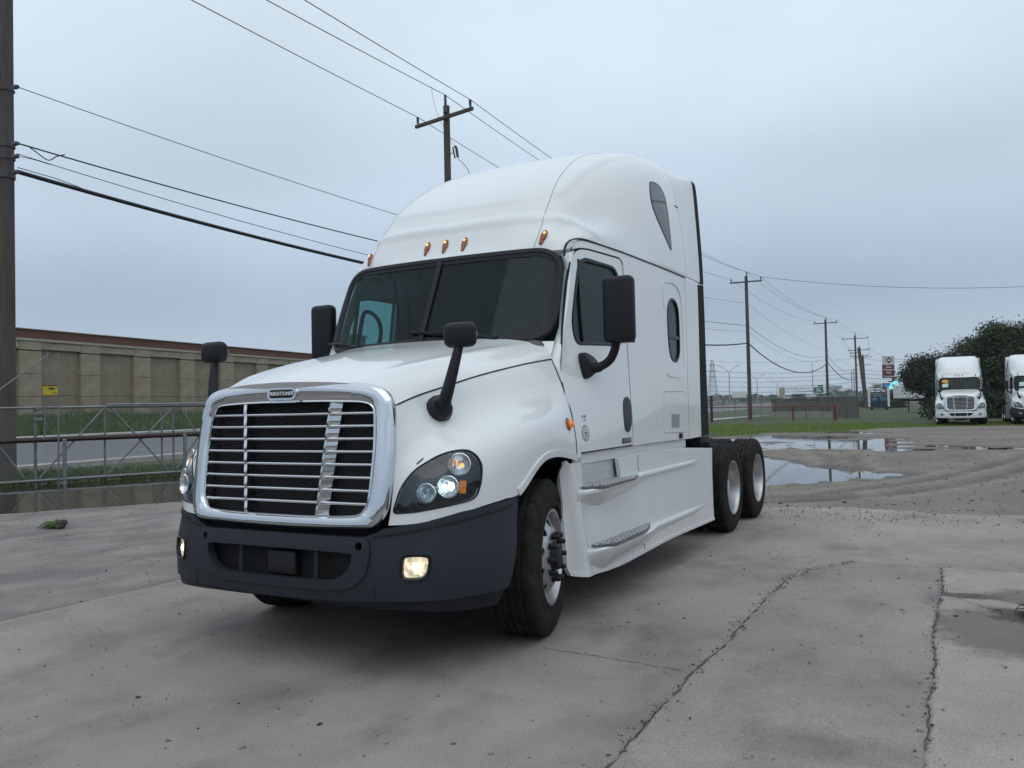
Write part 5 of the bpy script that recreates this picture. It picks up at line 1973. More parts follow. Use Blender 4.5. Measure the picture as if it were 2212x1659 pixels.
r = np.random.default_rng(5)
stone_m, nt, b = nmat("grit_stone")
N, L = nt.nodes, nt.links
tcg = N.new("ShaderNodeTexCoord")
L.new(ramp2(noise(9.0, 2, 0.5), 0.38, (0.035, 0.032, 0.03), 0.64, (0.36, 0.33, 0.30)), b.inputs["Base Color"])
b.inputs["Roughness"].default_value = 0.9
n = 6500
px_ = r.uniform(-10, 10, n)
py_ = r.uniform(-3.4, 8.6, n)
sz = np.clip(r.lognormal(-5.6, 0.5, n), 0.0016, 0.014)
pts = np.stack([px_, py_, np.full(n, 0.002)], 1)
lp = np.array(L1 + L1b)[r.integers(0, len(L1) + len(L1b), 900)] + r.normal(0, 0.035, (900, 2))
l2 = np.array(L2)[r.integers(0, len(L2), 500)] + r.normal(0, 0.03, (500, 2))
gl = np.stack([r.uniform(-1, 9, 1200), 7.9 + np.abs(r.normal(0, 1.0, 1200)) - 0.6], 1)
ex_ = np.concatenate([lp, l2, gl])
exs = np.concatenate([np.clip(r.lognormal(-5.5, 0.45, 1400), 0.0018, 0.010), np.clip(r.lognormal(-5.1, 0.5, 1200), 0.003, 0.018)])
keep = ~((np.abs(px_) < 0.9) & (py_ > 0) & (py_ < 8) & (r.random(n) < 0.3))
stones("grit", np.concatenate([pts[keep], np.concatenate([ex_, np.full((len(ex_), 1), 0.002)], 1)]), np.concatenate([sz[keep], exs]), stone_m, 8)
n = 4500
gx_ = r.uniform(-9, 16, n)
gy_ = 8.6 + 30 * r.random(n) ** 1.7
gzz = ground_z(gx_, gy_)
kp = gzz > -0.040
stones("gravel", np.stack([gx_, gy_, gzz + 0.004], 1)[kp], np.clip(r.lognormal(-4.5, 0.5, n), 0.004, 0.035)[kp], stone_m, 9)

# ------------------------------------------------------------------ road, verge and wall on the left
road_m = mat("asphalt", (0.135, 0.135, 0.145), 0.85, var=0.12, vscale=1.2, bump=0.2, bscale=60)
kerb_m = mat("kerb_concrete", (0.36, 0.35, 0.33), 0.85, var=0.2, vscale=4)
ss = np.concatenate([np.arange(-40, 90, 2.0), np.geomspace(90, 700, 30)])
def strip(name, t0, t1, dz, m, nt_=2):
    P = np.array([[TS(t, s) + np.array([0, 0, dz]) for s in ss] for t in np.linspace(t0, t1, nt_)])
    mb = MB()
    mb.grid(P)
    return tag(mb.build(name, m, recalc=False), kind="structure")
strip("road", 20.3, 29.6, 0.030, road_m, 5)
def kerb(t0, t1):
    mb = MB()
    prof = [(t0, -0.05), (t0, 0.14), (t1, 0.14), (t1, -0.05)]
    P = np.array([[TS(t, s) + np.array([0, 0, dz]) for s in ss] for t, dz in prof])
    mb.grid(P)
    return tag(mb.build("kerb", kerb_m, smooth=False), kind="structure")
kerb(19.75, 20.30)
kerb(29.6, 30.0)
pale = mat("gutter_gravel", (0.30, 0.29, 0.265), 0.9, var=0.3, vscale=5)
strip("road_shoulder", 20.32, 21.3, 0.036, pale, 2)

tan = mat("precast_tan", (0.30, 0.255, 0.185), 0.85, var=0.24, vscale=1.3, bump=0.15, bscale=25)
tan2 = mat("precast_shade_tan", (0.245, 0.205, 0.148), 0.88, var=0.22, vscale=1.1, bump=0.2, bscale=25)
brown = mat("roof_band_brown", (0.115, 0.042, 0.022), 0.6, var=0.12, vscale=0.7)
cream = mat("cornice_cream", (0.34, 0.31, 0.25), 0.8, var=0.1)
DDir = Vector((DD[0], DD[1], 0))
wall_rot = math.atan2(DD[1], DD[0])
wo = empty("warehouse", tuple(TS(37.0, 30, 1.4)), wall_rot)
wo.scale = (1, 1, 0.88)
tag(wo, "long tan precast warehouse with pilasters and a brown roof band beyond the road", "building")
# local x along the road, local y towards... the yard is at -y
sgn_in = 1 if (Matrix.Rotation(wall_rot, 3, 'Z') @ Vector((0, 1, 0))).dot(Vector((ND[0], ND[1], 0))) > 0 else -1
Y = lambda v: v * sgn_in          # positive = away from the yard
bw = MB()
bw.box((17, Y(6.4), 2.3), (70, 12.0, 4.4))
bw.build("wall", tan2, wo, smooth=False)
bb = MB()
bb.box((17, Y(6.2), 4.50), (70.6, 12.3, 0.14))
bb.build("cornice", cream, wo, smooth=False)
bb = MB()
bb.box((17, Y(6.35), 4.845), (70.3, 12.1, 0.50))
bb.build("roof_band", brown, wo, smooth=False)
bb = MB()
bb.box((17, Y(6.35), 5.12), (70.5, 12.3, 0.045))
bb.build("roof_coping", cream, wo, smooth=False)
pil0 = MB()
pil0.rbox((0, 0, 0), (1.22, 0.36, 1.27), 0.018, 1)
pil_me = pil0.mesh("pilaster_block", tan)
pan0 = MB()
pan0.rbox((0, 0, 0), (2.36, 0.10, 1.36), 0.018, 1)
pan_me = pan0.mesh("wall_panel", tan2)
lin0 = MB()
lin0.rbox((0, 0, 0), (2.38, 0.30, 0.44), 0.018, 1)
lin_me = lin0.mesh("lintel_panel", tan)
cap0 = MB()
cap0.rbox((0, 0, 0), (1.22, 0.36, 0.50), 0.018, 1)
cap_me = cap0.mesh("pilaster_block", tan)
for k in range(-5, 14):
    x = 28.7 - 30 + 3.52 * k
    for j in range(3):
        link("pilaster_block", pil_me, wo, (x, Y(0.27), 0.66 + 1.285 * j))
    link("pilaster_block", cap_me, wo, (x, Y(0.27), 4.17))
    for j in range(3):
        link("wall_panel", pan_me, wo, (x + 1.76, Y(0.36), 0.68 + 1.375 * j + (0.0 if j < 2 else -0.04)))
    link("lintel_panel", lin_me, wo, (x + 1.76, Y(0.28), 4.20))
tw = empty("roof_tower", tuple(TS(39.0, 56.4, 1.4)), wall_rot)
tag(tw, "small tan block rising above the far end of the brown roof band", "building")
tb_ = MB()
tb_.box((0, 0, 3.2), (2.2, 2.2, 6.4))
tb_.build("wall", tan2, tw, smooth=False)
tb_ = MB()
tb_.box((0, 0, 6.45), (2.5, 2.5, 0.14))
tb_.build("cornice", cream, tw, smooth=False)

# grass blades
grass_m, nt, b = nmat("grass_blade")
N, L = nt.nodes, nt.links
tcg = N.new("ShaderNodeTexCoord")
L.new(ramp2(noise(1.1, 6, 0.7), 0.3, (0.030, 0.070, 0.010), 0.7, (0.095, 0.145, 0.028)), b.inputs["Base Color"])
b.inputs["Roughness"].default_value = 0.7
lawn_m, nt, b = nmat("lawn_blade")
N, L = nt.nodes, nt.links
tcg = N.new("ShaderNodeTexCoord")
L.new(ramp2(noise(0.5, 6, 0.7), 0.3, (0.085, 0.155, 0.010), 0.7, (0.19, 0.275, 0.026)), b.inputs["Base Color"])
b.inputs["Roughness"].default_value = 0.7
def blades(name, X, Yv, Z, H, W, seed, m=None):
    r = np.random.default_rng(seed)
    n = len(X)
    a = r.random(n) * 6.28
    lean = r.normal(0, 0.35, (n, 2)) * H[:, None]
    c = np.stack([X, Yv, Z], 1)
    d = np.stack([np.cos(a) * W, np.sin(a) * W, np.zeros(n)], 1)
    tip = c + np.concatenate([lean, H[:, None]], 1)
    mid = c + np.concatenate([lean * 0.3, (H * 0.55)[:, None]], 1)
    P = np.stack([c - d, c + d, mid + d * 0.7, tip, mid - d * 0.7], 1).reshape(-1, 3)
    k = np.arange(n) * 5
    Fq = np.concatenate([np.stack([k, k + 1, k + 2], 1), np.stack([k, k + 2, k + 4], 1), np.stack([k + 4, k + 2, k + 3], 1)])
    return tag(link(name, fast_mesh(name, P, Fq, m or grass_m)), kind="stuff")
n = 30000
tt = r.uniform(30.1, 36.9, n)
sv_ = 12 + 55 * r.random(n) ** 1.3
P = np.array([TS(a_, c_) for a_, c_ in zip(tt, sv_)])
blades("embankment_grass", P[:, 0], P[:, 1], P[:, 2] - 0.02, r.uniform(0.18, 0.55, n) * (0.6 + 0.8 * vnoise(P[:, 0], P[:, 1], 2.0, 3)), r.uniform(0.015, 0.035, n), 1)
n = 16000
aa = r.uniform(-6, 14, n)
bb_ = r.uniform(0.15, 3.0, n)
P2 = F0[None] + FD[None] * aa[:, None] + FN[None] * bb_[:, None]
k_ = road_t(P2[:, 0], P2[:, 1]) < 19.6
P2 = P2[k_]
n = len(P2)
blades("verge_grass", P2[:, 0], P2[:, 1], ground_z(P2[:, 0], P2[:, 1]), r.uniform(0.06, 0.20, n), r.uniform(0.008, 0.02, n), 2)
n = 110000
X = r.uniform(-26, 22, n)
Yv = 30 + 26 * r.random(n) ** 1.1
g_ = zone_grass(X, Yv)
k_ = (r.random(n) < g_ * 1.2) & (vnoise(X, Yv, 1.4, 31) > 0.22)
X, Yv = X[k_], Yv[k_]
n = len(X)
blades("lawn_grass", X, Yv, ground_z(X, Yv), r.uniform(0.03, 0.08, n) * (0.5 + vnoise(X, Yv, 1.2, 33)), r.uniform(0.008, 0.018, n), 3, lawn_m)

# uprooted grass clump and twig litter on the concrete
gc = empty("grass_clump", tuple(np.append(PX(118, 1138, 11.2)[:2], 0)))
tag(gc, "uprooted tuft of green grass with earthy root lying on the concrete at left", "grass tuft")
mb = MB()
rr_ = random.Random(3)
for k in range(150):
    a_ = rr_.uniform(-0.5, 0.5) + math.pi * 0.98
    l_ = rr_.uniform(0.10, 0.34)
    h_ = rr_.uniform(0.01, 0.10)
    y0 = rr_.uniform(-0.06, 0.06)
    p0 = (0.12, y0, 0.02 + rr_.uniform(0, 0.04))
    mb.tube([p0, (0.12 + math.cos(a_) * l_ * 0.5, y0 + math.sin(a_) * l_ * 0.5, h_), (0.12 + math.cos(a_) * l_, y0 + math.sin(a_) * l_, 0.005)], [0.006, 0.005, 0.001], 4)
mb.build("blades", grass_m, gc)
mb = MB()
for k in range(14):
    mb.ellipsoid((0.13 + rr_.uniform(-0.05, 0.06), rr_.uniform(-0.05, 0.05), 0.03 + rr_.uniform(-0.02, 0.05)), (rr_.uniform(0.02, 0.045), rr_.uniform(0.02, 0.045), rr_.uniform(0.015, 0.04)), 7, 5)
for k in range(16):
    a_ = rr_.uniform(0, 6.28)
    mb.tube([(0.14, 0, 0.05), (0.14 + 0.05 * math.cos(a_), 0.04 * math.sin(a_), 0.10), (0.15 + 0.09 * math.cos(a_), 0.08 * math.sin(a_), 0.12 + rr_.uniform(-0.06, 0.05))], [0.005, 0.004, 0.002], 4)
mb.build("root_ball", mat("root_earth", (0.075, 0.060, 0.045), 0.95, var=0.3, vscale=12), gc)
bt = empty("dead_brush", (4.02, 2.98, 0))
tag(bt, "dead brown tangle of twigs lying on wet silt at the right edge", "brush pile")
mb = MB()
for k in range(120):
    a_, e_ = rr_.uniform(0, 6.28), rr_.uniform(0, 0.7)
    c_ = (rr_.gauss(0, 0.07), rr_.gauss(0, 0.07), 0.012)
    l_ = rr_.uniform(0.05, 0.16)
    q = [c_]
    for j in range(3):
        c_ = (c_[0] + math.cos(a_) * l_ / 3, c_[1] + math.sin(a_) * l_ / 3, max(0.006, c_[2] + math.sin(e_) * l_ / 3))
        a_ += rr_.gauss(0, 0.5)
        e_ -= 0.3
        q.append(c_)
    mb.tube(q, [0.005, 0.004, 0.003, 0.0015], 4)
mb.build("twigs", mat("dead_twig", (0.075, 0.055, 0.040), 0.9, var=0.3), bt)


# ------------------------------------------------------------------ fence and sliding gate on the left
galv = mat("galvanised_pipe", (0.22, 0.225, 0.235), 0.5, 0.55, var=0.2, vscale=6)
galv_wire = mat("galvanised_wire", (0.30, 0.30, 0.30), 0.5, 0.6)
rust = mat("rusty_beam", (0.045, 0.030, 0.024), 0.85, var=0.3, vscale=5)
redp = mat("red_pipe_paint", (0.17, 0.020, 0.017), 0.55, var=0.25, vscale=8)


def fence_pt(px, py, lift=0.0):
    """where the view line of a photograph point meets the fence's upright plane"""
    d = PX(px, py, 1.0) - CAM
    t = ((F0 - CAM[:2]) @ FN) / (d[:2] @ FN)
    p = CAM + d * t
    return p - np.append(FN, 0) * lift


def fz(a, z, lift=0.0):
    p = F0 + FD * a - FN * lift
    return np.array([p[0], p[1], z])


a_of = lambda px: float((fence_pt(px, 900)[:2] - F0) @ FD)
A_L, A_G, A_E = a_of(-190), a_of(82), a_of(520) + 9.0
TOPZ = 1.72
gate = empty("sliding_gate", tuple(fz(A_G, -0.03)))
tag(gate, "galvanised sliding gate with diagonal braces and chain mesh beside the truck", "gate")
def bar(name, pts, rad, m, root, n=8):
    mb = MB()
    mb.tube([np.asarray(p) - np.array(root.location) for p in pts], rad, n)
    return mb.build(name, m, root)
bar("top_rail", [fz(A_G + 0.12, TOPZ), fz(A_E, TOPZ - 0.02)], 0.030, galv, gate)
bar("second_rail", [fz(a_of(228), TOPZ + 0.05, 0.07), fz(A_E, TOPZ + 0.04, 0.07)], 0.024, galv, gate)
bar("bottom_rail", [fz(A_L, 0.06, 0.03), fz(A_E, 0.10, 0.03)], 0.034, galv, gate)
bar("guide_beam", [fz(A_L, 0.98, 0.10), fz(A_E, 1.02, 0.10)], 0.055, rust, gate, 4)
for px, z0, z1 in ((226, 0.1, TOPZ), (349, 0.1, TOPZ - 0.02), (374, 0.1, TOPZ - 0.02), (470, 0.1, TOPZ)):
    bar("gate_stile", [fz(a_of(px), z0), fz(a_of(px), z1)], 0.024, galv, gate)
for (pa, za), (pb, zb) in (((226, 1.70), (84, 0.12)), ((240, 1.68), (361, 0.14)), ((374, 1.68), (232, 0.14)), ((389, 1.66), (470, 0.14)), ((470, 1.66), (380, 0.14))):
    bar("brace", [fz(a_of(pa), za, 0.02), fz(a_of(pb), zb, 0.02)], 0.021, galv, gate)
for k in range(6):
    a0_ = a_of(520) - 0.1 + 1.5 * k
    bar("gate_stile", [fz(a0_, 0.1), fz(a0_, TOPZ)], 0.024, galv, gate)
    if k < 5: bar("brace", [fz(a0_ + 0.05, (0.14, 1.66)[k % 2], 0.02), fz(a0_ + 1.45, (1.66, 0.14)[k % 2], 0.02)], 0.021, galv, gate)


def chain_mesh(a0, a1, z0, z1, root, pitch=0.062, rad=0.0021):
    mb = MB()
    h = z1 - z0
    k = a0 - h
    while k < a1:
        for sg in (1, -1):
            s0, s1 = k, k + h
            q0, q1 = max(s0, a0), min(s1, a1)
            if q1 - q0 > 0.02:
                zz = lambda s: z0 + (s - s0) if sg > 0 else z1 - (s - s0)
                mb.tube([fz(q0, zz(q0), 0.012 * sg * 0 - 0.012) - np.array(root.location), fz(q1, zz(q1), -0.012) - np.array(root.location)], rad, 3, 0, False)
        k += pitch
    o = mb.build("chain_mesh", galv_wire, root, smooth=False, recalc=False)
    o["kind"] = "stuff"
    return o
chain_mesh(A_G + 0.1, A_E, 0.08, TOPZ, gate)
fen = empty("chain_link_fence", tuple(fz(A_L, -0.03)))
tag(fen, "chain link fence run with pipe rail in front of the wooden pole at far left", "fence")
bar("top_rail", [fz(A_L, TOPZ), fz(A_G - 0.05, TOPZ)], 0.028, galv, fen)
for px in (-150, 77):
    bar("post", [fz(a_of(px), -0.1, -0.05), fz(a_of(px), TOPZ + 0.02, -0.05)], 0.035, galv, fen)
bar("brace", [fz(a_of(-10), 0.98), fz(a_of(52), 0.14)], 0.02, galv, fen)
bkt = MB()
for z in (1.45, 1.58, 1.70):
    bkt.rbox(fz(a_of(82), z, 0.06) - np.array(fen.location), (0.13, 0.13, 0.09), 0.02, 2)
bkt.build("gate_roller", galv, fen)
chain_mesh(A_L, A_G - 0.02, 0.08, TOPZ, fen)
for px, zt, lab in ((133, 0.98, "short bright steel post in the water behind the grass clump"), (390, 1.06, "short steel post standing beside the truck's right headlight")):
    po = MB()
    po.tube([fz(a_of(px), -0.15, 0.32), fz(a_of(px), zt, 0.32)], 0.044, 12)
    po.ellipsoid(fz(a_of(px), zt, 0.32), (0.044, 0.044, 0.02))
    tag(po.build("guide_post", galv), lab, "post", "short posts guiding the sliding gate")
# tall thin sign post with a stay cable and yellow sign
sp = empty("sign_post", tuple(fz(a_of(121), -0.1, 0.25)))
tag(sp, "tall thin pipe frame standing over the gate, carrying a yellow notice", "post")
bar("upright", [fz(a_of(121), -0.15, 0.25), fz(a_of(122.5), 2.95, 0.25)], 0.019, galv, sp)
bar("upright", [fz(a_of(91), 1.0, 0.25), fz(a_of(100), 2.98, 0.25)], 0.014, galv, sp)
bar("stay_cable", [fz(a_of(-60), 1.72, 0.25), fz(a_of(98), 2.90, 0.25)], 0.014, galv, sp)
sg = empty("notice_sign", tuple(fz(a_of(104), 2.10, 0.29)), math.atan2(FD[1], FD[0]))
tag(sg, "small yellow notice with dark print hung on the thin pipe frame", "sign")
mb = MB()
mb.box((0, 0, 0), (0.30, 0.012, 0.21))
mb.build("sign_plate", mat("sign_yellow", (0.50, 0.40, 0.025), 0.5, var=0.12, vscale=12), sg, smooth=False)
mb = MB()
for (x_, z_, w_, h_) in ((0.0, 0.115, 0.30, 0.018), (0.0, -0.113, 0.30, 0.016)):
    mb.box((x_, -0.003, z_), (w_, 0.018, h_))
for (x_, z_, w_, h_) in ((-0.035, 0.048, 0.010, 0.055), (0.02, 0.045, 0.075, 0.050), (0.068, 0.045, 0.012, 0.045), (0.112, 0.048, 0.022, 0.030), (0.085, -0.055, 0.09, 0.012)):
    mb.box((x_, -0.0085, z_), (w_, 0.004, h_))
mb.build("sign_print", mat("sign_ink", (0.05, 0.035, 0.01), 0.6), sg, smooth=False)

# ------------------------------------------------------------------ utility poles
wood = mat("weathered_pole", (0.085, 0.070, 0.063), 0.9, var=0.35, vscale=3, bump=0.4, bscale=14, stretch=(5, 5, 0.35))
insul = mat("insulator", (0.055, 0.050, 0.050), 0.4)
wirem = mat("cable_black", (0.012, 0.012, 0.014), 0.7)


def pole(px, depth, top_z, r0, r1, arm, arm_rot, label, group, z0=-0.2, lean=(0, 0), arm_drop=0.55, extra=None, arm2=None):
    p = GX(px, depth)
    root = empty("utility_pole", (p[0], p[1], z0))
    tag(root, label, "utility pole", group)
    mb = MB()
    n_ = 8
    mb.tube([(lean[0] * k / n_, lean[1] * k / n_, (top_z - z0) * k / n_) for k in range(n_ + 1)], [r0 + (r1 - r0) * k / n_ for k in range(n_ + 1)], 16)
    mb.build("shaft", wood, root)
    tips = []
    ca = np.array([math.cos(arm_rot), math.sin(arm_rot), 0])
    tl = np.array([lean[0], lean[1], 0])
    top = np.array([0, 0, top_z - z0]) + tl
    for drop, ln in ((arm_drop, arm),) + ((arm2,) if arm2 else ()):
        if not ln: continue
        c = top - np.array([0, 0, drop])
        cm = MB()
        cm.box(tuple(c + np.array([-ca[1], ca[0], 0]) * -(r1 + 0.05)), (ln, 0.10, 0.12), 0, arm_rot)
        cm.build("crossarm", wood, root)
        for sg_ in (-1, 1):
            q = c + ca * sg_ * (ln / 2 - 0.12) + np.array([-ca[1], ca[0], 0]) * -(r1 + 0.05)
            im = MB()
            im.lathe([(0.0, 0.36), (0.05, 0.35), (0.062, 0.30), (0.045, 0.26), (0.06, 0.22), (0.045, 0.16), (0.055, 0.12), (0.02, 0.10), (0.02, 0.05)], 12, 0, Matrix.Translation(q) @ Matrix.Rotation(R(-90), 4, 'Y'))
            im.build("insulator", insul, root)
            if drop == arm_drop: tips.append(np.array([p[0], p[1], z0]) + q + np.array([0, 0, 0.36]))
    im = MB()
    q = top + np.array([-ca[1], ca[0], 0]) * -(r1 + 0.03) + ca * 0.10
    im.tube([q - np.array([0, 0, 0.3]), q + np.array([0, 0, 0.36])], [0.06, 0.05], 10)
    im.build("ridge_pin", insul, root)
    tips.insert(1, np.array([p[0], p[1], z0]) + q + np.array([0, 0, 0.36]))
    return root, tips, (lambda z: np.array([p[0] + lean[0] * (z - z0) / (top_z - z0), p[1] + lean[1] * (z - z0) / (top_z - z0), z]))


ARM = R(8)
PG = "utility poles along the road"
pl0, t0, at0 = pole(14, 19.3, 13.4, 0.205, 0.165, 2.3, ARM, "thick weathered wooden pole rising out of the frame behind the chain link fence", PG)
pl1, t1, at1 = pole(977, 31.4, 13.05, 0.155, 0.125, 3.0, R(-11), "wooden pole with crossarm rising from behind the white truck's roof", PG, arm_drop=0.50)
pl2, t2, at2 = pole(1620, 76.0, 13.1, 0.19, 0.14, 2.9, R(2), "wooden pole with crossarm standing behind the red pipe rail", PG)
pl3, t3, at3 = pole(1789, 119.0, 13.2, 0.21, 0.15, 3.2, R(4), "second crossarm pole beyond the red rail, left of the water tower", PG)
pl4, t4, at4 = pole(1852, 146.0, 12.9, 0.19, 0.15, 4.4, R(2), "dark slim pole with two crossarms between the water tower and the leaning pole", PG, arm2=(3.1, 1.8))
pl5, t5, at5 = pole(1873, 152.0, 11.2, 0.42, 0.27, 3.6, R(4), "thick leaning wooden pole close to the red motel sign", PG, lean=(-1.1, 0.3), arm_drop=0.5, arm2=(1.6, 3.2))
pl6, t6, at6 = pole(1872, 205.0, 12.6, 0.30, 0.22, 4.2, R(4), "farther wooden pole mostly hidden by the leaning pole", PG, lean=(-0.5, 0), arm2=(2.4, 3.4))
# fused cut-out with looped lead on the middle pole
co = MB()
w2 = np.array(pl1.location)
c_ = PX(981, 330, 31.2) - w2
co.tube([PX(972, 332, 31.4) - w2, c_], 0.016, 6)
co.tube([PX(978, 318, 31.2) - w2, PX(983, 342, 31.2) - w2], [0.03, 0.03], 8)
co.tube([PX(986, 320, 31.15) - w2, PX(989, 340, 31.15) - w2], [0.055, 0.05], 8)
co.ellipsoid(tuple(PX(984, 317, 31.15) - w2), (0.06, 0.06, 0.05))
co.build("cutout_switch", insul, pl1)
co = MB()
co.tube([np.array(p) for p in smooth_path([PX(989, 343, 31.15) - w2, PX(999, 352, 31.15) - w2, PX(1010, 366, 31.15) - w2, PX(1014, 382, 31.15) - w2, PX(1006, 397, 31.15) - w2, PX(992, 392, 31.15) - w2], 5)], 0.011, 5)
co.tube([np.array(p) for p in smooth_path([PX(932, 187, 31.15) - w2, PX(936, 215, 31.15) - w2, PX(950, 258, 31.15) - w2, PX(983, 318, 31.15) - w2], 6)], 0.007, 4)
co.build("jumper_lead", wirem, pl1)
# clamps and bands on the near pole
w0 = np.array(pl0.location)
for py, rr2, hh in ((372, 0.200, 0.22), (310, 0.198, 0.08), (338, 0.198, 0.05), (188, 0.194, 0.04)):
    zc = PX(14, py, 19.3)[2]
    q = at0(zc) - w0
    cb = MB()
    cb.lathe([(rr2, -hh / 2), (rr2 + 0.012, -hh / 2), (rr2 + 0.012, hh / 2), (rr2, hh / 2)], 20, 0, Matrix.Translation(q) @ Matrix.Rotation(R(-90), 4, 'Y'))
    cb.build("pole_band", insul, pl0)
    cb = MB()
    cb.rbox(tuple(PX(34, py, 19.2) - w0), (0.16, 0.10, 0.08), 0.02, 2)
    cb.build("cable_clamp", insul, pl0)


def span(a, b_, sag, n=18):
    a, b_ = np.asarray(a), np.asarray(b_)
    return [a + (b_ - a) * k / n - np.array([0, 0, 4 * sag * (k / n) * (1 - k / n)]) for k in range(n + 1)]


def wire(pts, sags, rad, label, group, cat="power line", name="power_line"):
    mb = MB()
    path = []
    for a, b_, s_ in zip(pts[:-1], pts[1:], sags):
        sp_ = span(a, b_, s_)
        path += sp_ if not path else sp_[1:]
    mb.tube(path, rad, 5)
    return tag(mb.build(name, wirem, recalc=False), label, cat, group)


UPW = "high voltage conductors on the crossarms"
side_n = ("the left crossarm tips", "the pole tops", "the right crossarm tips")
far = lambda k, px, py: PX(px, py, 31.4 - 18)
OUT = [PX(425, -4, 20.0), PX(587, -4, 20.0), PX(668, -4, 20.0)]
for k in range(3):
    back = t1[k] + (OUT[k] - t1[k]) * 2.6
    wire([back, t1[k], t2[k], t3[k], t4[k]], [0.12, 0.9, 0.8, 0.5], 0.0125, "thin bare conductor strung along " + side_n[k] + " above the truck roof", UPW)
for k in (0, 2):
    wire([t4[k], t5[k], t6[k]], [0.1, 0.6], 0.014, "short dark conductor between the distant leaning poles, " + ("left" if k == 0 else "right") + " side", UPW)
COMM = "utility cables slung below the crossarms"
zz = lambda at, px, py, dep: PX(px, py, dep)
C_ = [
    ((38, 188), (968, 497), (1613, 655), (1786, 754), (1849, 790), 0.013, "single thin cable leaving the near pole above all its other cables", (0.1, 0.4, 0.7, 0.6)),
    ((36, 309), (969, 556), (1615, 703), (1788, 767), (1850, 806), 0.024, "medium cable with a slack loop at the near pole", (0.12, 0.5, 1.3, 0.9)),
    ((36, 332), (969, 592), (1616, 716), (1789, 771), (1851, 808), 0.013, "thin service cable between the medium cable and the thickest one", (0.15, 0.5, 1.5, 1.0)),
    ((36, 371), (969, 607), (1616, 741), (1789, 783), (1851, 816), 0.068, "thickest black cable bundle sagging from the near pole to behind the truck", (0.15, 1.0, 2.05, 1.2)),
]
for a, b_, c_, d_, e_, rad, lab, sg_ in C_:
    wire([PX(*a, 19.2), PX(*b_, 31.3), PX(*c_, 75.9), PX(*d_, 118.9), PX(*e_, 145.9)], sg_, rad * 0.8, lab, COMM, "cable", "utility_cable")
mb = MB()
mb.tube([np.array(p) for p in smooth_path([PX(64, 318, 19.3), PX(80, 330, 19.4), PX(104, 346, 19.6), PX(122, 338, 19.8), PX(140, 334, 20.0)], 6)], 0.014, 5)
mb.tube([np.array(p) for p in smooth_path([PX(38, 362, 19.2), PX(80, 374, 19.6), PX(130, 389, 20.1), PX(200, 416, 20.8)], 6)], 0.010, 5)
mb.tube([np.array(p) for p in smooth_path([PX(38, 338, 19.2), PX(70, 344, 19.5), PX(110, 356, 19.9)], 6)], 0.008, 5)
tag(mb.build("cable_loop", wirem, recalc=False), "slack loop and tie wires hanging under the cables beside the near pole", "cable", COMM)
wire([t2[2], PX(2600, 588, 60)], [1.1], 0.017, "lone conductor crossing the sky from the red rail pole to the right edge", UPW)
wire([t5[2], PX(2060, 752, 70)], [1.5], 0.018, "low conductor running from the leaning pole to the large tree", UPW)
for k, (y0, y1) in enumerate(((793, 797), (806, 800), (817, 806), (829, 815), (838, 830), (772, 770))):
    wire([PX(1380, y0 - 6, 420), PX(1850, (y0 + y1) / 2 + 3, 420), PX(2330, y1, 420)], [3.0, 3.0], 0.075 if k < 5 else 0.05, ("second", "third", "fourth", "fifth", "lowest", "highest")[k] + " of the six faint transmission lines crossing low in the far sky", "far transmission lines")

# ------------------------------------------------------------------ red pipe rail, screened fence
rail = empty("pipe_rail", tuple(GX(1713, 66)))
tag(rail, "red painted pipe rail on posts along the far lawn edge", "railing")
RP = [GX(1500, 80, 1.10), GX(1622, 71.3, 1.10), GX(1713, 66.1, 1.10), GX(1803, 63.0, 1.10), GX(1812, 62.7, 1.10)]
bar("rail", RP, 0.042, redp, rail)
for p in RP[:4]:
    bar("post", [(p[0], p[1], -0.1), (p[0], p[1], 1.12)], 0.075 if p is not RP[3] else 0.10, redp, rail)
scf = empty("screened_fence", tuple(GX(1760, 72)))
tag(scf, "long chain link fence half covered with weathered grey screen behind the red rail", "fence")
S0, S1 = GX(1490, 92), GX(1900, 66)
def sl(t, z): return np.array([S0[0] + (S1[0] - S0[0]) * t, S0[1] + (S1[1] - S0[1]) * t, z])
tp = lambda px: float(np.clip((((GX(px, 78) - CAM)[:2]) @ np.array([0, 0])) + 0, 0, 1))
def t_at(px):
    d = (PX(px, 880, 1.0) - CAM)[:2]
    A_ = np.array([[d[0], -(S1 - S0)[0]], [d[1], -(S1 - S0)[1]]])
    return float(np.linalg.solve(A_, S0[:2] - CAM[:2])[1])
bar("top_rail", [sl(0, 1.86), sl(t_at(1853), 1.86)], 0.035, galv, scf)
for k in range(13):
    t = k / 12 * t_at(1853)
    bar("post", [sl(t, -0.1), sl(t, 1.9)], 0.04, galv, scf)
mb = MB()
h = 1.85
Ls = float(np.linalg.norm(S1 - S0)) * t_at(1853)
Lt = float(np.linalg.norm(S1 - S0))
k = -h
while k < Ls:
    for sgx in (1, -1):
        q0, q1 = max(k, 0), min(k + h, Ls)
        if q1 > q0:
            z_ = lambda s: (s - k) if sgx > 0 else h - (s - k)
            mb.tube([sl(q0 / Lt, z_(q0)) - np.array(scf.location), sl(q1 / Lt, z_(q1)) - np.array(scf.location)], 0.006, 3, 0, False)
    k += 0.16
o = mb.build("chain_mesh", galv_wire, scf, smooth=False, recalc=False)
o["kind"] = "stuff"
scrm = mat("weathered_screen", (0.13, 0.118, 0.112), 0.95, var=0.25, vscale=0.9)
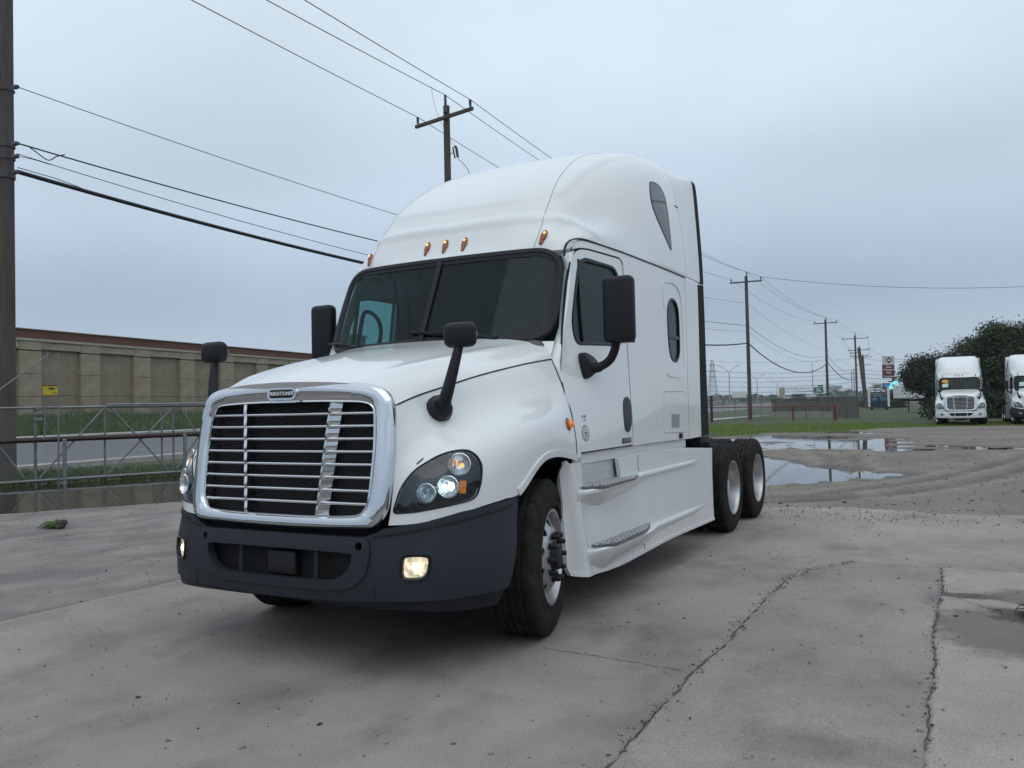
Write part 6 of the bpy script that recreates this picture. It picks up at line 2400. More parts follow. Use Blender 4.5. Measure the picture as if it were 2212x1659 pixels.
# open weave: part of the light passes straight through
_N, _L = scrm.node_tree.nodes, scrm.node_tree.links
_tr = _N.new("ShaderNodeBsdfTransparent")
_mx = _N.new("ShaderNodeMixShader")
_mx.inputs[0].default_value = 0.58
_out = [q for q in _N if q.type == 'OUTPUT_MATERIAL'][0]
_L.new(_tr.outputs[0], _mx.inputs[1])
_L.new(_N["Principled BSDF"].outputs[0], _mx.inputs[2])
_L.new(_mx.outputs[0], _out.inputs["Surface"])
edges = [1668, 1700, 1735, 1768, 1800, 1828, 1853]
for a_, b_ in zip(edges[:-1], edges[1:]):
    ta, tb2 = t_at(a_) - 0.004, t_at(b_) + 0.004
    mb = MB()
    rows = []
    for z in np.linspace(0.62 if a_ < 1790 else 0.05, 1.80, 5):
        rows.append([sl(ta + (tb2 - ta) * q, z + 0.03 * math.sin(q * 9 + a_)) - np.array(scf.location) + np.array([0.05 * math.sin(q * 14 + z * 2), -0.08, 0]) for q in np.linspace(0, 1, 8)])
    rows = np.array(rows)
    full_ = np.concatenate([rows, rows[::-1] + np.array([0, 0.02, 0]), rows[:1]])
    mb.grid(full_)
    mb.build("screen_panel", scrm, scf)
op = MB()
p = GX(1537, 66)
op.tube([(p[0], p[1], -0.1), (p[0], p[1], 2.1)], 0.10, 10)
tag(op.build("rusty_post", rust), "dark old post at the left end of the red rail", "post")
cp = MB()
P4 = np.array([[GX(px, d_, 0.02 if i < 1 else 0.02) for px, d_ in ((1535, 80), (1580, 86), (1660, 96))] for i in range(2)])
P4[1] = np.array([GX(px, d_, 0.02) for px, d_ in ((1535, 72), (1600, 82), (1660, 93))])
cp.grid(P4)
tag(cp.build("path", kerb_m, recalc=False), kind="structure")

# ------------------------------------------------------------------ other parked tractors
def copy_tree(o, parent=None, swap=None):
    c = o.copy()
    COL.objects.link(c)
    if parent is not None: c.parent = parent
    if swap and c.type == 'MESH':
        for sl_ in c.material_slots:
            if sl_.material and sl_.material.name in swap:
                m_ = swap[sl_.material.name]
                sl_.link = 'OBJECT'
                sl_.material = m_
    for ch in o.children: copy_tree(ch, c, swap)
    return c
AMB_OFF = mat("amber_unlit", (0.16, 0.05, 0.012), 0.3)
HOUS_L = mat("lamp_housing_grey", (0.22, 0.23, 0.24), 0.3, 0.4)
off = {"headlamp_glow": LAMP_OFF, "fog_lamp_glow": LAMP_OFF, "fog_lamp_bulb": LAMP_OFF, "turn_lamp_glow": LAMP_OFF, "amber_bulb": AMB_OFF, "amber_plastic": AMB_OFF, "amber_side_lamp": AMB_OFF}
g1 = GX(2018, 45.3)
g2 = GX(2133, 45.0)
mid = (g1 + g2) / 2
def place(root, x, y, rz): root.location = (x, y, ground_z(np.array([x]), np.array([y]))[0] - 0.01); root.rotation_euler = (0, 0, rz)
tr2 = copy_tree(truck, None, {**off, "grey_plastic": WHITE, "lamp_housing": HOUS_L})
view_az = math.atan2(mid[0] - CAM[0], mid[1] - CAM[1])
place(tr2, mid[0], mid[1], -view_az + R(1))
tag(tr2, "white semi truck with white bumper and yellow windscreen sticker parked on the grass", "truck", "semi trucks parked on the far grass")
tr3 = copy_tree(truck, None, off)
p3_ = GX(2248, 44.0)
place(tr3, p3_[0], p3_[1], -math.atan2(p3_[0] - CAM[0], p3_[1] - CAM[1]) + R(6))
tag(tr3, "white semi truck with black bumper cut off by the right picture edge", "truck", "semi trucks parked on the far grass")
for tr_, items in ((tr2, (((-0.70, 2.47), 0.17, 0.10, 0.0, STICK_Y, True), ((-0.70, 2.22), 0.30, 0.20, 0.05, STICK_M, False))), (tr3, (((-0.62, 2.20), 0.32, 0.22, 0.05, STICK_M, False),))):
    for (x_, z_), w_, h_, rt, m_, oval in items:
        if oval: loop = [(x_ + w_ * math.cos(a_), z_ + h_ * math.sin(a_)) for a_ in np.linspace(0, 2 * math.pi, 25)[:-1]]
        else: loop = [(x_ - w_ / 2, z_ - h_ / 2), (x_ + w_ / 2, z_ - h_ / 2 + rt * 0.6), (x_ + w_ / 2, z_ + h_ / 2 + rt * 0.6), (x_ - w_ / 2, z_ + h_ / 2)]
        s_ = panel("windscreen_sticker", WS, loop, (), (0.1, 0.1), 0.003, 0.004, m_, tr_)
        if oval:
            tx = text_mesh("2014", 0.14, STICK_R, 0.001, 0, True)
            text_xform(tx, WS([(x_, z_)])[0] + np.array([0, -0.008, 0]), (1, -0.2, 0), (0, 0.46, 1))
            link("lettering", tx, s_)

# ------------------------------------------------------------------ trees
bark = mat("bark", (0.055, 0.043, 0.033), 0.95, var=0.3, vscale=6)
leafm = []
for k, (a_, b_) in enumerate((((0.014, 0.024, 0.009), (0.058, 0.080, 0.024)), ((0.012, 0.021, 0.009), (0.042, 0.062, 0.021)))):
    m, nt, b = nmat("leaf_%s" % ("olive" if k == 0 else "dark"))
    N, L = nt.nodes, nt.links
    tcg = N.new("ShaderNodeTexCoord")
    L.new(ramp2(noise(1.7, 5, 0.7), 0.3, a_, 0.7, b_), b.inputs["Base Color"])
    b.inputs["Roughness"].default_value = 0.6
    leafm.append(m)


def tree(base, lobes, n_leaf, leaf, label, group, m, seed, trunk_h, trunk_r, bare=0):
    r = np.random.default_rng(seed)
    rr = random.Random(seed)
    root = empty("shade_tree", tuple(base))
    tag(root, label, "tree", group)
    mb = MB()
    mb.tube([(0, 0, -0.1), (0.05, 0, trunk_h * 0.5), (0.0, 0.1, trunk_h)], [trunk_r, trunk_r * 0.8, trunk_r * 0.6], 10)
    for c, rad in lobes:
        p = np.array([0.0, 0.1, trunk_h * 0.85])
        e = np.array(c)
        for j in range(3):
            q = e + r.normal(0, 0.35, 3) * np.array(rad)
            mid_ = p * 0.45 + q * 0.55 + r.normal(0, 0.15, 3)
            mb.tube([p, mid_, q], [trunk_r * 0.45, trunk_r * 0.25, trunk_r * 0.06], 6)
    mb.build("trunk", bark, root)
    V_, F_ = [], []
    vol = np.array([np.prod(rad) ** 0.75 for c, rad in lobes])
    vol = vol / vol.sum()
    C = []
    for (c, rad), w in zip(lobes, vol):
        # clumps of foliage, denser near the shell, with gaps between them
        nc = max(8, int(w * n_leaf / 120))
        d = r.normal(0, 1, (nc, 3))
        d /= np.linalg.norm(d, axis=1, keepdims=True)
        k = r.random(nc) ** 0.33
        cc = np.array(c) + d * k[:, None] * np.array(rad)
        per = int(w * n_leaf / nc)
        sp = r.normal(0, 1, (nc, per, 3)) * (0.20 + 0.20 * r.random((nc, 1, 1))) * np.array([1, 1, 0.75])
        C.append((cc[:, None, :] + sp).reshape(-1, 3))
    C = np.concatenate(C)
    C = C[C[:, 2] > 0.35]
    n = len(C)
    a1 = r.normal(0, 1, (n, 3))
    a1 /= np.linalg.norm(a1, axis=1, keepdims=True)
    a2 = np.cross(a1, r.normal(0, 1, (n, 3)))
    a2 /= np.linalg.norm(a2, axis=1, keepdims=True)
    s = leaf * (0.6 + 0.8 * r.random((n, 1)))
    P = np.stack([C - a1 * s, C + a2 * s * 0.45, C + a1 * s, C - a2 * s * 0.45], 1).reshape(-1, 3)
    k = np.arange(n) * 4
    link("crown", fast_mesh("crown", P, np.stack([k, k + 1, k + 2, k + 3], 1), m), root)
    if bare:
        tb2 = MB()
        for j in range(bare):
            p = np.array([-3.0, -0.5, 4.4]) + r.normal(0, 0.25, 3)
            q = p + np.array([-1.5, 0, 0.8]) * rr.uniform(0.5, 1.1) + r.normal(0, 0.35, 3)
            tb2.tube([p, (p + q) / 2 + r.normal(0, 0.06, 3), q], [0.016, 0.010, 0.003], 4)
            for w in range(3):
                s_ = p + (q - p) * rr.uniform(0.3, 0.9)
                tb2.tube([s_, s_ + np.array([-0.4, 0, 0.35]) * rr.uniform(0.4, 1.2) + r.normal(0, 0.15, 3)], [0.007, 0.002], 4)
        tb2.build("bare_branch", bark, root)
    return root


B1 = GX(2008, 58)
tree(B1, [((-0.6, 0, 3.2), (1.0, 1.0, 0.75)), ((0.4, 0.4, 3.6), (0.9, 1.0, 0.7)), ((-0.75, -0.2, 2.65), (0.65, 0.8, 0.55)), ((0.2, 0, 2.55), (0.9, 0.9, 0.55)), ((-0.2, 0.2, 3.9), (0.7, 0.8, 0.4)), ((1.2, 0.5, 2.9), (0.8, 0.9, 0.8))],
     30000, 0.085, "small round dark tree left of the parked truck with white bumper", "trees behind the parked trucks", leafm[1], 3, 1.8, 0.16)
B2 = GX(2160, 63)
tree(B2, [((-3.0, 0, 3.9), (1.1, 1.6, 1.0)), ((-1.6, 0, 5.0), (1.2, 1.6, 1.1)), ((-0.2, 0, 5.9), (1.1, 1.6, 1.2)), ((1.4, 0.3, 5.9), (1.6, 1.7, 1.1)), ((-1.7, -0.5, 2.9), (1.8, 1.7, 1.5)), ((0.8, -0.5, 3.6), (2.3, 2.0, 2.2)), ((3.6, 0, 4.2), (2.3, 2.0, 2.0)), ((-0.5, 0, 1.9), (2.6, 1.6, 1.3)), ((3.0, 0, 1.8), (2.4, 1.6, 1.3))],
     90000, 0.095, "large spreading dark tree behind the parked trucks with bare twigs on its left shoulder", "trees behind the parked trucks", leafm[0], 5, 2.2, 0.32, 14)
# brush under the big tree and by the trailer
def bush(px, depth, rx, rz, label, n_, seed, m=None):
    b0 = GX(px, depth)
    r = np.random.default_rng(seed)
    root = empty("bush", tuple(b0))
    tag(root, label, "bush", "bushes beyond the lawn")
    d = r.normal(0, 1, (n_, 3))
    d /= np.linalg.norm(d, axis=1, keepdims=True)
    C = d * (r.random((n_, 1)) ** 0.4) * np.array([rx, rx * 0.7, rz]) * (0.7 + 0.5 * r.random((n_, 1)))
    C[:, 2] = np.abs(C[:, 2] + rz * 0.35)
    a1 = r.normal(0, 1, (n_, 3)); a1 /= np.linalg.norm(a1, axis=1, keepdims=True)
    a2 = np.cross(a1, r.normal(0, 1, (n_, 3))); a2 /= np.linalg.norm(a2, axis=1, keepdims=True)
    s = 0.16 * (0.6 + 0.8 * r.random((n_, 1)))
    P = np.stack([C - a1 * s, C + a2 * s * 0.5, C + a1 * s, C - a2 * s * 0.5], 1).reshape(-1, 3)
    k = np.arange(n_) * 4
    link("foliage", fast_mesh("foliage", P, np.stack([k, k + 1, k + 2, k + 3], 1), m or leafm[1]), root)
    st = MB()
    for j in range(6):
        a_ = j * 1.05
        st.tube([(0, 0, -0.05), (rx * 0.4 * math.cos(a_), rx * 0.3 * math.sin(a_), rz * 0.8)], [0.04, 0.012], 5)
    st.build("stems", bark, root)
bush(2065, 66, 2.4, 1.5, "dense low bush filling the gap left of the black bumper truck", 5000, 21)
bush(2150, 60, 1.6, 1.4, "dense low bush between the two parked trucks", 4000, 22)
bush(1930, 150, 2.6, 2.4, "dark bush beside the white box trailer", 3500, 23)
bush(1880, 170, 2.4, 1.6, "low dark bush at the foot of the leaning pole", 2500, 24)

# ------------------------------------------------------------------ far things along the highway
steel = mat("pale_steel", (0.36, 0.37, 0.38), 0.5, 0.3)
white = mat("far_white", (0.66, 0.67, 0.67), 0.55)
darkm = mat("far_dark", (0.03, 0.03, 0.035), 0.6)
HGT = lambda px, py, d: PX(px, py, d)[2]


def lamp_post(px, depth, top, label):
    p = GX(px, depth)
    root = empty("street_lamp", tuple(p))
    tag(root, label, "street lamp", "twin arm lamp posts along the highway")
    h = HGT(px, top, depth)
    mb = MB()
    mb.tube([(0, 0, 0), (0, 0, h - 2.0)], [0.20, 0.12], 8)
    mb.build("post", steel, root)
    rx = np.array([RGT[0], RGT[1], 0])
    for s in (-1, 1):
        mb = MB()
        mb.tube([(0, 0, h - 2.0), tuple(rx * s * 1.0 + np.array([0, 0, h - 1.0])), tuple(rx * s * 2.4 + np.array([0, 0, h - 0.1]))], [0.10, 0.09, 0.07], 6)
        mb.build("arm", steel, root)
        mb = MB()
        mb.ellipsoid(tuple(rx * s * 2.7 + np.array([0, 0, h])), (0.5, 0.3, 0.14), 10, 6)
        mb.build("lamp_head", steel, root)
lamp_post(1577, 250, 790, "tallest twin arm lamp post, between the lattice tower and the rail pole")
lamp_post(1637, 325, 809, "twin arm lamp post just right of the red rail pole")
lamp_post(1680, 395, 820, "twin arm lamp post left of the sign gantry's concrete pier")
lamp_post(1723, 560, 838, "smallest twin arm lamp post, behind the sign gantry")

# lattice tower
p = GX(1541, 520)
root = empty("transmission_tower", tuple(p))
tag(root, "steel lattice transmission tower on the horizon beside the truck's rear edge", "pylon")
h = HGT(1541, 776, 520)
mb = MB()
def wdt(z): return np.interp(z / h, [0, 0.55, 0.9, 1.0], [3.6, 1.6, 0.9, 0.1])
lv = np.linspace(0, h, 12)
for z0_, z1_ in zip(lv[:-1], lv[1:]):
    w0_, w1_ = wdt(z0_), wdt(z1_)
    cs = [(-1, -1), (1, -1), (1, 1), (-1, 1)]
    for i in range(4):
        a_, b_ = cs[i], cs[(i + 1) % 4]
        mb.tube([(a_[0] * w0_, a_[1] * w0_, z0_), (a_[0] * w1_, a_[1] * w1_, z1_)], 0.13, 4)
        mb.tube([(a_[0] * w0_, a_[1] * w0_, z0_), (b_[0] * w1_, b_[1] * w1_, z1_)], 0.07, 4)
        mb.tube([(b_[0] * w0_, b_[1] * w0_, z0_), (a_[0] * w1_, a_[1] * w1_, z1_)], 0.07, 4)
        mb.tube([(a_[0] * w1_, a_[1] * w1_, z1_), (b_[0] * w1_, b_[1] * w1_, z1_)], 0.07, 4)
mb.build("lattice", steel, root, smooth=False)
for f_ in (0.58, 0.72, 0.86):
    mb = MB()
    rx = np.array([RGT[0], RGT[1], 0])
    mb.tube([tuple(-rx * 4.2 + np.array([0, 0, h * f_])), tuple(np.array([0, 0, h * f_ + 0.9])), tuple(rx * 4.2 + np.array([0, 0, h * f_]))], [0.08, 0.2, 0.08], 5)
    mb.build("crossarm", steel, root)

# thin radio mast
mb = MB()
p = GX(1757, 480)
mb.tube([(p[0], p[1], 0), (p[0], p[1], HGT(1757, 783, 480))], [0.30, 0.16], 8)
for f_ in (0.30, 0.45, 0.62, 0.80):
    mb.box((p[0] + 0.5, p[1], HGT(1757, 783, 480) * f_), (1.0, 0.3, 0.4))
tag(mb.build("radio_mast", steel), "thin pale mast rising behind the green highway sign", "mast")

# sign gantry
gp = GX(1690, 300)
root = empty("sign_gantry", tuple(gp))
tag(root, "highway gantry truss on a tan pier with a green road sign", "gantry")
mb = MB()
pierz = HGT(1690, 837, 300)
mb.rbox((0, 0, pierz / 2), (1.7, 1.7, pierz), 0.08, 1)
mb.build("pier", mat("pier_tan", (0.34, 0.29, 0.22), 0.85, var=0.1), root)
ex_ = GX(1800, 300) - gp
e = ex_ / np.linalg.norm(ex_)
Lg = float(np.linalg.norm(ex_))
zt, zb = HGT(1740, 838, 300), HGT(1740, 846, 300)
mb = MB()
for z in (zt, zb):
    mb.tube([tuple(e * 0.6 + np.array([0, 0, z])), tuple(e * Lg + np.array([0, 0, z]))], 0.13, 5)
n_ = 16
for k in range(n_):
    a_, b_ = e * (0.6 + (Lg - 0.6) * k / n_), e * (0.6 + (Lg - 0.6) * (k + 1) / n_)
    mb.tube([tuple(a_ + np.array([0, 0, zb if k % 2 else zt])), tuple(b_ + np.array([0, 0, zt if k % 2 else zb]))], 0.09, 4)
mb.build("truss", steel, root, smooth=False)
tocam = np.array([CAM[0] - gp[0], CAM[1] - gp[1], 0]); tocam /= np.linalg.norm(tocam)
def board(name, px0, px1, py0, py1, depth, m, parent=None, th=0.25, lift=0.5):
    a_, b_ = PX(px0, py1, depth), PX(px1, py0, depth)
    c_ = (a_ + b_) / 2
    w_ = float(np.linalg.norm((b_ - a_)[:2]))
    h_ = b_[2] - a_[2]
    rz_ = math.atan2(RGT[1], RGT[0])
    mb = MB()
    off_ = np.array(parent.location) if parent is not None else np.zeros(3)
    q = c_ - off_ - FWD * np.array([1, 1, 0]) * lift
    mb.box(tuple(q), (w_, th, abs(h_)), 0, rz_)
    return mb.build(name, m, parent, smooth=False), c_ - FWD * np.array([1, 1, 0]) * (lift + th / 2), w_, abs(h_)
green = mat("sign_green", (0.012, 0.12, 0.075), 0.5)
o, c_, w_, h_ = board("road_sign", 1757, 1777, 836, 849, 300, green, root)
o2, *_ = board("road_sign_tab", 1765, 1777, 832, 835.5, 300, green, root)
mb = MB()
for k, (a_, b_, ww) in enumerate(((-0.5, 0.35, 1.5), (0.1, -0.35, 1.9))):
    q = c_ - np.array(root.location) + RGT * a_ * 0.6 + np.array([0, 0, b_]) - FWD * 0.02
    mb.box(tuple(q), (ww, 0.05, 0.32), 0, math.atan2(RGT[1], RGT[0]))
mb.build("sign_legend", white, o, smooth=False)

# water tower
p = GX(1803, 900)
root = empty("water_tower", tuple(p))
tag(root, "pale blue water tower with bulbous tank on the horizon", "water tower")
wb = mat("tower_blue", (0.56, 0.68, 0.78), 0.5)
zt, zm, zb = HGT(1803, 824, 900), HGT(1803, 833, 900), HGT(1803, 842, 900)
rw = 17.5 * 900 / FPX
mb = MB()
prof = [(0.0, zt), (rw * 0.5, zt - 0.5), (rw * 0.85, zt - 2.0), (rw, zm), (rw * 0.9, zm - 2), (rw * 0.55, zb + 0.5), (2.2, zb - 1.5), (1.6, zb - 6), (1.6, 0)]
mb.lathe(prof, 32, 0, Matrix.Rotation(R(-90), 4, 'Y'))
mb.build("tank", wb, root, 50)
for k in range(8):
    a_ = k * math.pi / 4
    mb = MB()
    mb.tube([(rw * 0.85 * math.cos(a_), rw * 0.85 * math.sin(a_), 0), (rw * 0.85 * math.cos(a_), rw * 0.85 * math.sin(a_), zm)], 0.45, 6)
    mb.build("leg", wb, root)

# highway traffic: box trailer, dark tractor, white trailers
def trailer(px0, px1, py0, py1, depth, label, grp, m, rot=0.0):
    a_, b_ = GX(px0, depth), GX(px1, depth)
    c_ = (a_ + b_) / 2
    zt_ = HGT(px0, py0, depth); zb_ = HGT(px0, py1, depth)
    w_ = float(np.linalg.norm(b_ - a_))
    root = empty("box_trailer", (c_[0], c_[1], 0), math.atan2(RGT[1], RGT[0]) + rot)
    tag(root, label, "trailer", grp)
    mb = MB()
    mb.rbox((0, 0, (zt_ + zb_) / 2), (w_, 2.5, zt_ - zb_), 0.06, 1)
    mb.build("box_body", m, root)
    mb = MB()
    for k in range(1, 8):
        mb.box((-w_ / 2 + w_ * k / 8, -1.265, (zt_ + zb_) / 2), (0.06, 0.03, (zt_ - zb_) * 0.94))
    mb.box((0, -1.27, zb_ + 0.08), (w_, 0.05, 0.16))
    mb.build("side_post", steel, root, smooth=False)
    for s in (0.30, 0.40):
        mb = MB()
        mb.tube([(w_ * s, -1.25, max(0.5, zb_ - 0.45)), (w_ * s, 1.25, max(0.5, zb_ - 0.45))], 0.5, 14)
        mb.build("wheel", darkm, root)
    mb = MB()
    mb.box((0, 0, zb_ - 0.2), (w_ * 0.9, 0.9, 0.25))
    mb.box((-w_ * 0.32, -0.8, zb_ * 0.5), (0.12, 0.12, zb_))
    mb.build("underframe", darkm, root, smooth=False)
    return root
trailer(1584, 1611, 845.5, 860, 300, "white box trailer on the highway just left of the red rail pole", "box trailers in the distance", white)
trailer(1941, 2022, 832, 861, 95, "long white box trailer standing behind the small round tree", "box trailers in the distance", white)
trailer(1745, 1762, 853, 862, 330, "small pale box trailer below the green highway sign", "box trailers in the distance", white)
p = GX(1719, 260)
root = empty("highway_truck", (p[0], p[1], 0), math.atan2(RGT[1], RGT[0]))
tag(root, "dark truck on the highway behind the screened fence", "truck")
zb_ = HGT(1719, 862, 260)
mb = MB(); mb.rbox((0.4, 0, zb_ + 0.85), (3.0, 2.2, 1.5), 0.2, 2); mb.build("cab", mat("maroon_dark", (0.05, 0.03, 0.032), 0.5), root)
mb = MB(); mb.rbox((-2.3, 0, zb_ + 0.35), (2.4, 2.0, 0.7), 0.2, 2); mb.build("hood", white, root)
mb = MB(); mb.rbox((0.5, -1.11, zb_ + 1.1), (1.6, 0.05, 0.5), 0.02, 1); mb.build("window", darkm, root)
for s in (-1.9, 1.0):
    mb = MB(); mb.tube([(s, -1.1, zb_ - 0.1), (s, 1.1, zb_ - 0.1)], 0.45, 12); mb.build("wheel", darkm, root)

# roadside signs
D = 165
p = GX(1932, D)
root = empty("motel_sign", (p[0], p[1], 0))
tag(root, "tall motel pole sign, white top with dark red diamond over a dark red panel", "sign")
bar("pole", [(p[0], p[1], 0), (p[0], p[1], HGT(1919, 815, D))], 0.30, mat("pole_maroon", (0.10, 0.03, 0.03), 0.6), root)
root.location = (p[0], p[1], 0)
redb = mat("sign_dark_red", (0.13, 0.014, 0.020), 0.5)
bar("arm", [(p[0], p[1], HGT(1919, 822, D) - 0.3), tuple(PX(1919, 824, D))], 0.12, MATS["pole_maroon"], root)
o, c1, w1, h1 = board("top_panel", 1907, 1931, 769, 787, D, mat("sign_white", (0.55, 0.55, 0.57), 0.5), root, 0.4, 0.0)
o2, c2, w2_, h2 = board("red_panel", 1907, 1931, 787.2, 817, D, redb, root, 0.4, 0.0)
rz_ = math.atan2(RGT[1], RGT[0])
mb = MB()
Mx = Matrix.Translation(tuple(c1 - np.array(root.location) - FWD * 0.03)) @ Matrix.Rotation(rz_, 4, 'Z')
mb.prism([(0, 0.66), (0.62, 0), (0, -0.66), (-0.62, 0)], -0.03, 0.03, 0, 'y', Mx)
mb.build("diamond_emblem", redb, o)
mb = MB()
mb.prism([(0.36 * math.cos(a_), 0.17 * math.sin(a_)) for a_ in np.linspace(0, 2 * math.pi, 13)[:-1]], -0.05, 0.0, 0, 'y', Mx)
mb.build("emblem_band", white, o)
for body, dz, sz_ in (("Best", 0.85, 0.62), ("Western", 0.28, 0.58), ("Plus", -0.32, 0.62)):
    tx = text_mesh(body, sz_, white, 0.01, 0, True)
    text_xform(tx, c2 + np.array([0, 0, dz]) - FWD * 0.05, tuple(np.array([RGT[0], RGT[1], 0])), (0, 0, 1))
    tx.transform(Matrix.Translation(-root.location))
    link("lettering", tx, o2)
board("base_strip", 1908.5, 1930, 811.5, 815.5, D, mat("sign_pale_strip", (0.36, 0.34, 0.36), 0.5), root, 0.3, 0.2)

def pole_sign(name, px0, px1, py0, py1, depth, m, label, legs, base_y=868):
    c_ = GX((px0 + px1) / 2, depth)
    root = empty(name, tuple(c_))
    tag(root, label, "sign", "roadside business signs")
    o, c2, w_, h_ = board("sign_board", px0, px1, py0, py1, depth, m, root, 0.3, 0.0)
    for lx in legs:
        q = GX(lx, depth)
        bar("leg", [(q[0], q[1], 0), (q[0], q[1], HGT(lx, py1 - 0.5, depth))], 0.11, steel, root)
    return root, o, c2
root, o, c2 = pole_sign("shop_sign", 1884, 1907, 827.5, 839, 158, white, "pale rectangular business sign on two legs left of the motel sign", (1891, 1905))
mb = MB()
q = c2 - np.array(root.location) - FWD * 0.02
Mx = Matrix.Translation(tuple(q)) @ Matrix.Rotation(rz_, 4, 'Z')
mb.prism([(-0.85, 0.05), (-0.4, 0.25), (0.1, 0.18), (0.5, 0.28), (0.75, 0.1), (0.4, -0.12), (-0.2, -0.22), (-0.7, -0.12)], -0.02, 0.02, 0, 'y', Mx)
mb.build("sign_mark", mat("sign_grey_mark", (0.16, 0.17, 0.18), 0.6), o)
board("second_board", 1891, 1905, 841, 845, 158, mat("sign_bluegrey", (0.30, 0.34, 0.40), 0.6), root, 0.25, 0.0)
root, o, c2 = pole_sign("fuel_sign", 1907.5, 1922, 827.5, 841.5, 156, redb, "dark red sign with a glowing blue panel under the motel sign", (1921,))
emb_blue = mat("lit_blue_panel", (0.02, 0.10, 0.35), 0.4, emit=(0.05, 0.25, 0.75), estr=0.35)
b2, c3, *_ = board("blue_panel", 1909, 1919, 829, 835, 156, emb_blue, root, 0.3, 0.12)
board("white_stripe", 1909.5, 1919, 835.2, 837.6, 156, mat("lit_white_stripe", (0.6, 0.7, 0.8), 0.4, emit=(0.6, 0.85, 1.0), estr=0.5), root, 0.3, 0.12)
cy = mat("lit_cyan_panel", (0.10, 0.5, 0.52), 0.4, emit=(0.25, 0.85, 0.88), estr=0.75)
p = GX(1926, 154)
root = empty("lit_diamond_sign", tuple(p))
tag(root, "glowing cyan slanted diamond sign right of the dark red sign", "sign", "roadside business signs")
c_ = PX(1928, 832.5, 154) - np.array(root.location)
Mx = Matrix.Translation(tuple(c_)) @ Matrix.Rotation(rz_, 4, 'Z')
mb = MB()
mb.prism([(-1.05, -0.72), (-0.1, 0.35), (0.35, 0.80), (0.95, 0.72), (1.08, -0.15), (0.55, -0.70)], -0.2, 0.2, 0, 'y', Mx)
mb.build("sign_board", cy, root)
mb = MB()
mb.prism([(-0.35, -0.05), (0.0, 0.22), (0.45, 0.05), (0.15, -0.28)], -0.26, -0.2, 0, 'y', Mx)
mb.build("sign_mark", mat("sign_teal_mark", (0.03, 0.26, 0.27), 0.5), root)
for lx, rd in ((1919.5, 0.20), (1926, 0.09)):
    q = GX(lx, 154)
    bar("leg", [(q[0], q[1], 0), (q[0], q[1], HGT(lx, 838.5, 154))], rd, MATS["pole_maroon"], root)
# open frame shelter with dark blue machinery under it
p = GX(1899, 128)
root = empty("car_hauler", (p[0], p[1], 0), -math.atan2(p[0] - CAM[0], p[1] - CAM[1]))
tag(root, "parked car hauler with pale rack posts and dark blue body beside the yellow board", "truck")
mb = MB(); mb.box((0, 0, 1.15), (3.0, 5.0, 1.7)); mb.build("body", mat("navy_body", (0.016, 0.020, 0.040), 0.5, var=0.3, vscale=1.5), root, smooth=False)
for x_ in (-1.35, 1.35):
    for y_ in (-2.4, 2.4):
        mb = MB(); mb.box((x_, y_ * 1.08, 1.9), (0.30, 0.30, 2.9)); mb.build("rack_post", white, root, smooth=False)
for z_ in (2.25, 2.62, 3.35):
    mb = MB(); mb.box((0, -2.4, z_), (2.9, 0.14, 0.13)); mb.build("rack_rail", darkm, root, smooth=False)
for x_, w_, z_ in ((-0.62, 1.05, 2.45), (0.62, 1.05, 2.45), (-0.3, 1.4, 2.95), (0.8, 0.7, 2.95)):
    mb = MB(); mb.box((x_, -2.3, z_), (w_, 0.10, 0.22)); mb.build("rack_panel", MATS["sign_bluegrey"], root, smooth=False)
mb = MB(); mb.rbox((0.65, -2.52, 1.5), (1.1, 0.2, 0.75), 0.1, 2); mb.build("windscreen", mat("blue_glass", (0.05, 0.12, 0.20), 0.15), root)
mb = MB(); mb.rbox((-0.7, -2.52, 1.45), (1.0, 0.2, 0.7), 0.1, 2); mb.build("windscreen", MATS["blue_glass"], root)
for x_ in (-1.0, 1.0):
    mb = MB(); mb.tube([(x_ - 0.2, -2.0, 0.45), (x_ + 0.2, -2.0, 0.45)], 0.45, 14); mb.build("wheel", darkm, root)
p = GX(1918, 126)
root = empty("yellow_board", tuple(p))
tag(root, "low yellow banner board on a dark frame beside the car hauler", "sign")
board("panel", 1913, 1923.5, 862, 867.5, 126, mat("banner_yellow", (0.55, 0.42, 0.02), 0.5), root, 0.08, 0.0)
bo_, c_, w_, h_ = board("print", 1915, 1921, 864, 865.5, 126, MATS["sign_ink"], root, 0.03, 0.06)
for lx in (1913.5, 1923):
    q = GX(lx, 126)
    bar("leg", [(q[0], q[1], 0), (q[0], q[1], HGT(lx, 867, 126))], 0.04, darkm, root)
for px, d_, yt in ((1842, 150, 798), (1847, 152, 796)):
    q = GX(px, d_)
    mb = MB()
    mb.tube([(q[0], q[1], 0), (q[0], q[1], HGT(px, yt, d_))], 0.085, 8)
    tag(mb.build("steel_post", steel), "slim pale steel post " + ("left" if px < 1845 else "right") + " of its twin beside the two-crossarm pole", "post", "twin steel posts")

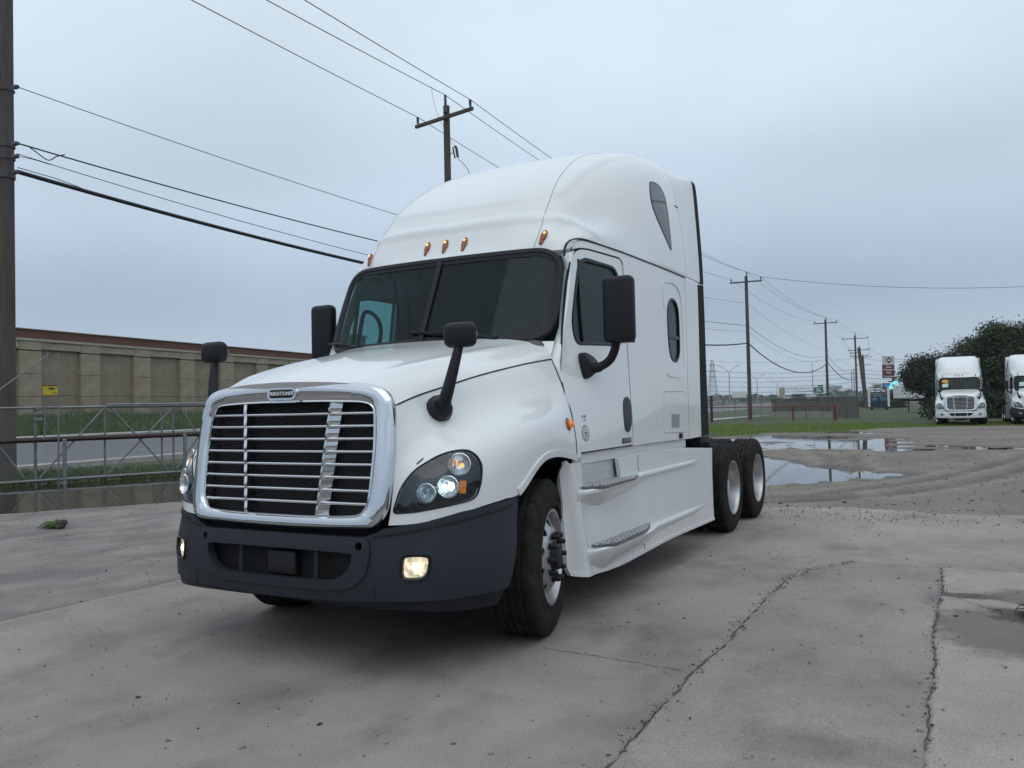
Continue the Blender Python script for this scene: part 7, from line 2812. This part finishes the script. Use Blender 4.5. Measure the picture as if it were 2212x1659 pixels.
# far treeline
r = np.random.default_rng(77)
n = 26000
ang = r.uniform(0, 1, n)
pxs = -400 + 3200 * ang
dep = r.uniform(640, 760, n)
tops = 5.5 + 3.0 * vnoise(pxs, pxs * 0, 60, 4) + 2.0 * vnoise(pxs, pxs * 0, 17, 5)
hh = tops * r.random(n) ** 0.7
C = np.stack([CAM[0] + dep * (FWD[0] + RGT[0] * (pxs - PW / 2) / FPX), CAM[1] + dep * (FWD[1] + RGT[1] * (pxs - PW / 2) / FPX), hh], 1)
a1 = r.normal(0, 1, (n, 3)); a1 /= np.linalg.norm(a1, axis=1, keepdims=True)
a2 = np.cross(a1, r.normal(0, 1, (n, 3))); a2 /= np.linalg.norm(a2, axis=1, keepdims=True)
s = r.uniform(0.8, 1.9, (n, 1))
P = np.stack([C - a1 * s, C + a2 * s * 0.7, C + a1 * s, C - a2 * s * 0.7], 1).reshape(-1, 3)
k = np.arange(n) * 4
tag(link("treeline", fast_mesh("treeline", P, np.stack([k, k + 1, k + 2, k + 3], 1), leafm[0])), kind="stuff")

# unseen ring of trees, added as a dark band for chrome and paint to mirror
def reflection_trees(n, az0, az1, d0, d1, htop, seed):
    r = np.random.default_rng(seed)
    az = r.uniform(az0, az1, n)
    dep = r.uniform(d0, d1, n)
    tp_ = htop * (0.55 + 0.6 * vnoise(az * 57, az * 0, 9, seed) + 0.25 * vnoise(az * 57, az * 0, 2.5, seed + 1))
    hh = tp_ * r.random(n) ** 0.7
    C = np.stack([CAM[0] + dep * np.sin(az), CAM[1] + dep * np.cos(az), hh], 1)
    a1 = r.normal(0, 1, (n, 3)); a1 /= np.linalg.norm(a1, axis=1, keepdims=True)
    a2 = np.cross(a1, r.normal(0, 1, (n, 3))); a2 /= np.linalg.norm(a2, axis=1, keepdims=True)
    s = r.uniform(0.4, 1.0, (n, 1))
    P = np.stack([C - a1 * s, C + a2 * s * 0.7, C + a1 * s, C - a2 * s * 0.7], 1).reshape(-1, 3)
    k = np.arange(n) * 4
    tag(link("treeline", fast_mesh("treeline", P, np.stack([k, k + 1, k + 2, k + 3], 1), leafm[1])), kind="stuff")
reflection_trees(14000, R(40), R(290), 85, 120, 8.0, 88)

# ------------------------------------------------------------------ haze
HAZE = 0.00028
if HAZE:
    hm = bpy.data.materials.new("haze")
    hm.use_nodes = True
    N, L = hm.node_tree.nodes, hm.node_tree.links
    N.clear()
    ho = N.new("ShaderNodeOutputMaterial")
    pv = N.new("ShaderNodeVolumePrincipled")
    pv.inputs["Color"].default_value = (0.90, 0.95, 1.0, 1)
    pv.inputs["Density"].default_value = HAZE
    pv.inputs["Anisotropy"].default_value = 0.2
    L.new(pv.outputs[0], ho.inputs["Volume"])
    mb = MB()
    mb.box((0, 0, 21.5), (3300, 3300, 46))
    tag(mb.build("haze", hm, smooth=False), kind="stuff")
